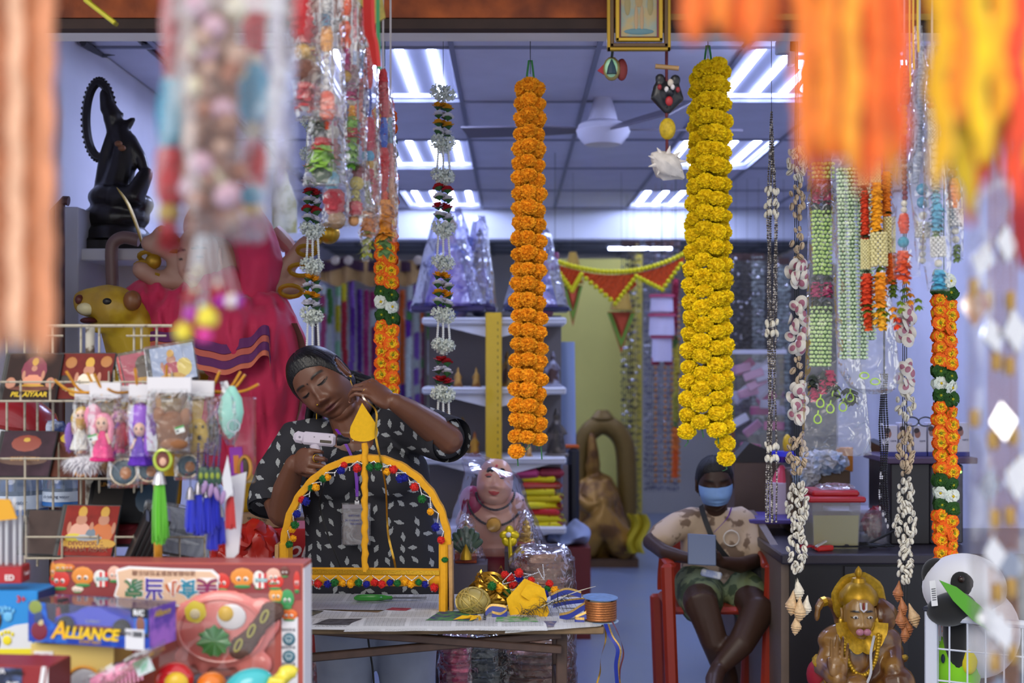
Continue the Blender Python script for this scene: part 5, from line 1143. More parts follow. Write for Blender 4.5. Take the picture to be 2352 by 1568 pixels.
def doll(hair,dress,x,y,s,skin='#e0b49a',tilt=0):
 def f(b,D):
  c=P(x,y,D);u=px(1,D)*s
  b.use(mat(skin,.5));b.ell(c,(11*u,10*u,13*u),n=16,m=12)
  b.use('#1c1c24');b.ell(c+V((-4*u,-9.2*u,1*u)),(1.7*u,1.2*u,2.4*u),n=8,m=6);b.ell(c+V((4.2*u,-9.2*u,1*u)),(1.7*u,1.2*u,2.4*u),n=8,m=6)
  b.use('#c0524a');b.ell(c+V((0,-9.6*u,-6*u)),(1.8*u,.8*u,.8*u),n=6,m=4)
  hm=mat(hair,.6,var=.15,vs=120);b.use(hm);b.ell(c+V((0,4*u,5*u)),(13.5*u,11*u,12*u),n=14,m=10)
  for q in(-1,1):b.tube(catmull([c+V((q*9*u,0,8*u)),c+V((q*14*u,-1*u,-4*u)),c+V((q*13*u,-2*u,-18*u)),c+V((q*15*u,-1*u,-30*u))],3),[5*u]*7+[4*u,3*u,1.5*u],7)
  b.use(mat(dress,.7,var=.2,vs=150,bump=.4,bs=200));b.lathe([(4*u,-12*u),(7*u,-20*u),(14*u,-38*u),(20*u,-58*u),(17*u,-60*u)],c,14,None,lambda t,z:1+.08*sin(6*t))
  b.use(mat(skin,.5));b.tube([c+V((-7*u,-2*u,-16*u)),c+V((-13*u,-6*u,-32*u))],[3*u,2.2*u],6);b.tube([c+V((7*u,-2*u,-16*u)),c+V((13*u,-6*u,-32*u))],[3*u,2.2*u],6)
 return f
def tagp(x,y):
 def f(b,D):b.use('#d9dcd8');b.box(P(x,y,D-.034),(.020,.001,.013),RM(0,-18,0));b.use('#3f9a4c');b.box(P(x-1,y-6,D-.0342),(.020,.001,.004),RM(0,-18,0));b.use('#2c2c34');b.box(P(x-5,y+3,D-.0344),(.006,.001,.004),RM(0,-18,0))
 return f
toybag('bagged doll with golden hair hanging at the end of the hooks',172,212,884,1048,3.16,[('doll',doll('#c9a23a','#d8d4cc',188,955,1.3,'#e0b49a')),('scarf',lambda b,D:(b.use(mat('#b98a2a',.6)),b.tube([P(180,968,D),P(188,978,D-.02),P(198,966,D)],.012,8)))],seed=2)
toybag('bagged doll with pink pigtails and hot pink skirt',206,278,880,1056,3.04,[('doll',doll('#e58aa4','#e8237e',236,972,1.45)),('hair_puff',lambda b,D:fur(b,P(214,955,D+.01),(.022,.018,.03),mat('#e08aa6',.8),120,.3,3)),('price_tag',tagp(213,1006))],seed=3)
toybag('bagged doll with pale pink hair and rose dress',264,300,888,1052,3.07,[('doll',doll('#e7b7bd','#e0387e',276,962,1.3)),('ribbon_bow',lambda b,D:(b.use('#b8404c'),b.ell(P(282,1000,D-.02),(.016,.01,.03),n=10,m=7)))],seed=4)
toybag('bagged doll with violet hair and purple cape',296,356,884,1054,3.03,[('doll',doll('#6a35c0','#5a22b0',322,985,1.4)),('cape',lambda b,D:(b.use(mat('#8a3ac8',.4)),b.ell(P(346,1005,D),(.014,.018,.055),RM(0,8,0),12,8),b.ell(P(322,965,D+.01),(.026,.018,.04),n=12,m=8)))],seed=6)
toybag('bagged brown plush animal under a bright header card',338,440,868,1042,3.0,[('plush_body',lambda b,D:(fur(b,P(396,985,D+.005),(.040,.028,.045),mat('#7d5234',.95,var=.15,vs=60),420,.10,5))),('plush_ears',lambda b,D:(b.use(mat('#8a5a38',.95)),b.ell(P(366,955,D),(.014,.014,.020),n=12,m=8),b.ell(P(428,958,D),(.014,.014,.020),n=12,m=8),b.ell(P(400,1020,D-.02),(.03,.016,.014),n=12,m=8))),('price_tag',tagp(413,987))],seed=7)
toybag('bagged yellow plush dog with dark nose',430,492,876,1044,3.05,[('plush_body',lambda b,D:fur(b,P(456,1000,D),(.026,.022,.042),mat('#d3ae45',.95,var=.15,vs=60),300,.14,8)),('nose',lambda b,D:(b.use('#2a1c14'),b.ell(P(458,1005,D-.026),(.005,.004,.006),n=8,m=6),b.ell(P(450,980,D-.024),(.003,.003,.004),n=8,m=6),b.ell(P(466,980,D-.024),(.003,.003,.004),n=8,m=6)))],seed=9)
toybag('bagged black plush shape at the far side of header cards',480,506,884,1046,3.09,[('plush_body',lambda b,D:(b.use(mat('#26302c',.9)),b.ell(P(490,1000,D),(.013,.016,.045),n=12,m=10)))],hdr=False,seed=10)
def keyrings():
 def t_(lb,x,y,D):return thing('key_ring',lb,'key ring',P(x,y,D),'key rings on the hook stand')
 D=3.02;t=t_('mint green pouch key ring with steel ring in tied film',527,1020,D)
 k=B(mat('#8fcabb',.6,var=.1,vs=30));k.lathe([(.002,.0),(.012,.012),(.024,.035),(.028,.06),(.022,.09),(.010,.108),(.006,.115)],P(527,1008,D),16,RM(0,3,0),lambda a,z:1-.25*abs(sin(a)));part('pouch',k,t)
 b=B(mat('#c9ccd4',.2,metal=.9));b.tube([P(537,978,D-.026)+V((.013*cos(a),0,.013*sin(a)))for a in[q*2*pi/18 for q in range(18)]],.0014,6,loop=True);part('ring',b,t)
 bag(t,[(876,508,516),(892,512,524),(915,508,545),(960,505,552),(1000,510,548),(1022,522,538)],D,.03,None,12,14,12,crink=.003)
 b=B(HDR);b.ribbon([P(514,876,D),P(524,905,D)],.016,V((.9,.2,.2)));part('header_card',b,t)
 D=3.1;t=t_('clear plastic box with amber medallion and purple card',565,1110,D)
 b=B(CLR);b.box(P(562,1010,D),(.046,.03,.19),b=.003);part('clear_box',b,t,sharp=20)
 b=B('#8a2aa0');b.box(P(543,1060,D-.02),(.028,.002,.065),RM(0,-3,0));b.use('#c8742a');b.box(P(543,1066,D-.0212),(.012,.001,.04),RM(0,-3,0));part('printed_card',b,t)
 b=B(mat('#b8843a',.3,metal=.6));b.tube([P(562,1075,D-.02)+V((.013*cos(a),0,.026*sin(a)))for a in[q*2*pi/22 for q in range(22)]],.0045,6,loop=True);b.use('#3a2c1e');b.ell(P(562,1075,D-.018),(.011,.003,.023),n=14,m=6);part('medallion',b,t)
 for k,(x,y,r,lb)in enumerate(((284,1084,30,'round deity medallion with rhinestone rim below the pink doll'),(343,1080,26,'second rhinestone medallion hidden beside the green tassel'),(432,1070,26,'gold rimmed medallion in clear sleeve beneath the yellow plush'))):
  D=3.06;t=t_(lb,x,y,D);R_=px(r,D)
  b=B(mat('#23495a',.4));b.ell(P(x,y,D),(R_*.95,.004,R_*.95),n=20,m=6);b.use('#b06a2a');b.ell(P(x+4,y+2,D-.003),(R_*.45,.003,R_*.5),n=12,m=6);part('medallion',b,t)
  b=B(mat('#d8c9b0',.15,metal=.7));beads(b,[P(x,y,D-.002)+V((R_*cos(a),0,R_*sin(a)))for a in[q*2*pi/40 for q in range(41)]],.0026,1.9,6,4);part('rhinestone_rim',b,t,kind='stuff')
  bag(t,[(y-r-30,x-r*1.1,x+r*1.1),(y,x-r*1.25,x+r*1.25),(y+r+6,x-r*1.2,x+r*1.2)],D,.014,None,20+k,8,12,crink=.002)
 def tassel(lb,x,y0,y1,w,col,D,cap='#c6c3c8',seed=1,topy=None):
  t=t_(lb,x,y0,D);rd=random.Random(seed);b=B(mat(cap,.2,metal=.8));b.lathe([(px(w*.16,D),.02),(px(w*.30,D),.012),(px(w*.42,D),-.006)],P(x,y0,D),12);part('metal_cap',b,t)
  b=B(mat(col,.45,sheen=.4))
  for k in range(70):
   a=rd.uniform(0,6.28);q=sqrt(rd.random());e=V((px(w*.42,D)*q*cos(a),px(w*.42,D)*q*sin(a),0));p=P(x,y0,D)+e*.6;z=px((y1-y0)*rd.uniform(.86,1.02),D)
   b.tube([p,p+e*.35+V((0,0,-z*.5)),p+e*rd.uniform(.2,.6)+V((rd.uniform(-.003,.003),0,-z))],[.0016,.0019,.0016],4,cap=False)
  part('threads',b,t,kind='stuff')
  b=B(mat('#3a3a40',.5));b.tube([P(x,y0-8,D),P(x,topy or y0-60,D)],.0012,5);part('cord',b,t);return t
 t=tassel('lime green tassel key ring with oval deity charm',366,1105,1248,40,'#5fbe1c',2.98,topy=1070);D=2.98
 b=B(mat('#b7c84a',.25,metal=.4));b.tube([P(374,1056,D)+V((px(19,D)*cos(a),0,px(23,D)*sin(a)))for a in[q*2*pi/24 for q in range(24)]],.0038,7,loop=True);b.use('#6e2f28');b.ell(P(374,1056,D),(px(17,D),.003,px(20,D)),n=16,m=6);b.use('#d8a890');b.ell(P(374,1060,D-.003),(px(8,D),.002,px(10,D)),n=10,m=6);part('oval_charm',b,t)
 for k,(x,y0,y1)in enumerate(((437,1140,1222),(456,1128,1228),(475,1135,1226),(493,1122,1212),(488,1190,1262),(505,1180,1250))):
  tassel('royal blue silk tassel key ring, '+('outermost beside the green tassel','second of the six','third of the six','fourth and highest of the six','fifth, hanging low','last, next to the red tassel')[k],x,y0,y1,26,'#1527c4',3.0+.012*k,'#8d8a94',30+k)
 tassel('red silk tassel key ring beside the blue tassels',529,1132,1214,24,'#c42a28',3.02,seed=44)
 t=thing('bead_charms','cluster of purple beads and peacock feather charms above blue tassels','charm',P(480,1060,3.03));rd=random.Random(5)
 for k in range(5):
  b=B(mat('#3a2466',.2));beads(b,[P(455+k*13+rd.uniform(-4,4),1010+rd.uniform(-20,20),3.03),P(452+k*12,1085+rd.uniform(-10,25),3.02)],.0032,2,6,4);part('bead_strand',b,t,kind='stuff')
 for k in range(4):b=B(mat('#2c4a3a',.4));c=P(462+k*13,1092,3.0);b.ell(c,(.008,.003,.02),RM(0,rd.uniform(-20,20),0),12,8);b.use('#8a9a2c');b.ell(c+V((0,-.003,0)),(.004,.001,.007),n=8,m=6);part('feather_charm',b,t)
 for k in range(4):b=B(mat('#9a7aa8',.4));b.ell(P(470+k*14,1118+8*k,3.0),(.006,.004,.016),RM(0,rd.uniform(-20,20),0),8,8);part('lilac_charm',b,t)
 b=B(mat('#d6d6de',.6));b.prism([(0,0),(.05,.02),(.045,-.16),(.02,-.19)],.0015,M4(RM(0,4,0),P(513,1100,3.07)));one('price_card',b,'white price card hanging behind the red tassel','card')
 b=B(mat('#cfcfd6',.6));b.prism([(0,0),(.012,.05),(.024,-.03),(.006,-.05)],.0015,M4(RM(0,0,0),P(510,1098,3.0)));one('folded_card',b,'small folded white card beside peacock charms','card')
 b=B();fur(b,P(195,1062,3.13),(.05,.022,.016),mat('#dedce2',.95),300,.35,11);one('white_plush',b,'white fluffy plush strip under the golden-haired doll','toy')
 b=B();fur(b,P(160,1000,3.17),(.012,.014,.034),mat('#8a68b8',.95),200,.2,12);one('purple_plush',b,'purple fluffy plush beside the golden-haired doll','toy')
 b=B();fur(b,P(265,1070,3.1),(.035,.02,.016),mat('#7a5a3e',.95),240,.3,13);one('brown_plush',b,'brown fluffy plush peeping out below the pink dolls','toy')
keyrings()
#boxed toys at the front of the stall
class Fr:
 def __init__(s,o,yaw=0,k=1.):s.o=V(o);s.k=k;s.R=RM(0,0,yaw)@Matrix.Scale(k,3)
 def __call__(s,x,y,z):return s.o+s.R@V((x,y,z))
def boxb(b,F,x0,y0,z0,x1,y1,z1,bv=.0):return b.box(F((x0+x1)/2,(y0+y1)/2,(z0+z1)/2),(abs(x1-x0),abs(y1-y0),abs(z1-z0)),F.R,b=bv)
def disc(b,F,x,z,rx,rz,y=-.001,col=None,th=.0012,n=18):
 if col:b.use(mat(col,.45))
 return b.ell(F(x,y,z),(rx,th,rz),F.R,n,6)
def ftext(F,s,size,col,t,x,z,y=-.002,rz=0,**k):return text(s,size*F.k,mat(col,.45),t,F(x,y,z),(F.R@RM(0,rz,0)@RM(90,0,0)).to_euler(),**k)
def cook_set():
 D=2.98;p=P(117,1290,D);W_,H_=.545,p.z-SZ;F=Fr((p.x,D,SZ),-3.0);u=W_/588
 t=thing('toy_box','big pink toy cooking set box standing upside down with Chinese lettering','toy box',(p.x,D,SZ))
 X=lambda px_:(px_-117)*u;Z=lambda py:H_-(py-1290)*u*1.0
 b=B(mat('#b4574c',.45));boxb(b,F,0,.002,0,W_,.085,H_,.002);body=part('carton',b,t)
 b=B(mat('#8f3a3c',.45));boxb(b,F,.004,-.0004,Z(1372),W_-.006,.002,H_-.003);part('top_panel',b,t)
 b=B(mat('#e8e6ec',.4));boxb(b,F,X(655),-.0006,0,X(692),.002,Z(1412));boxb(b,F,W_-.003,.003,0,W_+.0008,.084,H_-.01);part('white_side_panel',b,t)
 b=B()
 def veg(x,y,rx,rz,col,leaf='#3f8a4a'):
  disc(b,F,X(x),Z(y),rx*u,rz*u,-.0012,col)
  for s in(-1,1):disc(b,F,X(x)+s*rx*u*.3,Z(y)-rz*u*.15,rx*u*.2,rz*u*.24,-.0022,'#f2eee8');disc(b,F,X(x)+s*rx*u*.27,Z(y)-rz*u*.2,rx*u*.11,rz*u*.14,-.0030,'#2a1a18')
  disc(b,F,X(x),Z(y)-rz*u*.95,rx*u*.7,rz*u*.22,-.0014,leaf)
 for x,y,rx,rz,c in((138,1330,24,22,'#d83a30'),(192,1322,26,22,'#e8923a'),(140,1302,20,9,'#e8a03a'),(160,1302,14,8,'#e07a2a'),(233,1325,16,18,'#e8e2dc'),(266,1316,16,18,'#eab8a4'),(122,1310,6,20,'#e8903a'),(180,1352,14,8,'#f0d8c8'),(640,1330,20,18,'#d83a30'),(564,1322,28,22,'#e8923a'),(516,1332,20,20,'#d83a30'),(602,1326,14,20,'#e8e2dc'),(636,1318,18,18,'#eab8a4'),(662,1308,12,12,'#6a3028'),(642,1362,17,17,'#eda03a'),(668,1370,16,22,'#3f9a5a'),(672,1406,20,13,'#e8722a'),(690,1330,8,24,'#d23a30')):veg(x,y,rx,rz,c)
 for x in(226,596):
  for k in range(4):b.use(mat('#d8353a' if k%2 else '#f0ece8',.45));boxb(b,F,X(x+k*6),-.0026,Z(1346),X(x+k*6+6),-.0014,Z(1312))
  b.use(mat('#6ab0b8',.45));boxb(b,F,X(x-2),-.0034,Z(1332),X(x+26),-.0026,Z(1324))
 part('vegetable_print',b,t,kind='stuff')
 for x in(238,608):ftext(F,'CEREALS',.007,'#e8f4f4',t,X(x),Z(1328),-.004,180)
 pl=[(270,1306),(300,1298),(400,1302),(496,1304),(512,1318),(508,1350),(516,1374),(498,1388),(420,1390),(330,1384),(282,1378),(266,1366),(274,1340)]
 b=B(mat('#f1eef0',.4));b.prism([(X(x),Z(y))for x,y in pl],.003,M4(F.R,F(0,-.0045,0)));q=part('title_plaque',b,t)
 b=B(mat('#e9c3a4',.4));b.prism([(X(390+(x-390)*.955),Z(1345+(y-1345)*.88))for x,y in pl],.003,M4(F.R,F(0,-.0056,0)));part('plaque_ground',b,q)
 for ch,x,c,s in(('美',484,'#8a2560',.047),('食',441,'#2c8aa8',.042),('小',405,'#c8602a',.034),('当',361,'#4a2ca0',.047),('家',314,'#3f7a58',.042)):
  ftext(F,ch,s,'#f6f3f6',t,X(x),Z(1345),-.0064,180,off=.0026,ex=.0003);ftext(F,ch,s,c,t,X(x),Z(1345),-.0074,180,off=.0008,ex=.0005)
 ftext(F,'迷你厨具探索烹饪的乐趣',.0125,'#8a5a4a',t,X(383),Z(1312),-.0064,180)
 for y in(1462,1502,1540):
  b=B();disc(b,F,X(672),Z(y),15*u,15*u,-.0018,'#3f6878',.0016,24);disc(b,F,X(672),Z(y),12.5*u,12.5*u,-.0026,'#4a7688',.0014,24);i_=part('round_icon',b,t)
  b=B(mat('#e6eef0',.4));b.tube([F(X(672)+7*u*cos(a)*(1+.25*sin(3*a)),-.004,Z(y)+8*u*sin(a)*(1+.2*cos(2*a)))for a in[k*2*pi/20 for k in range(20)]],.0006,5,loop=True);b.tube([F(X(666),-.004,Z(y)-2*u),F(X(678),-.004,Z(y)-2*u)],.0006,5);part('icon_print',b,i_)
  ftext(F,'安全材质',.0075,'#6a6a74',t,X(671),Z(y-22),-.0016,180)
 SP=mat('#ea8078',.22,coat=.6,name='coral_plastic');pr=[]
 F2=lambda x,y,z:F(X(x),-z,Z(y))
 k=B()
 k.ell(F2(520,1440,.006),(116*u,.018,92*u),F.R,32,16);k.ell(F2(440,1420,.004),(34*u,.014,46*u),F.R,20,10);k.ell(F2(610,1420,.004),(40*u,.014,56*u),F.R,20,10)
 for x,y,rx,ry in((430,1508,26,28),(474,1528,14,20),(570,1530,18,22),(600,1516,22,26),(640,1424,14,26),(618,1518,18,24)):k.ell(F2(x,y,.004),(rx*u,.012,ry*u),F.R,16,10)
 pb=blob(k,.0055,3);pb.use(SP);part('plate',pb,t,sharp=None)
 b=B(SP);b.tube([F2(520+96*cos(a)*1.02,1440+72*sin(a),.020)for a in[q*2*pi/40 for q in range(40)]],.0042,8,loop=True);part('plate_rim',b,t)
 b=B(mat('#f1eef2',.3));b.ell(F2(545,1408,.024),(34*u,.004,30*u),F.R,20,8);e=part('egg_white',b,t);b=B(mat('#f0c01e',.25));b.ell(F2(533,1400,.028),(18*u,.007,18*u),F.R,16,10);part('egg_yolk',b,e)
 b=B(mat('#f0d83a',.35));b.lathe([(25*u,0),(25*u,.006),(12*u,.008)],F2(462,1398,.018),18,F.R@RM(90,0,0),lambda a,z:1+.05*sin(12*a));b.use('#e9d8b0');b.ell(F2(462,1402,.026),(12*u,.003,12*u),F.R,12,6);part('corn_slice',b,t)
 b=B(mat('#2f8a34',.25,coat=.5));b.grid(lambda a,v:F2(508+36*v*cos(a*2*pi)*(1+.13*sin(a*2*pi*9)),1462+34*v*sin(a*2*pi)*(1+.10*sin(a*2*pi*11)),.034+.004*v*sin(a*2*pi*9)*v),54,5,True);part('lettuce',b,t,sharp=None)
 k=B();
 for f in range(9):k.ell(F2(562+9.5*f,1484-11*f,.024),((24+6*sin(f))*u,.009,(22+5*sin(f*1.7))*u),F.R,12,8)
 sb=blob(k,.005,1)
 sb.v=[v+V((rj(.0007),rj(.0007),rj(.0007)))for v in sb.v];sb.use(mat('#5a3a30',.25,var=.25,vs=150,bump=.5,bs=220));part('steak',sb,t,sharp=None)
 for f in(0,3,6):b=B('#c8c060');b.tube([F2(564+10*f+13*cos(a)*.5-9*sin(a)*.6,1470-11*f+14*sin(a),.036)for a in[q*2*pi/14 for q in range(14)]],.0022,6,loop=True);part('onion_ring',b,t)
 for x,y,c in((395,1560,'#c42a28'),(425,1545,'#d8342a'),(470,1556,'#6a6f86'),(540,1560,'#5a5f7c')):b=B(mat(c,.25,coat=.5));b.ell(F2(x,y,.012),(22*u,.014,16*u),F.R,14,8);part('play_food',b,t)
 b=B(CLR);boxb(b,F,X(385),-.046,0,X(650),-.044,Z(1350));part('blister_window',b,t)
cook_set()
def car_box():
 p=P(66,1358,2.80);F=Fr((p.x,2.80,P(66,1472,2.80).z),-17,.87);W_,H_,DP=.318,.091,.11
 t=thing('toy_box','window box with blue sports car and yellow ALLIANCE lettering','toy box',F(W_/2,.05,0))
 b=B(mat('#1b2f8f',.4));boxb(b,F,0,DP-.002,0,W_,DP,H_);part('back_card',b,t)
 b=B(mat('#14246e',.4));boxb(b,F,0,0,0,W_,DP,.003);part('floor_card',b,t)
 b=B(mat('#1c3fae',.35,col2='#2a6ad0',vs=30));b.prism([(0,0),(W_,0),(W_,.026),(.10,.028),(.052,.055),(.045,H_),(0,H_)],.002,M4(F.R,F(0,-.002,0)));part('front_card',b,t)
 b=B();
 for x,z,rx,rz,c in((.020,.080,.018,.016,'#8a9a4a'),(.028,.056,.012,.016,'#3a4a78'),(.030,.026,.022,.022,'#7a2038'),(.034,.045,.008,.010,'#c8b88a')):disc(b,F,x,z,rx,rz,-.003,c)
 part('corner_print',b,t)
 b=B(mat('#5a3aa8',.35,col2='#a86ad0',vs=20));boxb(b,F,W_-.001,0,0,W_+.001,DP,H_);part('side_card',b,t);
 text('Alliance',.019,mat('#d8b43a',.4),t,F(W_+.002,.05,.075),(F.R@RM(0,0,90)@RM(90,0,0)).to_euler(),shear=.3)
 ftext(F,'A',.056,'#f2b81a',t,.082,.029,-.0035,shear=.25,off=.001,ex=.001);ftext(F,'LLIANCE',.036,'#f0c81e',t,.168,.026,-.0035,shear=.25,off=.0012,ex=.001,sx=1.0)
 ftext(F,'SUPER HERO',.010,'#d8a82a',t,.165,.0075,-.0035,shear=.2)
 b=B(mat('#14161c',.4));boxb(b,F,.272,-.0035,.070,.312,-.0015,H_);part('brand_patch',b,t);ftext(F,'R/C',.017,'#f0f2f6',t,.292,.081,-.0042,off=.0006)
 b=B(mat('#2f6fd0',.4));boxb(b,F,.280,-.003,.036,.312,-.001,.069);disc(b,F,.296,.055,.011,.018,-.004,'#8a5a4a');part('corner_patch',b,t)
 b=B(mat('#dfe0e8',.5));boxb(b,F,.258,-.005,-.002,.306,-.003,.044);st=part('price_sticker',b,t);ftext(F,'MC',.014,'#34363e',t,.269,.033,-.006)
 b=B('#4a4c56')
 for k in range(9):boxb(b,F,.279+k*.0026,-.0062,.027,.2802+k*.0026+.0004*(k%3),-.005,.039)
 part('barcode_print',b,st)
 b=B(CLR);boxb(b,F,.046,-.001,.028,W_-.002,0,H_);boxb(b,F,0,0,H_-.001,W_,DP,H_);part('clear_window',b,t)
 c=thing('toy_car','shiny blue toy sports car inside the window box','toy car',F(.17,.045,.03))
 bl=mat('#1f35d8',.15,coat=.8,name='car_paint');prof=[(.060,.040),(.062,.056),(.075,.064),(.105,.068),(.128,.080),(.150,.086),(.185,.084),(.215,.072),(.245,.064),(.268,.054),(.274,.040),(.268,.032),(.065,.032)]
 b=B(bl);n=len(prof)
 ring=lambda y,s:[F(.165+(x-.165)*(1 if z<.062 else s),y,z)for x,z in prof]
 V_=ring(.014,.88)+ring(.022,1)+ring(.068,1)+ring(.076,.88);b.add(V_,[tuple(range(n))]+[tuple(range(3*n,4*n))[::-1]]+[(a*n+k,(a+1)*n+k,(a+1)*n+(k+1)%n,a*n+(k+1)%n)for a in range(3)for k in range(n)]);part('car_body',b,c,sharp=35)
 b=B(mat('#0d0f14',.1));b.prism([(.120,.070),(.138,.080),(.158,.0825),(.190,.079),(.208,.069)],.004,M4(F.R,F(0,.0165,0)));part('side_window',b,c)
 b=B(mat('#7a1a24',.3));boxb(b,F,.11,.012,.032,.225,.02,.042);part('side_skirt',b,c)
 for x in(.092,.240):
  for y in(.010,.07):
   b=B(mat('#15151a',.5));b.lathe([(.006,-.007),(.021,-.007),(.0225,0),(.021,.007),(.006,.007)],F(x,y,.040),20,F.R@RM(90,0,0));w=part('wheel',b,c)
   b=B(mat('#3a3a42',.3,metal=.6));b.lathe([(.002,-.002),(.013,0),(.014,.002)],F(x,y-.007,.040),10,F.R@RM(90,0,0));part('hub',b,w)
 ftext(F,'SUPERBOY',.008,'#aeb6d8',c,.162,.052,.0128)
 b=B(mat('#16161c',.3));boxb(b,F,.05,.03,.035,.07,.06,.095,.004);b.use(mat('#b3222a',.3));b.ell(F(.060,.028,.06),(.006,.004,.018),F.R,10,8);r=one('remote_control',b,'black remote control with red grips beside the toy car','remote')
car_box()
def small_boxes():
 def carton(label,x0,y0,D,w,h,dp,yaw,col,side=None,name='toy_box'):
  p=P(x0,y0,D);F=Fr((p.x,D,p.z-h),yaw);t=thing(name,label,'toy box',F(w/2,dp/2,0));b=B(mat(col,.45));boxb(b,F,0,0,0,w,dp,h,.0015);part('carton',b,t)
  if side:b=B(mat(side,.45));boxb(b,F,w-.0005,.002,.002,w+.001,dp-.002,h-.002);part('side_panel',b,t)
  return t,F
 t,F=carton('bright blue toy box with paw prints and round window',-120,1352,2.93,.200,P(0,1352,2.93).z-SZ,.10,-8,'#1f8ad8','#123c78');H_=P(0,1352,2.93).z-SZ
 b=B(mat('#d9dce6',.45));b.prism([(.0,H_-.128),(.188,H_-.125),(.188,H_-.066),(.15,H_-.072),(.115,H_-.086),(0,H_-.088)],.0015,M4(F.R,F(0,-.001,0)));part('white_panel',b,t)
 b=B(mat('#e3d61e',.45));b.prism([(.0,H_-.140),(.188,H_-.134),(.188,H_-.120),(0,H_-.127)],.0015,M4(F.R,F(0,-.0022,0)));part('yellow_band',b,t)
 for x,z,c in((.136,H_-.055,'#6ab8e8'),(.134,H_-.104,'#e8d81e')):
  b=B();disc(b,F,x,z,.010,.010,-.0028,c)
  for k in range(4):disc(b,F,x-.012+.008*k,z+.013+.004*(k in(1,2)),.0034,.0046,-.0028,c)
  part('paw_print',b,t)
 ftext(F,'3+',.019,'#c8343a',t,.165,H_-.018,-.0022,off=.0006);ftext(F,'ody gently',.010,'#7ac0ec',t,.115,H_-.035,-.0022,off=.0003);ftext(F,'s to the market',.010,'#7ac0ec',t,.115,H_-.047,-.0022,off=.0003);ftext(F,'Lilo',.012,'#e8c82a',t,.15,.008,-.0022)
 b=B(mat('#3f4047',.2,coat=.6));b.ell(F(.098,.0,H_-.062),(.024,.006,.026),F.R,20,10);b.ell(F(.092,.0,H_-.108),(.028,.006,.028),F.R,20,10);part('window_toy',b,t)
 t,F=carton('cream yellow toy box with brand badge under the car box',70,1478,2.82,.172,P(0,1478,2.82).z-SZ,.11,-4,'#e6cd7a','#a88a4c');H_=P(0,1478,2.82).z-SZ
 b=B(mat('#f0eef0',.45));boxb(b,F,.008,-.002,H_-.034,.048,0,H_-.014,.001);q=part('badge',b,t);ftext(F,'WooHoo',.010,'#c0486a',t,.028,H_-.023,-.003)
 b=B(mat('#b9bcc6',.3));b.ell(F(.112,0,H_-.082),(.036,.006,.036),F.R,22,10);b.use(mat('#e8a01e',.4));b.tube([F(.112+.038*cos(a),-.004,H_-.082+.038*sin(a))for a in[k*pi/14 for k in range(-3,15)]],.003,6);part('round_window',b,t)
 b=B(mat('#2a2020',.5));b.ell(F(.045,0,H_-.07),(.020,.004,.020),F.R,16,6);part('dark_spot',b,t)
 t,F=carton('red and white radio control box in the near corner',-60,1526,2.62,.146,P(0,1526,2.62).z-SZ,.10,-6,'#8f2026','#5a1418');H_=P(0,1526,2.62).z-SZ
 b=B(mat('#1a2440',.3,col2='#4a5a8a',vs=30));boxb(b,F,0,-.002,0,.095,0,H_-.004,.001);part('dark_window',b,t)
 b=B(mat('#e8e6ea',.4));b.prism([(.104,0),(.112,0),(.142,H_),(.134,H_)],.001,M4(F.R,F(0,-.002,0)));b.prism([(.118,0),(.122,0),(.146,H_*.8),(.146,H_)],.001,M4(F.R,F(0,-.002,0)));part('stripe',b,t)
 ftext(F,'NEXA',.013,'#e6e4e8',t,.045,H_-.010,-.0035,off=.0005);ftext(F,'POWER',.010,'#20242c',t,.082,H_-.014,-.0035,off=.0003);ftext(F,'R/C',.015,'#f0f2f6',t,.078,H_-.036,-.0035,off=.0005);ftext(F,'DX',.012,'#e0dce0',t,.13,H_-.045,-.0035)
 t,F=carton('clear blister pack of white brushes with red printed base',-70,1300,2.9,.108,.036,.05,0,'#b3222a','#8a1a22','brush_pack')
 ftext(F,'ED',.016,'#f0e6e6',t,.084,.012,-.0022,off=.0005);text('Trunk',.012,mat('#f0d8d8',.4),t,F(.110,.025,.018),(F.R@RM(0,0,90)@RM(90,0,0)).to_euler(),shear=.2)
 for k in range(7):
  b=B(mat('#dfe1e8',.3));b.tube([F(.012+.0145*k,.02+.006*(k%2),.034),F(.012+.0145*k,.02+.006*(k%2),.16+.008*(k%3))],.0034,6);part('brush',b,t)
 b=B(mat('#e0a21e',.45));b.prism([(.03,.128),(.10,.135),(.085,.175),(.03,.178)],.004,M4(F.R,F(0,-.004,0)));part('orange_top',b,t)
 b=B(CLR);boxb(b,F,0,-.003,.036,.106,.05,.15);part('blister',b,t)
 D=2.75
 t=thing('bagged_toy','clear bag with pink plastic comb toy lying in front','toy',P(300,1560,D),'loose bagged toys at the front')
 b=B(mat('#e88ab0',.3));b.tube([P(215,1572,D),P(280,1545,D),P(345,1520,D)],[.016,.02,.012],10);part('pink_toy',b,t)
 for k in range(12):b=B(mat('#f0a8c8',.3));c=P(225+k*9,1565-k*3.6,D-.018);b.tube([c,c+V((.002,0,-.03))],.0022,5);part('comb_tooth',b,t)
 b=B(mat('#7ab89a',.5,col2='#d8e0e6',vs=40));b.box(P(330,1530,D-.02),(.035,.002,.03),RM(0,-24,0));part('printed_card',b,t)
 b=B(FILM);b.grid(lambda u,v:P(190+u*190,1590-u*110+(v-.5)*70*(1-.7*u),D-.03-.015*sin(v*pi))+V((0,rj(.004),rj(.004))),14,6);part('film',b,t,sharp=20)
 b=B(mat('#c8242a',.2,coat=.6));b.ell(P(400,1560,2.8),(.04,.03,.035),n=18,m=12);b.use(mat('#e0b82a',.3));b.ell(P(405,1568,2.77),(.024,.012,.022),n=12,m=8);one('red_toy',b,'glossy red toy pot lid at the bottom of the stall','toy')
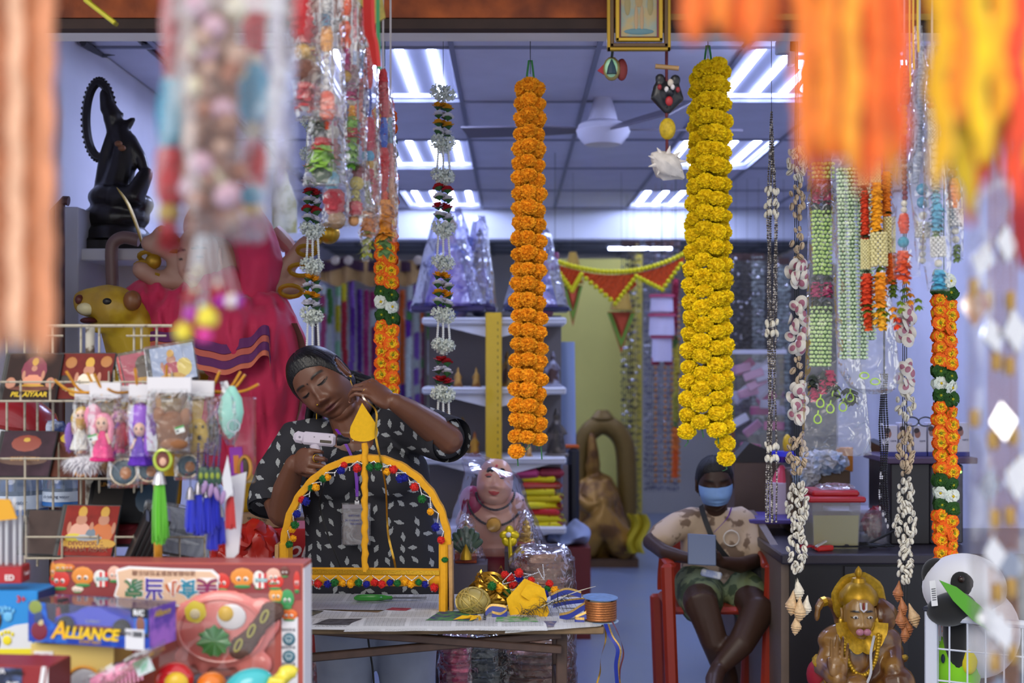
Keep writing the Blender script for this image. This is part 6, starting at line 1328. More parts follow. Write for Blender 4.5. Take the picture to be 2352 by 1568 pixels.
 b=B(mat('#e87a1e',.25,coat=.5));b.ell(P(486,1572,2.8),(.03,.03,.026),n=16,m=10);b.tube([P(486,1560,2.8),P(489,1552,2.8)],[.012,.006],8);one('orange_toy',b,'small glossy orange toy peeping up at the bottom','toy')
 b=B(mat('#3fb8c0',.25,coat=.5));b.ell(P(572,1572,2.78),(.05,.03,.032),RM(0,-16,0),20,12);one('teal_toy',b,'teal plastic toy bowl at the bottom of stall','toy')
 b=B(mat('#e6d43a',.25,coat=.5));b.tube(catmull([P(618,1580,2.78),P(650,1556,2.78),P(660,1540,2.78),P(682,1546,2.78)],5),[.016]*10+[.013]*4+[.011]*2,10)
 for k in range(3):b.tube([P(615+k*14,1590,2.76),P(628+k*10,1556,2.76)],.009,8)
 k_=blob(b,.004,1);k_.use(mat('#e6d43a',.25,coat=.5));one('yellow_toy',k_,'bent yellow plastic toy tube at the bottom of stall','toy',sharp=None)
small_boxes()
#statues along the left wall
def solid(parts,vox,m,it=3,fold=0.,fs=(14,14,3)):
 k=B()
 for q in parts:
  if q[0]=='e':k.ell(q[1],q[2],q[3]if len(q)>3 else None,16,12)
  else:k.rtube(q[1],q[2],12)
 r=blob(k,vox,it)
 if fold:
  for i,v in enumerate(r.v):
   f=noise.noise(V((v.x*fs[0],v.y*fs[1],v.z*fs[2])))*fold+noise.noise(V((v.x*fs[0]*2.3+v.z*6,v.y*9,v.z*fs[2]*2)))*fold*.5;r.v[i]=v+V((f*.4,-f,f*.3))
 r.use(m);return r
def goddess():
 D=5.15;t=thing('goddess_statue','many-armed goddess statue draped in a crimson sari with purple border','statue',(P(490,0,D).x,D,.62))
 SKS=mat('#a8806e',.5,name='statue_skin')
 S=[('e',P(500,640,D),(.12,.10,.16)),('e',P(462,600,D-.02),(.075,.08,.10))]
 for p in([(480,640),(420,600),(385,575),(345,560)],[(480,650),(400,645),(355,640),(325,620)],[(470,650),(405,610),(400,560),(372,540)]):S.append(('t',[P(x,y,D-.05-.02*k)for k,(x,y)in enumerate(p)],[.05,.042,.034,.036]))
 for p in([(560,640),(630,640),(670,600),(705,560)],[(560,660),(640,660),(665,670),(690,650)]):S.append(('t',[P(x,y,D-.02)for x,y in p],[.05,.042,.034,.036]))
 part('figure',solid(S,.012,SKS),t,sharp=None)
 b=B();b.color('#c39a8a');b.use(vcmat('statue_face',.5));head(b,M4(RM(0,-6,0)@RM(0,0,-12)@Matrix.Scale(1.05,3),P(458,600,D-.07)),dict(skin=lin('#c09684'),lip='#a8404a'),60,48);part('face',b,t,sharp=None)
 SAR=mat('#c2214f',.75,var=.10,vs=8,sheen=.2,name='crimson_sari')
 S=[('e',P(470,735,D-.02),(.30,.20,.13)),('e',P(560,780,D-.08),(.20,.18,.17)),('e',P(345,700,D-.05),(.11,.12,.10)),('e',P(500,665,D-.02),(.15,.13,.10)),('t',[P(600,740,D-.06),P(628,850,D-.05),P(612,960,D),P(590,1040,D+.02)],[.13,.155,.15,.14]),('t',[P(400,740,D-.1),P(520,770,D-.14),P(600,800,D-.14)],[.10,.11,.10]),('t',[P(560,850,D),P(540,960,D+.03),P(560,1040,D+.05)],[.12,.14,.15])]
 part('sari',solid(S,.012,SAR,2,.034,(20,20,3.5)),t,sharp=None)
 part('veil',solid([('t',[P(520,470,D+.02),P(578,540,D),P(600,610,D-.04),P(585,680,D-.06)],[.10,.085,.09,.075]),('e',P(500,520,D+.06),(.13,.09,.11))],.014,SAR,3,.018,(26,20,4)),t,sharp=None)
 for k,(c,w,o_)in enumerate((('#5c1a5a',.034,0),('#b8584a',.022,.030),('#5c1a5a',.030,.056),('#c8684e',.020,.080))):
  b=B(mat(c,.75));pts=catmull([P(300,805,D-.12),P(345,775,D-.20),P(420,775,D-.235),P(500,800,D-.255),P(570,785,D-.262),P(612,755,D-.25),P(622,790,D-.22)],8)
  b.ribbon([q+V((0,-.006-.004*sin(i*1.3),-o_+.004*sin(i*.9)))for i,q in enumerate(pts)],w,V((0,.1,1)));part('border_stripe',b,t,sharp=None)
 b=B(mat('#5c3a34',.75));b.ribbon(catmull([P(672,742,D-.14),P(692,800,D-.12),P(690,900,D-.1),P(668,980,D-.08)],5),.045,V((.8,-.6,0)));part('brown_hem',b,t,sharp=None)
 G2=mat('#a8801e',.4,metal=.5)
 for x,y,r in((342,590,.035),(352,640,.032),(398,560,.03),(405,588,.036),(690,620,.04),(668,668,.04),(705,575,.034),(330,612,.03)):
  b=B(G2);c=P(x,y,D-.10);b.tube([c+V((r*cos(a),-.4*r*sin(a),r*.5*sin(a)))for a in[q*2*pi/14 for q in range(14)]],.009,6,loop=True);part('bangle',b,t)
 for p,q,r in((P(352,600,D-.1),P(340,560,D-.1),.03),(P(372,530,D-.12),P(352,572,D-.12),.02),(P(690,585,D),P(720,560,D),.035)):b=B(G2);b.ell(p,(r,r,r),n=10,m=8);b.tube([p,q],r*.5,8);part('gold_emblem',b,t)
 b=B(mat('#c39a2a',.3,metal=.6));b.ell(P(755,535,D),(.042,.042,.042),n=16,m=12);b.tube([P(700,575,D),P(740,545,D)],.016,8);part('mace',b,t)
 b=B(mat('#b0922a',.4,metal=.4));b.tube(catmull([P(268,430,D-.1),P(295,470,D-.1),P(318,530,D-.1),P(326,560,D-.1)],5),[.003,.010,.016,.019,.021,.022,.022,.022,.021,.020,.019,.018,.016,.014,.012,.01],8,flat=.25);part('scimitar',b,t)
 b=B(mat('#c7988e',.5));b.tube(catmull([P(628,530,D+.1),P(648,552,D+.1),P(668,575,D+.1),P(660,592,D+.1)],3),[.03,.032,.034,.034,.032,.03,.026,.022,.018,.012],8);part('raised_hand',b,t)
 L=thing('lion_statue','painted yellow lion statue with open mouth beside the crimson sari','statue',(P(300,0,5.0).x,5.0,.62));d=4.92
 YEL=mat('#c2a01c',.45,col2='#a8841a',vs=9,coat=.2)
 part('head',solid([('e',P(262,706,d),(.085,.085,.078)),('e',P(212,700,d),(.065,.055,.045)),('t',[P(250,690,d),P(195,690,d)],[.06,.042]),('t',[P(265,745,d),P(215,752,d)],[.04,.02]),('t',[P(280,720,d+.05),P(320,800,d+.12),P(340,900,d+.2)],[.09,.12,.16])],.010,YEL),L,sharp=None)
 for nm,c,x,y,r,dd in(('ear','#7a4a24',304,690,(.032,.03,.036),-.05),('eye','#1a1410',246,692,(.016,.01,.012),-.079),('nose','#5a2418',183,688,(.016,.02,.018),-.035),('mouth','#4a1214',205,736,(.032,.03,.012),-.035),('muzzle_patch','#d8cc9a',200,708,(.036,.028,.024),-.035)):
  b=B(mat(c,.4));b.ell(P(x,y,d+dd),r,n=14,m=10);part(nm,b,L)
 part('body',solid([('t',[P(350,960,d+.35),P(560,960,d+.4)],[.2,.2]),('t',[P(380,1000,d+.2),P(380,1150,d+.2)],[.07,.06]),('t',[P(560,1000,d+.2),P(560,1150,d+.2)],[.07,.06])],.02,YEL),L,sharp=None)
 b=B(mat('#6d6a68',.8));b.box((-1.24,5.18,.31),(.46,.6,.62),b=.01);one('statue_plinth',b,'low grey plinth under goddess and lion statues','plinth')
goddess()
def bronze():
 D=5.42;t=thing('bronze_statue','dark bronze seated deity with a toothed halo ring on white shelf','statue',P(268,578,D));m=mat('#1d1815',.38,metal=.35,var=.3,vs=10,coat=.3,name='dark_bronze')
 q=lambda x,y,dd=0:P(x,y,D+dd)
 S=[('e',q(268,500),(.13,.11,.065)),('e',q(266,548),(.125,.11,.07)),('t',[q(262,460),q(278,390),q(286,330),q(276,300)],[.07,.055,.046,.038]),('e',q(262,455),(.10,.10,.06)),('t',[q(268,455,-.06),q(310,450,-.08),q(335,400,-.06)],[.055,.045,.03]),('t',[q(296,320),q(322,360),q(336,405)],[.03,.024,.02]),('e',q(258,268),(.036,.04,.045)),('t',[q(262,300),q(258,270)],[.03,.034]),('t',[q(250,250),q(240,215)],[.035,.02]),('t',[q(266,282),q(282,262)],[.02,.007]),('t',[q(278,300),q(305,275),],[.03,.012]),('t',[q(232,440),q(240,360),q(255,310)],[.03,.022,.02]),('e',q(330,470),(.04,.05,.04))]
 part('figure',solid(S,.009,m,1),t,sharp=None)
 b=B(m);b.box(q(268,566),(.27,.24,.05),b=.01);b.lathe([(.10,.055),(.125,.03),(.13,0)],q(268,552),20);part('base',b,t)
 b=B(m);ring=[q(228+30*cos(a),275-85*sin(a))for a in[k*2*pi/44 for k in range(44)]];b.tube(ring,.017,6,loop=True)
 for k in range(44):
  a=k*2*pi/44;p=q(228+30*cos(a),275-85*sin(a));e=q(228+43*cos(a),275-99*sin(a));b.tube([p,e],[.013,.004],5)
 part('halo_ring',b,t,sharp=50)
 for x,y in((280,340),(272,330)):b=B(mat('#8a5a3a',.5));b.ell(q(x,y,-.06),(.016,.01,.012),n=8,m=6);part('worn_patch',b,t)
bronze()
def leftbits():
 b=B(mat('#b9bac4',.6));b.box((P(163,0,5.2).x,5.4,P(0,475,5.2).z/2),(.055,.4,P(0,475,5.2).z),b=.004);one('shelf_side',b,'tall white cabinet side panel by the bronze statue','cabinet')
 b=B(mat('#cdccd2',.6));b.box(V((-1.46,5.42,P(0,578,5.42).z-.024)),(.42,.36,.045),b=.004);b.box(V((-1.46,5.58,P(0,620,5.42).z)),(.42,.02,.14));one('wall_shelf',b,'white wall shelf carrying the dark bronze statue','shelf')
 for k,(x,y0,D,r,lb)in enumerate(((138,456,4.95,.018,'dark red-brown pole with rounded top near the left strands'),(120,470,5.0,.012,'thin maroon pole behind the red-brown pole'))):
  b=B(mat('#4a2a28',.4));b.tube([V((P(x,0,D).x,D,0)),P(x,y0+14,D)]+[P(x+9*k_,y0+14-10*sin(k_),D)for k_ in(1.2,2.2)],r,10);one('metal_pole',b,lb,'pole')
 b=B(mat('#7a5f58',.45));b.tube(catmull([P(262,760,5.2),P(258,640,5.2),P(256,580,5.2),P(262,556,5.2),P(285,545,5.2),P(320,552,5.2)],5),.024,12);one('bent_pipe',b,'pinkish brown bent pipe above the yellow lion','pipe')
 t=thing('plaster_statue','cream and yellow plaster figure on the wall shelf behind the bags','statue',P(652,545,7.2));m=mat('#c3bf9a',.6,col2='#8f8a4a',vs=14)
 part('figure',solid([('t',[P(640,540,7.2),P(645,470,7.2)],[.035,.05]),('t',[P(668,540,7.2),P(660,470,7.2)],[.035,.05]),('t',[P(652,470,7.2),P(648,430,7.2)],[.07,.05]),('e',P(645,410,7.2),(.04,.045,.05))],.012,m),t,sharp=None)
 b=B(mat('#b9bac4',.6));b.box(V((-1.5,7.25,P(0,550,7.2).z)),(.9,.4,.04));one('upper_shelf',b,'narrow white shelf under the plaster figure','shelf')
leftbits()
def crates():
 D=5.0
 t=thing('drink_crate','red soft drink carton with white script lettering behind the arch','carton',(P(655,0,D).x,D+.1,.40));z1=P(0,1214,D).z
 b=B(mat('#a8141e',.45));b.box((P(640,0,D).x,D+.13,(z1+.42)/2),(.30,.26,z1-.42),b=.004);part('carton',b,t)
 text('Coca-Cola',.085,mat('#e8dcdc',.5),t,P(606,1262,D-.002),(pi/2,0,0),shear=.35,off=.001);b=B(mat('#c9c4cc',.5));b.box(P(707,1277,D-.002),(.03,.002,.035));q=part('barcode_label',b,t)
 b=B('#3a3640');
 for k in range(7):b.box(P(701+k*2,1279,D-.0035),(.0016,.001,.022))
 part('barcode_print',b,q)
 b=B(mat('#5d4c44',.85));b.box((P(640,0,D).x,D+.13,.21),(.34,.30,.42),b=.005);one('storage_box',b,'brown storage box under the red drink carton','box')
 t=thing('brown_carton','flattened brown carton with black stamp on top of the drink carton','carton',P(590,1212,D));b=B(mat('#8c7058',.85));b.box((P(592,0,D).x,D+.12,P(0,1197,D).z),(.16,.22,.048),b=.003);part('carton',b,t)
 text('GRANULATED',.011,mat('#2e2624',.7),t,P(590,1192,D+.008),(pi/2,radians(6),0));text('ORANGE',.014,mat('#2e2624',.7),t,P(592,1200,D+.008),(pi/2,radians(6),0))
 k=B();
 for x,y,r in((545,1240,44),(590,1250,50),(555,1290,60),(610,1290,46),(520,1280,36)):k.ell(P(x,y,D-.14),(px(r,D),.08,px(r,D)),n=14,m=10)
 bb=blob(k,.014,1);bb.v=[v+V((noise.noise(v*22)*.03,noise.noise(v*26+V((3,1,2)))*.025,noise.noise(v*19+V((7,2,2)))*.03))for v in bb.v]
 bb.use(mat('#b8261a',.3,trans=.15,var=.2,vs=12,name='red_poly'));one('plastic_bag',bb,'crumpled red plastic carrier bag beside the drink carton','bag',sharp=22)
 for k,(x,y0,y1,r)in enumerate(((580,1090,1180,14),(606,1084,1176,12),(628,1096,1180,12))):b=B(mat('#8a5a50',.25,metal=.5));b.lathe([(px(r,D),0),(px(r,D),px(y1-y0,D)),(px(r*.7,D),px(y1-y0+6,D))],P(x,y1,5.36),14);one('copper_pot',b,('tall copper cup behind the tassels, first of three','tall copper cup behind the tassels, middle of three','tall copper cup nearest the woman, last of three')[k],'cup')
 k=B();k.ell(P(600,1075,5.4),(.10,.06,.035));k.ell(P(570,1050,5.44),(.06,.06,.03));bb=blob(k,.012,1);bb.use(mat('#b9c2c4',.25,col2='#3f6a44',vs=14));bb.v=[v+V((rj(.004),rj(.004),rj(.004)))for v in bb.v];one('wrapped_leaves',bb,'film-wrapped green leaves bundle by the woman\'s sleeve','leaves',smooth=False)
 b=B(mat('#6d6058',.7));b.box((-.88,5.38,P(0,1182,5.36).z/2),(.25,.16,P(0,1182,5.36).z),b=.005);one('back_bench',b,'brown bench behind the drink carton carrying copper cups','bench')
 b=B(mat('#7a1618',.5));b.box((P(730,0,4.85).x,4.95,.30),(.16,.24,.60),b=.004);one('red_crate',b,'dark red box standing under the table by the woman\'s leg','box')
 bb=blob(B().ell(P(745,1545,4.7),(.07,.06,.06),n=14,m=10),.010,0);bb.v=[v+V((rj(.008),rj(.008),rj(.008)))for v in bb.v];bb.use(FILM2);one('clear_bag',bb,'crumpled clear film bag below the table','bag',smooth=False)
crates()
#display shelf in the middle of the shop
def film_wrap(t,out,D,dep,seed,m=None):return bag(t,out,D,dep,m or FILM,seed,26,26,'film_wrap',.012)
IRI=plastic('iridescent_film',.12,.16,tint=(.80,.80,1.0),bs=16,bump=.9,base=.14)
def gondola():
 D=7.4;t=thing('display_shelf','white gondola display shelf with yellow steel upright','shelf',(P(1135,0,D).x,D+.2,0));wm=mat('#dcdce0',.4)
 b=B(mat('#e0b41a',.35,coat=.3));z1=P(0,718,D-.03).z;x=P(1134,0,D-.03).x;b.box((x,D-.03,z1/2),(.086,.05,z1),b=.004);up=part('upright',b,t)
 for k in range(34):b=B(mat('#8f6f10',.6));b.box((x+.022,D-.0552,.5+k*.036),(.006,.001,.014));part('slot',b,up)
 for y in(737,897,1057,1217):
  z=P(0,y,D).z;b=B(wm);b.box((P(1135,0,D).x,D+.18,z),(px(332,D),.40,.040),b=.010);b.box((P(1135,0,D).x,D-.02,z+.008),(px(326,D),.012,.012),b=.003);part('shelf_board',b,t)
  for s in(-1,1):b=B(wm);b.prism([(s*.04,-.02),(s*.30,-.02),(s*.04,-.085)],.012,M4(RM(),V((x,D+.0,z))));part('bracket',b,t)
 b=B(mat('#77706a',.7));b.box((P(1135,0,D).x,D+.40,z1/2),(px(320,D),.03,z1));part('back_panel',b,t)
 return t
gondola()
def wrapped(label,xc,y0,y1,w,D,cols,base,seed,sari='#6a3aa8'):
 t=thing('wrapped_statue',label,'statue',P(xc,y1,D),'film-wrapped statues on the display shelf');h=y1-y0
 q=lambda dx,f,dd=0:P(xc+dx,y1-h*f,D+dd);W_=px(w,D)
 part('figure',solid([('t',[q(0,.05),q(0,.4),q(0,.62)],[W_*.30,W_*.2,W_*.16]),('e',q(2,.76),(W_*.10,W_*.1,W_*.13)),('t',[q(-w*.1,.6),q(-w*.28,.5),q(-w*.22,.36)],[W_*.06]*3),('t',[q(w*.1,.6),q(w*.28,.52),q(w*.3,.7)],[W_*.06]*3)],.014,mat(cols[0],.5,col2=cols[1],vs=7)),t,sharp=None)
 b=B(mat(cols[2],.4,metal=.4));b.lathe([(W_*.11,0),(W_*.12,W_*.06),(W_*.05,W_*.18),(.004,W_*.24)],q(2,.80),12);part('crown',b,t)
 b=B(mat(sari,.5,col2='#c8b0d8',vs=12));b.lathe([(W_*.40,0),(W_*.34,h*.0),(W_*.2,px(h*.42,D))],q(0,.04),18,None,lambda a,z:1+.08*sin(9*a));part('skirt',b,t)
 b=B(mat(base,.4));b.box(q(0,.025),(W_*.98,.26,px(h*.05,D)),b=.005);part('base',b,t)
 film_wrap(t,[(y0-4,xc-w*.10,xc+w*.16),(y0+h*.12,xc-w*.22,xc+w*.24),(y0+h*.5,xc-w*.36,xc+w*.36),(y0+h*.9,xc-w*.50,xc+w*.48),(y1-2,xc-w*.53,xc+w*.53)],D,.17,seed,IRI)
wrapped('tall film-wrapped statue in violet cone beside the jasmine garland',1030,480,716,168,7.5,('#b7899a','#6a7ac0','#b89a3a'),'#3a3056',3)
wrapped('smaller film-wrapped statue standing behind the violet cone',1100,500,716,80,7.62,('#a8917e','#4a4f6a','#3a3f58'),'#3a3056',5,'#9a8a7a')
wrapped('film-wrapped statue with blue robe behind the orange marigolds',1232,528,716,150,7.5,('#c39a8e','#a84a7a','#c8a83a'),'#20264a',8,'#2a3a8c')
def figurine(label,x,y0,y1,D,c1,c2,seed=0,bagged_=False):
 h=y1-y0;t=thing('figurine',label,'figurine',P(x,y1,D),'figurines on the display shelf');q=lambda dx,f:P(x+dx,y1-h*f,D);u=px(h,D)
 part('figure',solid([('t',[q(0,.08),q(0,.5),q(0,.62)],[u*.2,u*.13,u*.1]),('e',q(0,.78),(u*.08,u*.08,u*.1)),('t',[q(0,.82),q(0,.95)],[u*.07,u*.02]),('t',[q(-h*.1,.58),q(-h*.2,.42),q(-h*.08,.34)],[u*.04]*3),('t',[q(h*.1,.58),q(h*.2,.42),q(h*.1,.5)],[u*.04]*3)],max(.008,u*.03),mat(c1,.4,metal=.3,col2=c2,vs=18),1),t,sharp=None)
 b=B(mat(c2,.5));b.lathe([(u*.24,0),(u*.24,u*.05),(u*.2,u*.07)],P(x,y1,D),14);part('base',b,t)
for a in(('small gold figurine on the second shelf, nearer the garland',1052,838,888,7.45,'#c89a4a','#8a5a2a'),('small gold figurine on the second shelf, nearer the yellow post',1094,838,888,7.45,'#c89a4a','#8a5a2a'),('dark figurine with pale base behind marigolds on second shelf',1270,800,888,7.5,'#4a3028','#9a9aa8'),('dark brown figurine with gold robe on third shelf',1030,935,1048,7.45,'#3a2a22','#a87a2a'),('olive brown figurine in the middle of third shelf',1062,950,1048,7.5,'#5a5030','#8a6a2a'),('slim gold figurine next to the yellow post on third shelf',1090,985,1048,7.42,'#b8862a','#8a3a2a'),('gold seated figurine under the marigold ends',1215,1010,1048,7.42,'#d8a86a','#b0803a'),('dark figurine at the outer end of third shelf',1278,930,1048,7.5,'#3a342e','#6a6054'),('tall dark figurine beside the yellow post on second shelf',1165,800,888,7.5,'#4a3424','#8a6a2a')):figurine(*a)
rd=random.Random(2)
for k in range(8):
 c=('#e3d21a','#d8c81e','#c8262c','#e8d820','#d6be1a','#dccc24','#b8342a','#e6d41e')[k];b=B(mat(c,.25,coat=.4,col2='#8a2a1e',vs=14,c2lo=.62,c2hi=.66));y=1202-k*15
 b.box(P(1245+rd.uniform(-6,6),y,7.5),(.20+rd.uniform(-.02,.02),.18,.036),RM(0,rd.uniform(-3,3),rd.uniform(-12,12)),b=.012);one('food_packet',b,'glossy yellow packet in the stack on the low shelf, '+('bottom one','second from bottom','third from bottom','fourth from bottom','fifth from bottom','third from top','second from top','top one')[k],'packet',group='stacked yellow packets')
for x,c,lb in((1210,'#b03a6a','pink cloth bundle hanging under the third shelf'),(1265,'#8a2430','dark red cloth bundle hanging under the third shelf')):b=B(mat(c,.7,var=.2,vs=20));b.box(P(x,1085,7.5),(.14,.2,.05),b=.02);one('cloth_bundle',b,lb,'cloth')
def swami():
 D=5.45;t=thing('swami_statue','smiling bald deity statue with black bead necklace wrapped in film','statue',P(1135,1300,D));q=lambda x,y,dd=0:P(x,y,D+dd)
 SK=lin('#d8a58c');k=B()
 for p in(('e',q(1140,1215),(.14,.10,.13)),('e',q(1138,1265),(.13,.10,.08)),('t',[q(1095,1160),q(1070,1200),q(1085,1240,-.05)],[.055,.045,.035]),('t',[q(1180,1160),q(1205,1200),q(1190,1160,-.06)],[.055,.04,.035]),('t',[q(1138,1140),q(1138,1180)],[.06,.09])):
  if p[0]=='e':k.ell(p[1],p[2],None,16,12)
  else:k.rtube(p[1],p[2],12)
 bb=blob(k,.010,3);bb.use(vcmat('painted_skin',.35,coat=.3));bb.cols=[SK]*len(bb.v);bb.c=SK
 o=dict(skin=SK,lip='#b84a44',cheek=.020,jaw=-.10,w=1.25,nose=1.1,brow=0,lash=0);HM=M4(RM(0,6,0)@RM(-8,0,0)@Matrix.Scale(.76,3),q(1137,1106,-.05));head(bb,HM,o,72,60);part('body',bb,t,sharp=None)
 for s in(-1,1):
  b=B(mat('#15121a',.4));b.tube([HM@(face_pt(V((s*(.18+.07*i),-.9,.38+.16*sin(i/5*pi))).normalized(),o)+V((0,-.003,0)))for i in range(6)],[.005,.009,.010,.010,.008,.004],6);part('eyebrow',b,t)
  b=B(mat('#c8564a',.4));b.ell(HM@(face_pt(V((s*.36,-.9,.22)).normalized(),o)),(.016,.006,.007),n=10,m=6);e=part('eyelid',b,t);b=B(mat('#2a1c1c',.3));b.ell(HM@(face_pt(V((s*.36,-.9,.15)).normalized(),o)),(.010,.005,.004),n=8,m=6);part('eye',b,e)
 b=B(mat('#b8433e',.4));b.tube([HM@(face_pt(V((-.30+.10*i,-.92,-.50-.09*sin(i/6*pi))).normalized(),o)+V((0,-.002,0)))for i in range(7)],[.002,.006,.008,.009,.008,.006,.002],6);part('smile',b,t)
 b=B(mat('#d8566a',.4));b.ell(HM@V((0,-.074,.078)),(.005,.003,.005),n=8,m=6);part('forehead_mark',b,t)
 for r,y in((.075,1140),(.105,1160)):
  b=B(mat('#241f26',.4));beads(b,[q(1138,y,-.07)+V((r*cos(a),-.045+.04*abs(cos(a)),-r*.9*sin(a)+.02))for a in[k_*pi/16 for k_ in range(17)]],.0052,1.5,6,4);part('bead_necklace',b,t,kind='stuff')
 b=B(mat('#c8982a',.4,metal=.4));b.lathe([(.03,0),(.026,.012),(.01,.016)],q(1134,1205,-.13),10,RM(90,0,0),lambda a,z:1+.15*sin(5*a));part('gold_pendant',b,t)
 b=B(mat('#7a1428',.5,var=.2,vs=14));b.lathe([(.16,0),(.15,.04),(.13,.06)],q(1135,1305),20,None,lambda a,z:1+.05*sin(10*a));part('red_cloth',b,t)
 b=B(mat('#a01a54',.4));b.ell(q(1084,1150,-.03),(.05,.05,.06),n=14,m=10);part('magenta_shawl',b,t)
 film_wrap(t,[(1040,1060,1100),(1090,1066,1190),(1150,1050,1215),(1230,1020,1250),(1300,1010,1262)],D,.20,12,plastic('thin_film',.03,.14,tint=(.97,.94,1.),bs=9,bump=.7,base=.01,fk=.35))
 b=B(mat('#6a6068',.7));b.box((P(1140,0,D).x,D+.05,P(0,1302,D).z/2),(.46,.40,P(0,1302,D).z),b=.005);one('display_plinth',b,'plain plinth behind the work table carrying the swami statue','plinth')
swami()
def shrines():
 G=mat('#c39a26',.35,metal=.6)
 for x,y,D,s,lb in((1070,1290,5.15,1.0,'little gold temple shrine with green serpent hood'),(1208,1260,5.25,.8,'small gold kalasha dome shrine wrapped in film')):
  t=thing('toy_shrine',lb,'shrine',P(x,y,D));u=px(1,D)*s
  b=B(G);b.lathe([(26*u,0),(26*u,6*u),(20*u,10*u),(22*u,26*u),(15*u,30*u),(16*u,42*u),(9*u,48*u),(10*u,56*u),(3*u,64*u),(5*u,72*u),(.5*u,84*u)],P(x,y-20*s,D),16);part('tower',b,t)
  b=B(mat('#b8502a',.5));b.box(P(x,y-10*s,D-.01),(50*u,.05,24*u),b=.004);part('base',b,t)
  if s==1:
   b=B(mat('#4a5f4c',.35))
   for k in range(7):a=pi*(.12+.76*k/6);b.rtube([P(x,y-20,D-.06),P(x+34*cos(a),y-30-44*sin(a),D-.06)],[.014,.013],8)
   part('serpent_hood',b,t,kind='stuff');b=B(G);b.lathe([(14*u,0),(12*u,12*u),(5*u,26*u),(1*u,34*u)],P(x,y-6,D-.09),12);part('lingam',b,t)
  film_wrap(t,[(y-110*s,x-8*s,x+8*s),(y-80*s,x-20*s,x+20*s),(y-30*s,x-40*s,x+40*s),(y,x-48*s,x+48*s)],D,.08,14)
  b=B(mat('#5f5660',.7));b.box((P(x,0,D).x,D,P(0,y,D).z/2),(.16,.16,P(0,y,D).z));one('stand_box',b,'narrow dark stand under '+lb.split(' with')[0].split(' wrapped')[0],'stand')
 t=thing('gold_flower','yellow metallic leaf ornament with pearl in front of swami statue','ornament',P(1172,1262,5.1));b=B(mat('#d8c01e',.3,metal=.5))
 for k in range(5):a=k*2*pi/5+.3;b.ell(P(1170,1232,5.1)+V((.018*cos(a),0,.022*sin(a))),(.016,.006,.02),RM(0,-90+a*57.3,0),10,8)
 b.tube([P(1170,1232,5.1),P(1174,1300,5.1)],.008,8);part('petals',b,t,kind='stuff');b=B('#e6e2ea');b.ell(P(1168,1228,5.08),.010,n=10,m=8);part('pearl',b,t)
 for x,y0,y1,r,D,c,lb in((1245,1262,1470,74,5.04,'#a8806c','dome-topped film-wrapped bundle of copper plates behind the trimmings'),(1232,1470,1720,88,4.83,'#7d5344','tall film-wrapped stack of copper plates below the table'),(1110,1470,1740,50,4.8,'#3f464c','silver film-wrapped stack below the table'),(1048,1462,1740,40,4.76,'#b04a66','pink flower bundle in film below the table')):
  t=thing('plate_stack',lb,'plate stack',P(x,y1,D));R_=px(r,D);n=max(3,int((y1-y0)/11))
  if y1>1600:yb=CY+HC*F/D
  else:yb=y1+(CY+HC*F/D-y1)
  pr=[]
  for k in range(n):
   z=px((yb-y0)*k/n,D);f=k/n;q=R_*(1 if f<.86 else sqrt(max(.05,1-((f-.86)/.16)**2)));zz=px((yb-y0)/n,D);pr+=[(q*rd.uniform(.92,1.0),z+zz*.1),(q*1.02,z+zz*.5),(q*rd.uniform(.9,.98),z+zz*.9)]
  b=B(mat(c,.25,metal=.6,var=.3,vs=60));b.lathe(pr,(P(x,0,D).x,D+.04,0),22,None,lambda a,z:1+.03*sin(5*a+z*40));part('stacked_plates',b,t,sharp=25)
  film_wrap(t,[(y0-14,x-r*.7,x+r*.7),(y0+20,x-r*1.02,x+r*1.02),(y0+80,x-r*1.06,x+r*1.06),(yb,x-r*1.06,x+r*1.06)],D+.04,R_*1.05,17+r)
shrines()
#the desk corner
def desk():
 t=thing('desk','dark brown desk with black front panel and beige side','desk',(1.5,5.75,0));z=P(0,1272,5.3).z;x0=P(1818,0,5.3).x;x1=2.42
 b=B(mat('#35303a',.35,var=.1,vs=12));b.box(((x0+x1)/2-.01,5.72,z-.02),(x1-x0+.06,.84,.04),b=.006);part('desk_top',b,t)
 b=B(mat('#1b1a1f',.4,var=.1,vs=8));b.box(((x0+x1)/2,5.34,(z-.04)/2),(x1-x0,.02,z-.04));part('front_panel',b,t)
 b=B(mat('#26252b',.35));b.box((P(1880,0,5.32).x+.22,5.325,(z-.04)/2),(.24,.012,z-.06));part('front_board',b,t)
 b=B(mat('#6f5f55',.5,var=.08,vs=8));b.prism([(5.35,0),(6.12,0),(6.12,z+.08),(5.9,z+.06),(5.35,z-.04)],.03,Matrix(((0,1,0,x0-.03),(1,0,0,0),(0,0,1,0),(0,0,0,1))));part('side_panel',b,t)
 return z
DZ=desk()
def dbox(name,label,cat,c,s,col,R=None,bv=.004,**k):b=B(mat(col,k.pop('rough',.5)));b.box(c,s,R,b=bv);return one(name,b,label,cat,**k)
